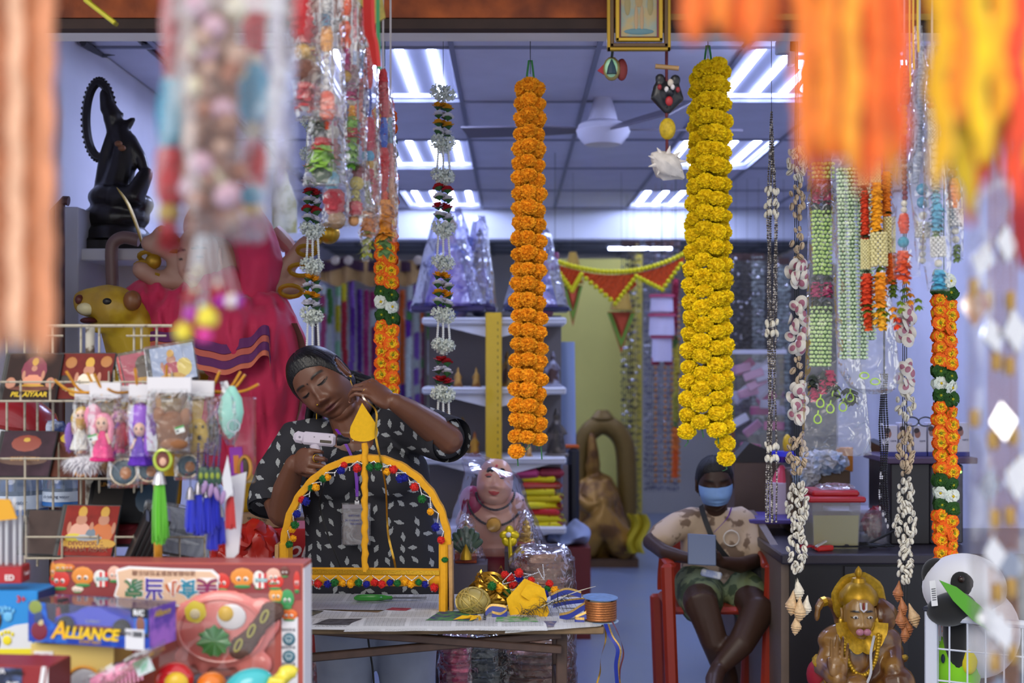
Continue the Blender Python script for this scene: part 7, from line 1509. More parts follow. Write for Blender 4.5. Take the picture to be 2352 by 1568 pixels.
def deskstuff():
 D=5.5;t=thing('storage_tub','clear tub of yellowish liquid with red lid on the desk','container',(P(1910,0,D).x,D,DZ));c=V((P(1909,0,D).x,D,DZ));u=px(1,D);h=DZ
 zl=P(0,1178,D).z;zt=P(0,1146,D).z;W_=110*u
 b=B(plastic('tub_wall',.28,.2,bs=4,bump=.1,base=.03));b.add([c+V((sx*W_/2*f,sy*.09*f,z))for z,f in((.0,.92),(zt-DZ,1.))for sx,sy in((-1,-1),(1,-1),(1,1),(-1,1))],[(0,1,5,4),(1,2,6,5),(2,3,7,6),(3,0,4,7),(3,2,1,0)]);part('tub',b,t,smooth=False)
 b=B(mat('#a39c58',.2));b.add([c+V((sx*W_/2*f*.97,sy*.087*f,z))for z,f in((.004,.92),(zl-DZ,.96))for sx,sy in((-1,-1),(1,-1),(1,1),(-1,1))],[(0,1,5,4),(1,2,6,5),(2,3,7,6),(3,0,4,7),(3,2,1,0),(4,5,6,7)]);part('liquid',b,t,smooth=False)
 b=B(mat('#b3262c',.3));b.box(c+V((0,0,zt-DZ+.008)),(W_*1.18,.22,.022),b=.006);b.box(c+V((0,0,zt-DZ+.030)),(W_*.98,.17,.024),b=.008);part('lid',b,t)
 b=blob(B().ell(c+V((.01,-.02,zt-DZ+.052)),(.08,.05,.012),n=14,m=8),.008,0);b.v=[v+V((rj(.004),rj(.004),rj(.004)))for v in b.v];b.use(FILM2);one('film_scrap',b,'crumpled film lying on the red lid of the tub','film',smooth=False)
 dbox('paper_stack','stack of white papers behind the red-lidded tub','papers',P(1975,1190,5.9),(.28,.2,.09),'#bdb9cc')
 b=B(FILM2);b.lathe([(.075,0),(.08,.1),(.07,.13)],(P(2000,0,5.6).x,5.6,DZ),16);one('clear_jar',b,'clear plastic jar beside the tub on the desk','jar')
 k=blob(B().ell(P(2030,1200,5.75),(.09,.06,.07),n=14,m=10),.010,0);k.v=[v+V((rj(.008),rj(.008),rj(.008)))for v in k.v];k.use(mat('#8f2530',.4));one('red_packet',k,'crumpled dark red packet on the desk behind the jar','packet',smooth=False)
 t=thing('stapler','small red stapler lying at the front of the desk','stapler',(P(1893,0,5.38).x,5.38,DZ));b=B(mat('#c42a22',.35));q=V((P(1893,0,5.38).x,5.38,DZ));b.box(q+V((0,0,.012)),(.075,.03,.022),RM(0,0,20),b=.006);part('body',b,t);b=B(mat('#b8b4ac',.3,metal=.7));b.box(q+V((-.015,-.012,.03)),(.05,.012,.006),RM(0,-24,20));part('arm',b,t)
 b=B(mat('#b02028',.7));rd=random.Random(3)
 for k in range(6):c=V((P(1862,0,5.4).x,5.42,DZ+.008));b.tube([c+V((rd.uniform(-.05,.05),rd.uniform(-.04,.04),rd.uniform(0,.01)))for _ in range(5)],.002,5)
 one('red_cord',b,'tangle of red cord on the desk beside the stapler','cord',kind='stuff')
 b=B(mat('#121216',.5))
 for k in range(5):c=V((P(1985,0,5.45).x,5.46,DZ+.009));b.tube(catmull([c+V((rd.uniform(-.16,.12),rd.uniform(-.08,.08),rd.uniform(0,.012)))for _ in range(5)],4),.004,6)
 b.tube(catmull([P(1990,1250,5.5),P(2060,1215,5.55),P(2150,1165,5.65),P(2200,1140,5.7)],5),.005,6);one('black_cables',b,'heap of black cables running along the desk to the computer','cables',kind='stuff')
 D=5.6;t=thing('computer_tower','black desktop computer tower with green light on the desk','computer',(P(2120,0,D).x,D,DZ));zt=P(0,1062,D).z
 b=B(mat('#1d1a20',.4));b.box((P(2086,0,D).x,D+.14,(DZ+zt)/2),(.16,.34,zt-DZ),b=.006);part('case',b,t);b=B(mat('#4a4a54',.4,var=.2,vs=50));b.box((P(2170,0,D).x,D+.14,(DZ+zt)/2),(.13,.34,zt-DZ-.01),b=.006);part('back_plate',b,t)
 for k in range(6):b=B('#20202a');b.box((P(2172,0,D).x,D-.032,DZ+.06+k*.05),(.07,.004,.012));part('port',b,t)
 b=B(mat('#9cf06a',emit=2.));b.ell((P(2200,0,D).x,D-.034,P(0,1082,D).z),.005,n=8,m=6);part('power_light',b,t)
 b=B(mat('#4a3556',.5));b.box((P(2130,0,D).x,D+.12,zt+.012),(.36,.38,.024),b=.003);one('tray_board',b,'purple board lying on top of the computer','board');zb=zt+.024
 for k,x in enumerate((2050,2084,2117,2150,2184,2216)):
  t=thing('cosmetic_box','white blue-footed cosmetic box on the computer, '+('first','second','third','fourth','fifth','last')[k]+' from the monitor','box',(P(x,0,D).x,D+.05,zb),'row of cosmetic boxes');h=.125+.01*(k%2)
  b=B(mat('#c9c6d8',.4));b.box((P(x,0,D).x,D+.05,zb+h/2),(.052,.06,h),b=.002);part('carton',b,t);b=B(mat('#2c2f8a',.4));b.box((P(x,0,D).x,D+.049,zb+.009),(.053,.0605,.018));part('blue_foot',b,t)
  b=B();b.use(mat('#9a6a5e',.5));b.ell((P(x-6,0,D).x,D+.0195,zb+h*.72),(.012,.001,.017),n=10,m=6);b.use(mat('#3a2a30',.5));b.ell((P(x-8,0,D).x,D+.0192,zb+h*.82),(.012,.001,.012),n=10,m=6);part('portrait_print',b,t);text('care',.014,mat('#3a3c6a',.5),t,(P(x+5,0,D).x,D+.018,zb+h*.5))
 t=thing('monitor','black monitor turned sideways beside the bead strands','monitor',(P(2035,0,5.9).x,5.9,DZ));b=B(mat('#15151a',.3));b.box(P(2040,1130,5.9),(.03,.34,.42),RM(4,-8,0),b=.006);part('screen',b,t);b=B(mat('#1c1c22',.4));b.tube([P(2048,1180,5.9),V((P(2048,0,5.9).x,5.9,DZ))],.02,10);part('stand',b,t)
 b=B(mat('#2a2a36',.3));[b.tube([P(2110+s*16,968,5.55)+V((.028*cos(a),.0,.018*sin(a)))for a in[q*2*pi/16 for q in range(16)]],.003,6,loop=True)for s in(-1,1)];b.tube([P(2138,966,5.55),P(2150,968,5.75)],.003,6);one('spectacles',b,'pair of spectacles on the row of cosmetic boxes','glasses')
 dbox('switch_plate','white wall switch with dark edge beside the shell string','switch',V((XR-.02,8.4,P(0,880,8.4).z)),(.03,.12,.16),'#8f8a86')
 D=6.35;zc=P(0,1062,D).z;b=B(mat('#5d4a40',.55,var=.15,vs=6));b.box((P(1742,0,D).x,D+.2,zc/2),(.22,.4,zc),b=.004);one('wood_cabinet',b,'brown wooden cabinet behind the seated boy','cabinet')
 t=thing('roof_model','dark pointed lid standing on the wooden cabinet','box',P(1730,1060,D));b=B(mat('#2a2626',.6));b.prism([(-.10,0),(.10,0),(.06,.06),(-.02,.09)],.14,M4(RM(),P(1732,1062,D)));part('lid',b,t)
 D=6.1
 dbox('gift_box','white box tied with pink and blue ribbon near the shell string','gift',P(1790,1148,D),(.10,.10,.16),'#cdbfd8')
 t=thing('gift_bow','pink and royal blue gift topper above the white box','bow',P(1792,1110,D));b=B(mat('#e0506a',.3));b.lathe([(.05,0),(.03,.05),(.008,.08)],P(1796,1110,D),12,None,lambda a,z:1+.12*sin(6*a));part('pink_wrap',b,t);b=B(mat('#2a2ac0',.3));b.lathe([(.01,0),(.06,.03),(.05,.05)],P(1796,1062,D),12,None,lambda a,z:1+.15*sin(7*a));part('blue_ruff',b,t);b=B(mat('#d8b01e',.4));b.ell(P(1808,1020,D),(.02,.02,.045),n=10,m=8);part('gold_bottle',b,t)
 dbox('purple_tray','violet lacquer tray on the desk corner','tray',V((P(1775,0,6.0).x,6.0,DZ+.06)),(.26,.3,.02),'#4a3a86')
 t=thing('file_sorter','brown cardboard sorter with papers and plastic bag on top','box',V((P(1880,0,6.0).x,6.05,DZ)));b=B(mat('#5f4c3a',.7));z1=P(0,1080,6.0).z;b.box((P(1880,0,6.0).x,6.08,(DZ+z1)/2),(.26,.22,z1-DZ),b=.003);part('box',b,t)
 k=blob(B().ell(P(1890,1062,6.0),(.11,.08,.05),n=14,m=8).ell(P(1850,1085,5.95),(.06,.05,.06),n=12,m=8),.011,0);k.v=[v+V((rj(.012),rj(.012),rj(.012)))for v in k.v];k.use(mat('#b7b6bc',.35,col2='#8fa3c0',vs=12));part('plastic_bag',k,t,smooth=False)
 dbox('calendar','orange and yellow printed packet hanging behind the clear bag','packet',P(1940,1055,6.2),(.075,.01,.11),'#c87a1e')
 b=B(mat('#2a2a30',.5));b.box((P(1940,0,6.2).x,6.215,P(0,1075,6.2).z/2),(.02,.02,P(0,1075,6.2).z));one('thin_stand',b,'thin dark stand behind the orange packet','stand')
deskstuff()
#the boy on the red plastic chair
def boy():
 D=5.85;W=lambda x,y,dd=0:P(x,y,D+dd);t=thing('person','boy in face mask and camouflage clothes looking at a tablet','person',(P(1650,0,D).x,D+.1,0))
 SK=lin('#3f2a20');o=dict(skin=SK,w=1.0,cheek=.006);HM=M4(RM(0,-3,0)@RM(14,0,0)@Matrix.Scale(.96,3),W(1641,1112,-.02))
 k=B()
 loft(k,[(W(1650,1360,.05),.12,.09),(W(1650,1240,.08),.13,.08),(W(1648,1190,.07),.12,.07)])
 k.rtube([W(1646,1200,.06),W(1643,1150,.02)],[.055,.048],12)
 k.rtube([W(1560,1200,.05),W(1495,1246,-.02),W(1530,1270,-.14),W(1582,1282,-.22)],[.045,.04,.034,.024],12)
 k.rtube([W(1722,1205,.05),W(1742,1285,-.02),W(1700,1298,-.14),W(1655,1290,-.22)],[.045,.04,.034,.024],12)
 r1=basis((.93,-.25,.10),(-.05,-.55,-.8));hand(k,M4(r1,W(1578,1283,-.22)),(35,40,30),s=.82);r2=basis((-.93,-.25,.12),(.05,-.55,-.8));hand(k,M4(r2,W(1660,1290,-.22)),(35,40,30),s=.82)
 def leg(pts,r):k.rtube(pts,r,14)
 leg([W(1600,1350,.05),W(1612,1392,-.30),W(1640,1470,-.28),W(1672,1560,-.20),W(1678,1606,-.16)],[.085,.068,.056,.044,.034])
 leg([W(1700,1350,.05),W(1742,1405,-.26),W(1700,1480,-.34),W(1650,1535,-.36)],[.085,.068,.054,.034])
 k.rtube([W(1650,1535,-.36),W(1640,1560,-.44),W(1636,1585,-.50)],[.034,.036,.026],10);k.rtube([W(1680,1612,-.18),W(1672,1640,-.30)],[.036,.028],10)
 bd=blob(k,.008,4);bd.use(vcmat('skin_brown',.45,spec=.35));bd.cols=[SK]*len(bd.v);bd.c=SK;head(bd,HM,o,72,56);part('body',bd,t,sharp=None)
 hb=haircap(HM,o,.011,lambda x,y,z:max(z-(.074-5*x*x)+max(0,y+.05)*1.2,min(y-.0,z+.06)),72,56,.006);hb.use(mat('#0c0a0b',.6,bump=.3,bs=200));part('hair',hb,t,sharp=None)
 b=B(mat('#7fa4d8',.7,var=.04,vs=30));b.grid(lambda u,v:HM@(face_pt(V((sin((u-.5)*2.5),-cos((u-.5)*2.5),.12-.92*v)).normalized(),dict(o,nose=.5))+V((sin((u-.5)*2.5)*.004,-.007-.010*sin(v*pi)*cos((u-.5)*2.4),.001*sin(v*25)))),20,14);part('face_mask',b,t,sharp=None)
 CAM=mat('#c3ab92',.8,col2='#7a6350',vs=11,c2lo=.54,c2hi=.58,name='tan_camouflage');GRN=mat('#6f7a52',.8,col2='#3c4a2e',vs=13,c2lo=.5,c2hi=.54,name='green_camouflage')
 k=B();loft(k,[(W(1652,1345,.06),.165,.12),(W(1652,1260,.08),.165,.115),(W(1650,1200,.08),.165,.10),(W(1648,1168,.07),.12,.07)],28)
 k.rtube([W(1595,1195,.06),W(1558,1206,.04),W(1518,1234,.0)],[.062,.060,.060],14);k.rtube([W(1700,1195,.06),W(1722,1225,.04),W(1734,1262,.0)],[.062,.060,.060],14)
 part('tee_shirt',(lambda r:(setattr(r,'v',[v+V((0,-noise.noise(v*14)*.008,0))for v in r.v]),r.use(CAM),r)[2])(blob(k,.011,3)),t,sharp=None)
 b=B(mat('#e0d8cc',.7));b.tube([W(1680,1236,-.045)+V((.032*cos(a),.002,.032*sin(a)))for a in[q*2*pi/24 for q in range(24)]],.003,5,loop=True);part('chest_print',b,t)
 k=B();k.rtube([W(1605,1345,.05),W(1608,1375,-.12),W(1611,1386,-.17)],[.11,.095,.092],14);k.rtube([W(1698,1345,.05),W(1722,1375,-.08),W(1734,1392,-.13)],[.11,.098,.093],14);k.ell(W(1652,1345,.06),(.17,.12,.08))
 r=blob(k,.011,3);r.use(GRN);part('shorts',r,t,sharp=None)
 b=B(mat('#15151a',.6));b.ribbon(catmull([W(1610,1160,.0),W(1622,1200,-.045),W(1645,1250,-.06),W(1690,1300,-.05),W(1735,1330,-.03)],5),.024,V((.8,0,.5)));part('bag_strap',b,t)
 b=B(mat('#5a1a90',.5));b.ribbon(catmull([W(1680,1165,.0),W(1670,1190,-.04),W(1640,1222,-.06)],4),.010,V((.8,0,.5)));part('lanyard',b,t)
 q=W(1612,1262,-.28);tb=thing('tablet','grey tablet computer held upright in the boy\'s hands','tablet',q);R=RM(-24,3,0);b=B(mat('#6f7a92',.35,metal=.4));b.box(q,(.114,.008,.128),R,b=.003);part('case',b,tb);b=B(mat('#1a1c24',.2));b.box(q+R@V((0,.005,0)),(.104,.002,.118),R);part('screen',b,tb)
 b=B(mat('#aab8e0',.3,col2='#e8ecf4',vs=30));b.box(W(1634,1318,-.22),(.085,.02,.03),RM(10,12,0),b=.006);one('snack_packet',b,'small blue and white packet lying on the boy\'s lap','packet')
 c=W(1757,1330,-.04);bg=thing('waist_bag','black belt bag with metal zip hanging at the boy\'s side','bag',c-V((0,0,.07)));b=B(mat('#17171b',.6));b.box(c,(.10,.06,.13),RM(0,-10,0),b=.02);part('pouch',b,bg);b=B(mat('#2a2a30',.5));b.box(c+V((0,-.034,-.01)),(.07,.012,.07),RM(0,-10,0),b=.006);part('front_pocket',b,bg);b=B(mat('#b9bcc4',.3,metal=.8));b.box(c+V((-.012,-.042,.03)),(.014,.006,.03),RM(0,-10,0),b=.002);part('zip',b,bg)
 CH=mat('#9a2f1a',.35,var=.06,vs=12,name='red_plastic');ch=thing('plastic_chair','orange-red plastic armchair under the seated boy','chair',(P(1650,0,D).x,D+.05,0));zs=W(1650,1385).z;X=lambda x:.835
 b=B(CH);b.box((X(1650),D+.02,zs),(.40,.42,.03),b=.012);part('seat',b,ch)
 b=B(CH);b.grid(lambda u,v:(X(1650)+.20*(u-.5)*2*(1-.15*v*v),D+.22+.06*v+.03*(1-(2*u-1)**2),zs+.02+.22*v+.03*sin(u*pi)*v),12,8);b.grid(lambda u,v:(X(1650)+.20*(u-.5)*2*(1-.15*v*v),D+.235+.06*v+.03*(1-(2*u-1)**2),zs+.02+.22*v+.03*sin(u*pi)*v),12,8);part('backrest',b,ch,sharp=None)
 for s in(-1,1):
  x=X(1650)+s*.192
  b=B(CH);b.tube(catmull([(x-s*.01,D+.26,zs+.22),(x+s*.01,D+.10,zs+.22),(x+s*.015,D-.10,zs+.215),(x,D-.22,zs+.19)],4),.022,8,flat=.6);part('armrest',b,ch)
  for y0,y1,nm in((D-.22,D-.26,'leg'),(D+.22,D+.27,'leg')):
   top=zs+.20 if y0<D else zs;b=B(CH);x2=x+s*.01;b.box(((x+x2)/2,(y0+y1)/2,top/2),(.052,.034,sqrt(top**2+.03**2)),RM(0,s*2.2 if s else 0,0),b=.012);part(nm,b,ch)
boy()
#seated monkey god, trolley and panda
def monkey():
 D=4.85;W=lambda x,y,dd=0:P(x,y,D+dd);t=thing('monkey_god_statue','gilded seated monkey god statue raising one palm beside his mace','statue',W(1975,1640));BR=mat('#5f3a1c',.28,col2='#93692f',vs=11,coat=.5,name='brown_enamel');GP=mat('#b98e1a',.35,metal=.5,var=.15,vs=50,name='gilt');G3=mat('#caa02a',.3,metal=.55,var=.2,vs=90)
 S=[('e',W(1975,1510),(.13,.085,.12)),('e',W(1975,1470),(.15,.075,.07)),('e',W(1935,1478),(.06,.06,.06)),('e',W(2015,1478),(.055,.06,.06)),('t',[W(1922,1480),W(1898,1535,-.04),W(1924,1556,-.145)],[.052,.045,.034]),('t',[W(2020,1480),W(2048,1500,-.02),W(2050,1530,-.08)],[.05,.046,.04]),('t',[W(1920,1590),W(1960,1580,-.10)],[.07,.06]),('t',[W(2000,1590),W(2060,1570,-.08)],[.06,.065]),('e',W(1975,1600),(.20,.13,.06)),('t',[W(1973,1455),W(1973,1430)],[.05,.05])]
 k=B();
 for q in S:
  if q[0]=='e':k.ell(q[1],q[2],None,16,12)
  else:k.rtube(q[1],q[2],12)
 bd=blob(k,.0065,2);bd.use(BR);part('body',bd,t,sharp=None);k=B();hand(k,M4(basis((0,-.1,1),(0,1,.1)),W(1926,1556,-.155)),(4,6,4),thumb=(60,0,10),s=.80,spread=.3);k.rtube([W(1926,1556,-.155),W(1918,1580,-.13)],[.022,.026],10);bd=blob(k,.0034,2);bd.use(BR);part('raised_palm',bd,t,sharp=None)
 b=B();b.color('#a07a3e');b.use(vcmat('statue_enamel',.3,coat=.5));o=dict(skin=lin('#a0783c'),lip='#6a3a1e',cheek=.012,jaw=.2,w=1.0,nose=.7,lash=1,brow=1.1);HM=M4(RM(4,0,0)@Matrix.Scale(.74,3),W(1972,1415,-.03));head(b,HM,o,84,66);part('face',b,t,sharp=None)
 for s in(-1,1):b=B(mat('#b8788a',.35));b.ell(HM@V((s*.017,-.098,-.050)),(.014,.010,.012),n=12,m=8);part('muzzle_cheek',b,t)
 for s in(-1,1):b=B(mat('#d8d4d0',.3));b.ell(HM@V((s*.034,-.079,.015)),(.009,.005,.005),n=10,m=6);e=part('eye',b,t);b=B(mat('#1a1618',.2));b.ell(HM@V((s*.034,-.085,.015)),(.004,.003,.004),n=8,m=6);part('pupil',b,e)
 b=B('#d6d0d4');b.tube([HM@V((-.014,-.085,.085)),HM@V((-.012,-.092,.055)),HM@V((0,-.094,.045)),HM@V((.012,-.092,.055)),HM@V((.014,-.085,.085))],.004,6);q_=part('forehead_mark',b,t);b=B('#8a1e1e');b.tube([HM@V((0,-.088,.085)),HM@V((0,-.094,.055))],.0025,5);part('red_line',b,q_)
 b=B(GP);c=W(1972,1388,-.01);b.lathe([(.060,0),(.067,.018),(.064,.040),(.046,.062),(.040,.070),(.026,.078),(.022,.092),(.008,.096),(.014,.108),(.011,.120),(.001,.134)],c,24,None,lambda a,z:1+.03*sin(16*a));part('crown',b,t)
 b=B(G3);b.lathe([(.088,-.008),(.096,0),(.088,.008)],W(1972,1376,.035),28,RM(90,0,0),lambda a,z:1+.02*sin(20*a));part('crown_disc',b,t)
 for s in(-1,1):b=B(G3);b.ell(HM@V((s*.082,-.0,-.03)),(.010,.01,.022),n=8,m=6);part('earring',b,t)
 b=B(G3);b.grid(lambda u,v:W(1974,1440,-.055)+V(((.035+.055*v)*cos(pi+u*pi),-.035*v-.012*sin(u*pi)*v,(.035+.060*v+.012*v*abs(sin(u*pi*6)))*sin(pi+u*pi)+.02)),40,5);part('collar',b,t,sharp=None)
 for s,(w,h)in((1,(.060,.135)),):
  b=B(G3);pts=[W(1974,1455,-.075)+V((w*cos(a)*1.0,-.022-.012*sin(a),-h*sin(a)))for a in[k*pi/20 for k in range(21)]];beads(b,pts,.0085,1.25,8,5);part('gold_necklace',b,t,kind='stuff')
 b=B(mat('#c9c9d0',.3));b.tube(catmull([W(2008,1460,-.09),W(2000,1500,-.115),W(2000,1545,-.13),W(1985,1580,-.13)],4),.0048,6);part('sacred_thread',b,t)
 b=B(BR);b.tube(catmull([W(1935,1480,.06),W(1925,1420,.06),W(1912,1388,.05),W(1893,1380,.04),W(1880,1395,.03),W(1876,1425,.03)],5),[.016]*18+[.014]*3+[.010]*3+[.008,.004],8);part('tail',b,t);b=B(G3);b.tube([W(1896,1380,.04),W(1887,1383,.035)],.018,8);part('tail_band',b,t)
 b=B(BR);b.lathe([(.004,.085),(.024,.075),(.050,.045),(.058,.02),(.052,-.01),(.036,-.03),(.026,-.04)],W(2026,1425,.02),20,RM(0,-14,0),lambda a,z:1+.06*sin(12*a));b.tube([W(2030,1440,.02),W(2046,1490,-.04),W(2052,1535,-.10)],[.024,.018,.016],10);part('mace',b,t)
 for x,y,r_ in((1905,1520,.05),(2046,1512,.05),(1922,1560,.038),(2035,1545,.045)):b=B(G3);c=W(x,y,-.03);b.tube([c+V((r_*cos(a),-r_*.9*sin(a),.012*sin(a*2)))for a in[q*2*pi/18 for q in range(18)]],.010,6,loop=True);part('armlet',b,t)
 k=B()
 b=B(mat('#8a2030',.6));b.box((W(1975,0).x,D+.0,.16),(.46,.34,.32),b=.02);one('red_stool',b,'low red cloth-covered stool under the monkey god statue','stool')
 b=B(mat('#a01c30',.6));b.ell(V((P(1885,0,4.9).x,4.9,.38)),(.05,.06,.06),n=14,m=10);one('red_cushion',b,'dark pink cloth roll beside the monkey god statue','cloth')
monkey()
def trolley():
 D=4.15;t=thing('wire_trolley','white wire display trolley full of soft toys','trolley',(P(2200,0,D).x,D+.15,0));wm=mat('#c6cad8',.4);z1=P(0,1400,D).z;A=V((P(2140,0,D).x,D,0));Bq=A+V((.36,-.20,0));Cq=A+V((.20,.32,0))
 for p in(A,Bq,Cq,Bq+Cq-A):b=B(wm);b.box((p.x,p.y,z1/2),(.036,.036,z1),RM(0,0,-30),b=.005);part('post',b,t)
 b=B(mat('#1f2230',.5));b.box((A.x,A.y,z1+.004),(.045,.045,.012),RM(0,0,-30),b=.003);part('post_cap',b,t)
 for p,q in((A,Bq),(A,Cq),(Bq,Bq+Cq-A)):
  for z,r in((z1-.02,.012),(.16,.01)):b=B(wm);b.tube([p+V((0,0,z)),q+V((0,0,z))],r,8);part('rail',b,t)
  for k in range(1,8):e=p.lerp(q,k/8);b=B(wm);b.tube([e+V((0,0,.16)),e+V((0,0,z1-.02))],.0028,6);part('wire',b,t)
  for k in range(1,6):b=B(wm);b.tube([p+V((0,0,.16+(z1-.18)*k/6)),q+V((0,0,.16+(z1-.18)*k/6))],.0028,6);part('wire',b,t)
 b=B(wm);b.box(((A+Bq+Cq+Bq+Cq-A)/4)+V((0,0,.16)),(.34,.32,.01),RM(0,0,-30));part('floor_tray',b,t)
 q=P(2215,1350,D+.10);pd=thing('plush_panda','black and white plush panda with a green leaf leaning over the trolley','soft toy',q-V((0,0,.35)));wf=mat('#d8d9e2',.95,sheen=.5);bf=mat('#141416',.95,sheen=.3)
 b=B(wf);b.ell(q,(.125,.115,.105),n=28,m=20);part('head',b,pd)
 b=B(bf);b.ell(P(2150,1318,D+.12),(.045,.03,.05),n=16,m=12);part('ear',b,pd)
 b=B(bf);b.ell(P(2212,1345,D-.003),(.035,.012,.045),RM(0,-30,0),16,10);e=part('eye_patch',b,pd);b=B(mat('#2a1a14',.1));b.ell(P(2208,1330,D-.016),.010,n=10,m=8);part('eye',b,e)
 b=B(bf);b.ell(P(2185,1398,D-.01),(.075,.055,.05),RM(0,-12,0),20,14);part('paw',b,pd)
 b=B(wf);b.ell(P(2250,1450,D+.10),(.12,.11,.14),n=20,m=14);part('belly',b,pd);b=B(bf);b.ell(P(2195,1460,D+.05),(.035,.05,.12),n=16,m=12);part('arm',b,pd);b=B(bf);b.ell(P(2242,1420,D-.02),(.05,.03,.02),RM(0,14,0),14,10);part('chest_patch',b,pd)
 b=B(mat('#4f9a22',.6));b.prism([(0,0),(.05,-.02),(.12,-.075),(.20,-.16),(.17,-.165),(.10,-.12),(.04,-.06)],.006,M4(RM(),P(2158,1332,D-.09)));part('leaf',b,pd)
 b=B(mat('#d8d8dc',.6));b.box(P(2144,1362,D-.05),(.018,.002,.075),RM(0,-6,0));tg=part('price_tag',b,pd);b=B('#3a3a44');[b.box(P(2144+k*.4,1352+k*5,D-.052),(.012,.001,.0022),RM(0,-6,0))for k in range(6)];part('barcode_print',b,tg)
 g=thing('plush_bird','lime green plush toy with a dark eye inside the trolley','soft toy',P(2190,1565,D+.1));b=B(mat('#7cc41a',.95,sheen=.4));b.lathe([(.001,.11),(.03,.095),(.07,.05),(.085,0),(.08,-.06),(.05,-.11)],P(2192,1518,D+.1),20,RM(0,8,0));part('body',b,g);b=B('#1a2a3a');b.ell(P(2166,1512,D+.03),(.006,.008,.014),n=8,m=6);part('eye',b,g);b=B(mat('#d8c81e',.9));b.ell(P(2226,1518,D+.02),(.025,.02,.04),n=12,m=8);part('beak',b,g)
 b=B();fur(b,P(2168,1432,D+.12),(.05,.03,.04),mat('#f07a1a',.9,col2='#f0b01a',vs=20),220,.3,4);one('orange_plush',b,'orange shaggy plush behind the panda arm','soft toy')
 b=B(mat('#b81e24',.8));b.ell(P(2158,1484,D+.14),(.04,.04,.035),n=14,m=10);one('red_plush',b,'round red plush at the back of the trolley','soft toy')
trolley()
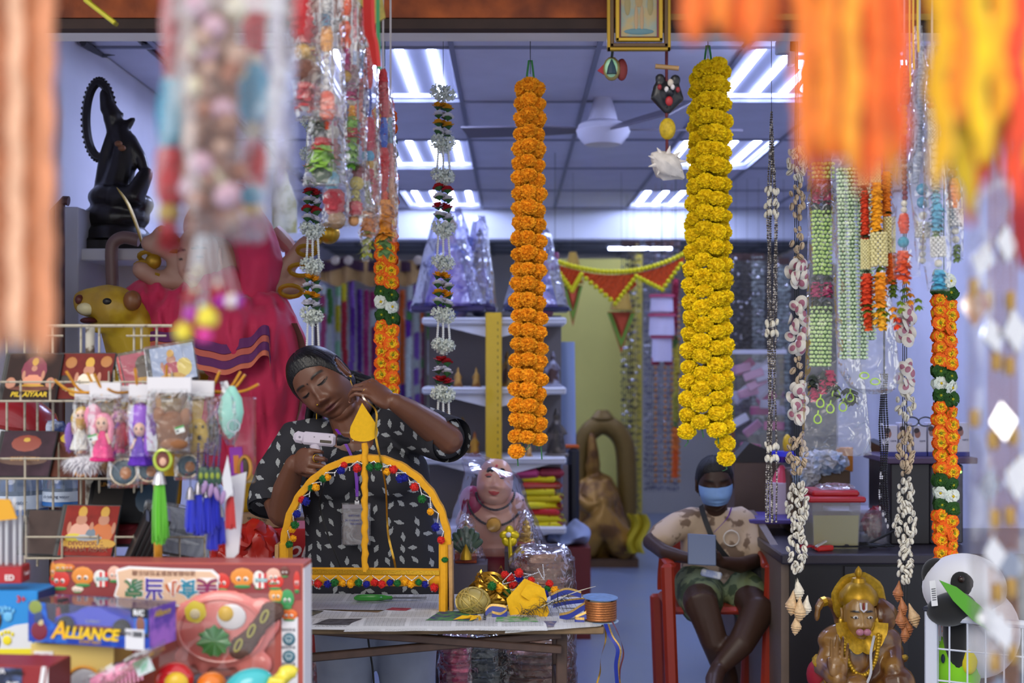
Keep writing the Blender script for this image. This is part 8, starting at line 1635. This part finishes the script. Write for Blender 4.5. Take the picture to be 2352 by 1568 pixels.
#the back of the shop
ORD='first second third fourth fifth sixth seventh eighth ninth tenth eleventh twelfth thirteenth fourteenth fifteenth sixteenth seventeenth eighteenth'.split()
def backwall():
 D=10.6;rd=random.Random(12);pal={'pink':'#b0446e','purple':'#6a2c94','magenta':'#9a1a5a','white':'#c9cfc4','orange':'#e0701c','yellow':'#cfc01a','green':'#4f8a3a','red':'#a8202a','mint':'#9fd0a0','violet':'#8a5ab0'}
 rows=[('pink','pink'),('white','green'),('yellow','mint'),('red','yellow'),('purple','violet'),('orange','purple'),('pink','magenta'),('magenta','white'),('purple','pink'),('magenta','orange'),('pink','magenta'),('purple','orange'),('white','purple'),('violet','white'),('magenta','orange'),('green','white'),('red','purple'),('orange','green')]
 for k,(a,c)in enumerate(rows):
  x=742+k*16.5;t=thing('paper_garland','string of %s and %s paper flowers, %s along the back display'%(a,c,ORD[k]),'garland',P(x,640,D+.12*(k%3)),'paper flower strings at the back');y=640+rd.uniform(0,30);d=D+.12*(k%3)
  while y<1230:
   L=rd.choice((24,36,60));col=rd.choice((a,a,a,a,c,c,c,'green','white'));
   if col in('green','white')and a!=col:L=18
   w=rd.uniform(15,19);me=roll(pal[col],px(9.4,D),px(L,D),1 if L<40 else 2,'petal');at('petal_ruff',me,t,P(x+rj(2),y,d));y+=L+2
  cord(t,P(x,640,d),V((P(x,0,d).x,d,P(0,600,D).z)),.003)
 b=B(mat('#5a4a44',.6));z=P(0,600,D).z
 for dd in(0,.12,.24):b.tube([V((P(700,0,D).x,D+dd,z)),V((P(1035,0,D).x,D+dd,z))],.012,6)
 b.tube([V((P(975,0,D).x,D+.12,z)),V((P(975,0,D).x,D+.12,0))],.016,8);b.tube([V((P(720,0,D).x,D+.12,z)),V((P(720,0,D).x,D+.12,0))],.016,8);one('garland_rack',b,'steel rack carrying the paper flower strings at the back','rack')
 b=B(mat('#a8844e',.8,var=.2,vs=10));b.grid(lambda u,v:P(735+u*235,598+46*v+14*sin(u*pi*3)**2*v,D-.015)+V((0,.03*sin(u*40),0)),50,4);one('gold_valance',b,'pleated golden valance above the paper flower strings','cloth')
 t=thing('dark_swag','dark maroon swag with pale rosettes above the golden valance','swag',P(850,600,D-.2));b=B(mat('#3a1a2c',.7));b.grid(lambda u,v:P(700+u*280,588+22*v+14*abs(sin(u*pi*3)),D-.03)+V((0,.02*sin(u*50),0)),50,3);part('cloth',b,t)
 for x in(770,800,905,960):b=B('#b9a890');b.ell(P(x,598,D-.06),(.035,.015,.035),n=10,m=6);part('rosette',b,t)
 D=8.7;t=thing('bunting','orange bunting with yellow ball fringe sagging above the yellow wall','bunting',P(1430,590,D));q=lambda u:P(1275+u*300,598+28*(1-(2*u-1.0)**2)-18*u*u*u,D);ym=mat('#e8dc0e',.8)
 yb=B(ym);yb.ell((0,0,0),(.016,.016,.016),n=8,m=6);yb=yb.mesh('ball')
 for k in range(34):at('ball',yb,t,q(k/33))
 rb=roll('#e2541a',px(7,D),.03,2,'petal')
 for j,(u0,ua,u1,da)in enumerate(((0,.13,.20,42),(.20,.46,.62,58),(.62,.82,.985,46))):
  b=B(mat('#e2541a',.85,var=.2,vs=60,bump=.5,bs=120));b.grid(lambda u,v:q(u0+(u1-u0)*u)+V((0,.01*sin(u*40+v*9),-.02-px(da-4,D)*v*(1-abs(u-(ua-u0)/(u1-u0))/max((ua-u0)/(u1-u0),1-(ua-u0)/(u1-u0)))-.02*v)),24,10);part('pennant',b,t,sharp=None)
  A,Z,E=q(u0)+V((0,-.01,-.04)),q(ua)+V((0,-.01,-px(da,D)-.04)),q(u1)+V((0,-.01,-.04))
  for p,r in((A,Z),(Z,E)):
   for k in range(7):at('ball',yb,t,p.lerp(r,k/7))
 for u in(0.,1.):cord(t,q(u),V((q(u).x,D,ZC+.005)),.002)
 for x,y0,w,lb in((1427,716,32,'diamond pendant in orange and green under a straw bell'),(1316,655,22,'diamond pendant in orange and green behind wrapped statue')):
  D=9.6;t=thing('paper_pendant',lb,'pendant',P(x,y0-70,D));
  for c,sc_,dd in(('#b8461c',1.,0),('#6a8a24',.8,-.012),('#b8461c',.5,-.024)):b=B(mat(c,.7));S=px(1,D);b.prism([(-w*S*sc_,0),(w*S*sc_,0),(0,-94*S*sc_)]if c!='#6a8a24' else[(-w*S,-2*S),(-w*S*.7,-2*S),(0,-62*S),(w*S*.7,-2*S),(w*S,-2*S),(0,-84*S)],.02,M4(RM(),P(x,y0,D+dd)));part('panel',b,t)
  b=B(mat('#a8842a',.7,bump=.5,bs=90));b.lathe([(px(26,D),0),(px(20,D),px(28,D)),(px(12,D),px(60,D)),(px(8,D),px(72,D))],P(x,y0-4,D),18);part('straw_bell',b,t);cord(t,P(x,y0-70,D),V((P(x,0,D).x,D,ZC+.005)),.0012)
 cols=[(1440,560,1240,'#3a3838',10.9,'black mirror bead curtain hanging against the yellow wall'),(1456,560,1240,'#8a7a4a',10.95,'gold and black bead curtain by the yellow door post'),(1494,560,1130,'#77757e',10.8,'silver bead curtain right of the yellow wall'),(1520,560,1130,'#8f8d98',10.9,'pale silver bead curtain behind the pink lantern'),(1546,560,1130,'#7a7884',11.0,'grey bead curtain beside yellow marigolds'),(1690,590,1000,'#4a4640',9.9,'dark glittering bead curtain right of the yellow marigolds'),(1716,590,1000,'#5d564c',9.95,'brown and clear bead curtain above the plastic bin'),(1742,590,1000,'#8f938c',9.9,'white crystal bead curtain behind the seed rope'),(1800,600,1000,'#9aa39c',9.95,'pale green bead curtain behind the shell string')]
 rd=random.Random(4)
 for x,y0,y1,c,D,lb in cols:
  t=thing('bead_curtain',lb,'bead curtain',P(x,y0,D),'bead curtains at the back');b=B(mat('#d5d3d8',.15,metal=.6));b.use(mat(c,.4,metal=.2,var=.4,vs=8))
  for k in range(5):
   for j in range(44):
    b.use(b.mats[1 if rd.random()<.88 else 0])
    b.ell(P(x-12+k*6+rd.uniform(-1,1),y0+(y1-y0)*(j+rd.random()*.5)/44,D+rd.uniform(-.02,.02)),px(rd.uniform(2.,4.2),D),n=5,m=4)
   b.tube([P(x-10+k*5,y0,D),P(x-10+k*5,y1,D)],.0025,3)
  part('bead_strands',b,t,kind='stuff');b=B(mat('#4a3028',.6));b.box(P(x,y0,D),(px(26,D),.03,.05));part('header',b,t);cord(t,P(x,y0,D),V((P(x,0,D).x,D,ZC+.005)),.0012)
 b=B(mat('#57524c',.7,var=.15,vs=5));x0=P(1660,0,10.15).x;x1=P(1925,0,10.15).x;b.box(((x0+x1)/2,10.2,1.1),(x1-x0,.05,2.2));one('darkening_sheet',b,'dark sheet added to darken the bright wall behind the crystal bead curtains','board')  # brown sheet added to darken the bright walls behind the curtains
 for k,x in enumerate((1506,1528,1543,1560)):
  D=10.2;t=thing('amber_string','string of amber beads hanging low near the boy, %s of four'%ORD[k],'bead string',P(x,700,D),'amber bead strings');b=B(mat('#b87a3a',.4));beads(b,[P(x,700,D),P(x,1105+8*(k%2),D)],.013,3.2,6,4);b.tube([V((P(x,0,D).x,D,ZC+.005)),P(x,1105,D)],.0012,4);part('beads',b,t,kind='stuff')
 t=thing('paper_lantern','tiered white paper lantern with pink rims below the bunting','lantern',P(1520,660,9.2));D=9.2
 for y,h,r in((676,40,27),(720,50,30),(770,60,24)):b=B(mat('#cfc6d8',.6));b.lathe([(px(r,D),-px(h,D)),(px(r*.92,D),0)],P(1520,y,D),18,None,lambda a,z:1+.03*sin(18*a));q_=part('shade',b,t);b=B(mat('#c2506e',.6));b.lathe([(px(r*1.06,D),-px(7,D)),(px(r*1.08,D),0)],P(1520,y,D),18);part('pink_rim',b,q_)
 for s in(-1,1):b=B(mat('#8f1a34',.6));b.box(P(1520+s*15,830,D),(.05,.05,.045));part('tassel',b,t)
 cord(t,P(1520,676,D),V((P(1520,0,D).x,D,ZC+.005)),.003)
 tg=thing('paper_garland','yellow and orange paper garland hanging beside the big yellow marigolds','garland',P(1550,640,9.4));cord(tg,P(1552,650,9.4),V((P(1552,0,9.4).x,9.4,ZC+.005)),.003);segs(tg,9.4,1552,640,[('petal','#9a1f3a',130,24),('leaf','#4f6a24',20,26),('petal','#c8b43a',60,22),('leaf','#c8b43a',50,22),('petal','#a8a03a',60,22),('leaf','#5a7a3a',20,24),('petal','#e07a2a',50,22),('petal','#e8641a',60,20)])
 D=8.3;t=thing('packet_bin','clear plastic bin full of pink and white packets behind the seed rope','bin',P(1735,1050,D));b=B(CLR);b.box(P(1735,930,D),(px(112,D),.3,px(240,D)),b=.01);part('bin',b,t);b=B(mat('#d8d6e0',.4));b.box(P(1735,808,D),(px(120,D),.32,.025));part('rim',b,t)
 z=P(0,1050,D).z;b=B(mat('#6a6468',.7));b.box((P(1735,0,D).x,D,z/2),(px(110,D),.3,z));one('bin_stand',b,'grey stand under the clear bin of packets','stand')
 for k in range(22):b=B(mat(('#d8a0b8','#e0dce6','#c86a92','#cfcbd8')[k%4],.4));b.box(P(1690+rd.uniform(0,90),830+rd.uniform(0,200),D+rd.uniform(-.1,.06)),(.12,.02,.05),RM(rd.uniform(-20,20),rd.uniform(-50,10),rd.uniform(-20,20)),b=.004);part('packet',b,t)
 D=10.3;t=thing('golden_statue','golden seated goddess statue under a heavy carved arch','statue',(P(1385,0,D).x,D,0));q=lambda x,y,dd=0:P(x,y,D+dd);G4=mat('#a87a2c',.4,metal=.35,col2='#6a4418',vs=6)
 part('figure',solid([('t',[q(1382,1240),q(1380,1180),q(1378,1130)],[.22,.18,.14]),('t',[q(1340,1250,-.2),q(1385,1200,-.2),q(1430,1250,-.2)],[.12,.14,.12]),('e',q(1362,1068),(.06,.06,.08)),('t',[q(1362,1055),q(1360,1000)],[.055,.03]),('t',[q(1345,1110),q(1330,1150,-.1),q(1352,1160,-.2)],[.05]*3),('t',[q(1390,1110),q(1402,1150,-.1),q(1385,1150,-.2)],[.05]*3)],.02,G4,2,.02,(12,12,4)),t,sharp=None)
 b=B(mat('#7a5f24',.5,metal=.3,bump=.6,bs=30));b.tube(catmull([q(1336,1240,.1),q(1332,1100,.1),q(1342,1010,.1),q(1385,975,.1),q(1430,1010,.1),q(1440,1100,.1),q(1438,1240,.1)],6),.075,10);b.lathe([(.05,0),(.09,.06),(.04,.12)],q(1384,978,.1),12);part('arch',b,t);b=B(mat('#6a4a2a',.6));b.box((q(1388,0).x,D,.03),(.46,.5,.06));part('base',b,t)
 b=B(mat('#9fb0d0',.4));b.tube([V((P(1310,0,8.0).x,8.0,.0)),P(1302,785,8.0)],.045,16);b.v=[v for v in b.v];one('blue_roll',b,'tall pale blue roll leaning beside the white shelf','roll')
 t=thing('vacuum_cleaner','black upright cleaner with orange handle at the shelf end','cleaner',(P(1315,0,7.9).x,7.9,0));b=B(mat('#24242a',.4));b.box((P(1318,0,7.9).x,7.9,.50),(.06,.08,1.0),b=.02);part('body',b,t);b=B(mat('#e0641a',.4));b.box(P(1306,1025,7.9),(.12,.05,.022),b=.006);part('handle',b,t);b=B(mat('#8a7a78',.4));b.box((P(1298,0,7.88).x,7.88,.45),(.03,.06,.9));part('pole',b,t)
 k=blob(B().ell(P(1328,1222,7.6),(.07,.14,.05),RM(0,25,0),14,10).ell(P(1298,1238,7.6),(.11,.12,.04),n=14,m=10),.015,1);k.v=[v+V((noise.noise(v*14)*.02,noise.noise(v*11)*.03,noise.noise(v*13+V((2,0,0)))*.045))for v in k.v];k.use(mat('#9aa6c4',.8));one('cloth_knee',k,'pale blue cloth heap standing for a trousered knee at the foot of the shelf','cloth',sharp=None)  # cloth lump standing in for the trousered knee of a hidden sitter
 b=B(mat('#6a201c',.6));z=P(0,1250,7.6).z;b.box((P(1290,0,7.6).x,7.6,z/2),(.30,.3,z));one('red_bench',b,'small dark red bench under the pale cloth knee','bench')
 b=B(mat('#c8b01e',.7));b.grid(lambda u,v:P(1440+u*44+10*sin(v*6),1180+v*90,10.0-.1*u)+V((0,.03*sin(u*12),0)),8,10);one('yellow_cloth',b,'yellow cloth draped on the floor beside golden statue','cloth')
backwall()
#fan, batten, picture and charms
def overhead():
 D=6.9;c=P(1385,300,D);t=thing('ceiling_fan','white three-blade ceiling fan on a dark rod','fan',V((c.x,D,ZC)));wm=mat('#cfcbd8',.3)
 b=B(mat('#4a443c',.5));b.tube([V((c.x,D,ZC)),c+V((0,0,.08))],.012,8);part('rod',b,t);b=B(wm);b.lathe([(.035,.19),(.07,.07),(.075,.05)],c,16);part('shroud',b,t);b=B(wm);b.lathe([(.02,-.075),(.09,-.07),(.125,-.03),(.135,.0),(.12,.03),(.06,.055)],c,26);part('motor',b,t)
 for a in(174,2,-62):
  R=RM(0,0,a);b=B(mat('#6d6874',.4));b.prism([(.12,-.04),(.30,-.07),(.68,-.085),(.70,.07),(.30,.06),(.12,.035)],.008,M4(R@RM(-62 if a==-62 else-80,0,0),c+V((0,0,.01))));part('blade',b,t)
 D=5.0;t=thing('batten_light','wall-mounted white twin batten fluorescent light behind the garlands','light',P(1930,120,D));b=B(mat('#c9ccd8',.4));b.box(P(1930,108,D),(.46,.05,.05),b=.004);b.box(P(1818,118,D),(.02,.05,.10));part('body',b,t)
 b=B(tubem);b.tube([P(1835,148,D),P(2080,148,D)],.016,10);part('tube',b,t);b=B(mat('#b9bcc8',.4));b.tube([P(1930,100,D),V((P(1930,0,D).x,D,ZC))],.012,8);part('bracket',b,t);b=B(tubem);b.tube([P(1846,205,D+.9),P(1880,155,D+.3)],.014,8);part('second_tube',b,t)
 D=3.68;t=thing('framed_picture','gold-framed faded deity print hanging from the beam','picture',P(1467,118,D));x0,x1=P(1394,0,D).x,P(1540,0,D).x;zb=P(0,117,D).z;zt=zb+.26;xc=(x0+x1)/2
 for k,(i,c,m_,y)in enumerate(((0,'#a8862a',.6,0),(.008,'#5a3f1c',.1,-.006),(.022,'#b8942f',.6,-.009))):
  for(cx,cz,w,h)in((xc,zb+i+.005,x1-x0-2*i,.010),(xc,zt-i-.005,x1-x0-2*i,.010),(x0+i+.005,(zb+zt)/2,.010,zt-zb-2*i),(x1-i-.005,(zb+zt)/2,.010,zt-zb-2*i)):b=B(mat(c,.35,metal=m_));b.box((cx,D+y,cz),(w,.018,h),b=.002);part('frame_bar',b,t)
 b=B(mat('#a8566a',.5));b.box((xc,D+.004,(zb+zt)/2),(x1-x0-.05,.008,zt-zb-.05));part('mount',b,t);b=B(mat('#8f9a8c',.4,col2='#b09a6a',vs=26,det=5));b.box((xc,D-.002,(zb+zt)/2+.004),(px(82,D),.006,zt-zb-.066));part('print',b,t)
 b=B();
 for dx,dz,rx,rz,c in((0,.13,.010,.016,'#a88a5a'),(-.007,.085,.005,.036,'#b0906a'),(.008,.085,.005,.036,'#b0906a'),(-.03,.12,.008,.028,'#9a8a5a'),(.03,.12,.008,.028,'#9a8a5a'),(0,.05,.04,.008,'#5a7f88')):b.use(mat(c,.5));b.ell((xc+dx,D-.006,zb+dz),(rx,.001,rz),n=10,m=6)
 part('figure_print',b,t);cord(t,V((xc,D+.01,zt)),V((xc,3.74,2.44)),.002)
 D=3.72;t=thing('mirror_charm','round green mirror charm with red tassel under the picture','charm',P(1405,118,D));b=B(mat('#8a7a4a',.4,metal=.3));b.ell(P(1405,158,D),(px(20,D),.010,px(28,D)),n=18,m=8);part('rim',b,t);b=B(mat('#9fd0a8',.2));b.ell(P(1404,156,D-.006),(px(15,D),.007,px(22,D)),n=16,m=8);part('mirror',b,t);b=B('#1f3a4a');b.lathe([(.014,0),(.010,.02),(.001,.04)],P(1405,170,D-.012),8);part('figure',b,t)
 b=B(mat('#7a2a2a',.7));b.ell(P(1428,160,D+.01),(.016,.012,.03),n=10,m=8);part('red_pouch',b,t);b=B(mat('#9a1a2a',.7));b.prism([(0,0),(.02,.02),(.02,-.012)],.004,M4(RM(),P(1372,162,D)));part('pennant',b,t);cord(t,P(1405,132,D),V((P(1405,0,D).x,3.68,P(0,112,3.68).z)),.004)
 t=thing('guardian_charm','string of bamboo stick, black mask, yellow ball and white shell','charm',P(1531,110,D));b=B(mat('#5a1420',.7));b.tube([V((P(1531,0,D).x,D,P(0,108,D).z)),P(1531,270,D)],.004,6);b.tube([P(1532,318,D),P(1532,350,D)],.004,6);part('cord',b,t);b=B(mat('#b08a5a',.6));b.tube([P(1505,152,D),P(1559,157,D)],.0065,10);part('bamboo_stick',b,t)
 DK=mat('#1c1d24',.35);part('mask',solid([('e',P(1531,215,D),(px(22,D),.025,px(28,D))),('t',[P(1512,200,D),P(1506,222,D),P(1530,255,D)],[.014,.016,.008]),('t',[P(1550,200,D),P(1558,225,D),P(1534,255,D)],[.014,.016,.008]),('e',P(1516,182,D),(.014,.012,.015)),('e',P(1551,184,D),(.014,.012,.015)),('e',P(1537,212,D-.02),(.012,.014,.012))],.004,DK,1),t,sharp=None)
 for x,y,c,r in((1531,205,'#d8d0d0',.006),(1545,200,'#d8d0d0',.006),(1537,232,'#a82028',.010),(1540,190,'#c9bcae',.008),(1515,200,'#8a1f2a',.006),(1557,206,'#8a1f2a',.006)):b=B(mat(c,.5));b.ell(P(x,y,D-.028),(r,.006,r*1.3),n=8,m=6);part('painted_mark',b,t)
 b=B(mat('#c2a21c',.6,var=.3,vs=70,bump=.4,bs=90));b.ell(P(1533,296,D),(px(19,D),px(19,D),px(25,D)),n=18,m=12);part('yellow_ball',b,t)
 b=B(mat('#d2cac4',.5,var=.15,vs=40));R=RM(0,128,0);b.lathe([(.002,-.05),(.014,-.04),(.026,-.02),(.036,.0),(.034,.02),(.022,.035),(.012,.048),(.004,.06)],P(1530,378,D),20,R,lambda a,z:1+.14*sin(7*a+z*60)+.10*sin(3*a))
 for k in range(9):a=k*.7;e=P(1530,372,D);d=V((cos(a),-.3,sin(a)*.8));b.tube([e+d*.026,e+d*.052],[.008,.001],6)
 part('spiny_shell',b,t,sharp=50)
 b=B(mat('#a8a01e',.4,metal=.3));b.box(P(232,28,3.5),(.10,.03,.012),RM(0,38,0),b=.003);b.tube([P(205,5,3.5),V((P(190,0,3.5).x,3.5,2.645))],.006,6);one('yellow_bracket',b,'yellow-green painted bracket under the beam','bracket')
overhead()
#goods hanging close to the lens
def near():
 rd=random.Random(31)
 def strands(name,label,D,xs,y1,cols,w,amp=4.,flat=.35,y0=-420,jag=60,n=26):
  t=thing(name,label,'garland',V((P(sum(xs)/len(xs),0,D).x,D,2.64)))
  for k,x in enumerate(xs):
   b=B(mat(cols[k%len(cols)],.7,var=.18,vs=30,sheen=.3));ye=y1+rd.uniform(-jag,0);p0=rd.uniform(0,6);pts=[V((P(x,0,D).x,D+.012*(k%3),2.64))]+[P(x+amp*sin(p0+j*.9),y0+(ye-y0)*j/n,D+.014*(k%3))for j in range(n+1)]
   b.tube(pts,[w*.7]+[w*(1+.3*(j%2))for j in range(n-2)]+[w*.9,w*.7,w*.3],8,flat=flat);part('strand',b,t,sharp=None)
  return t
 strands('orange_strands','blurred curtain of peach-orange twisted strands at the left edge',1.08,[-40,-14,12,38,62,86,108],850,['#e8945a','#f0b488','#e29468','#f0bc98'],.0055,3,.9,n=60)
 strands('orange_tassel','blurred bright orange knitted tassel hanging in front',0.97,[1845+k*18.5 for k in range(13)],450,['#f47a14','#f7a024','#ee5c0c','#f58a1c','#f2690e'],.0058,5,.8,jag=110)
 strands('orange_fringe','short blurred orange fringe at the top edge',0.97,[1590,1612,1634,1656,1680,1705,1728,1752,1774],120,['#f4701a','#f58424'],.0066,3,.8,jag=70)
 strands('ribbon_cluster','blurred red and yellow ribbon streamers in the upper corner',1.08,[2160+k*15 for k in range(15)],520,['#f2b80a','#d8301a','#f2a60c','#ee8a14','#c8a80a','#e8461e','#f5c60c'],.0078,10,.4,jag=260)
 F3=plastic('poly_film_near',.025,.2,bs=14,bump=.7,base=.01,fk=.3)
 bagged('big blurred clear bag with red and turquoise crepe, nearest the left',1.4,395,-60,[('crepe','#b8343a',240,60),('crepe','#4aa6c8',160,66),('crepe','#b83038',130,84),('pearl','#b89a4a',40,50),('petal','#b0343c',40,70)],[(-60,384,680),(150,374,690),(330,362,600),(500,352,480),(540,384,470)],61,dep=.05,m=F3,x1=388,w=.02,grp='blurred bags near the lens')
 t=bagged('big blurred clear bag with brown pearl strands and hanging bells',1.38,480,-60,[('weave','#a57a68',600,110)],[(-60,400,660),(150,400,680),(330,410,668),(500,440,616),(560,470,600)],63,dep=.06,m=F3,w=.02,grp='blurred bags near the lens')
 for k in range(46):b=B(mat(('#b79684','#a5705a','#d8cfb0','#95705f','#c9a4b4')[k%5],.25));b.ell(P(rd.uniform(430,560),rd.uniform(-10,540),1.36+rd.uniform(-.02,.03)),rd.uniform(.008,.013),n=10,m=8);part('pearl',b,t)
 for k,(x,y,c,r)in enumerate(((440,640,'#d8cfc0',9),(432,682,'#b81e18',10),(448,665,'#d8c9a0',8),(438,720,'#b81ec0',14),(422,762,'#e6d43a',22),(476,728,'#e8d840',26),(500,650,'#e0d8c8',9),(508,690,'#b02ac8',12),(532,690,'#f2eee0',15),(470,768,'#e23aa0',18),(500,672,'#c8281c',10),(545,690,'#9a4ac8',12),(462,700,'#bcd0d8',9),(455,620,'#e0d4a0',7))):
  b=B(mat(c,.25,metal=.15));b.lathe([(px(r*.25,1.36),px(r,1.36)),(px(r*.8,1.36),px(r*.5,1.36)),(px(r,1.36),0),(px(r*.85,1.36),-px(r*.7,1.36)),(px(r*.3,1.36),-px(r,1.36))],P(x,y,1.36),14);part('bell',b,t);cord(t,P(x,y-r,1.36),P(470+(x-470)*.4,540,1.36),.0006,SIL)
 bagged('blurred clear bag with red, turquoise and gold rolls beside the pearl bag',1.47,582,-60,[('crepe','#c4282e',190,56),('pearl','#e0d6c8',20,40),('crepe','#58acd0',130,72),('pearl','#d8c49a',40,40),('crepe','#c8262c',120,62),('pearl','#4fa0c0',22,50),('pearl','#d8a83a',36,44),('crepe','#b83230',40,50)],[(-60,545,660),(150,545,665),(330,540,660),(480,530,640),(552,560,610)],67,dep=.05,m=F3,w=.02,grp='blurred bags near the lens')
 bagged('blurred white-lilac film sleeve next to the sharp bags',1.7,640,-40,[('crepe','#a896b8',200,36),('crepe','#b8b2cc',260,40)],[(-60,615,672),(150,612,676),(350,606,680),(480,640,676),(540,650,668)],69,dep=.035,m=F3,grp='blurred bags near the lens')
 D=1.72;t=thing('mirror_garland','blurred sleeve of copper bead strands with diamond mirrors at right edge','garland',V((P(2300,0,D).x,D,2.64)));cm=mat('#a8662a',.35,metal=.5)
 for k,x in enumerate((2278,2294,2314,2330)):b=B(cm);beads(b,[V((P(x,0,D).x,D+.004*k,2.64)),P(x+rj(4),1640,D+.004*k)],.0026,1.9,6,4);part('bead_strand',b,t,kind='stuff')
 MI=mat('#d8d8de',.08,metal=1.)
 dm=B(MI);dm.box((0,0,0),(.026,.004,.026),RM(0,45,0));dm.v=[V((v.x*.8,v.y,v.z*1.25))for v in dm.v];dm=dm.mesh('mirror',False)
 for x,y in((2258,595),(2280,770),(2304,968),(2340,1090),(2272,1115),(2336,1105),(2284,1272),(2322,1300),(2270,1420),(2300,1450),(2290,1590),(2240,700),(2330,760),(2310,560)):at('mirror',dm,t,P(x,y,D-.012),(rj(.35),rj(.2),rj(.5)),random.uniform(.9,1.25))
 for x,y in((2270,690),(2320,690),(2290,830),(2318,840),(2280,1010),(2326,1000),(2285,1190),(2318,1185),(2292,1360),(2322,1350),(2284,1520),(2325,1500),(2238,660),(2240,960)):b=B(mat('#b0883a',.35,metal=.5));b.lathe([(.006,-.011),(.0075,0),(.006,.011)],P(x,y,D-.008),10);part('gold_tube',b,t)
 bag(t,[(380,2240,2352),(600,2226,2356),(900,2230,2360),(1200,2234,2350),(1500,2236,2352),(1700,2240,2350)],D,.05,F3,71,40,18)
 strands('red_strands','blurred dark red crepe strand at the right edge',1.4,[2352,2372],640,['#a81e24'],.011,3,.8)
near()
bpy.data.scenes.remove(TS)
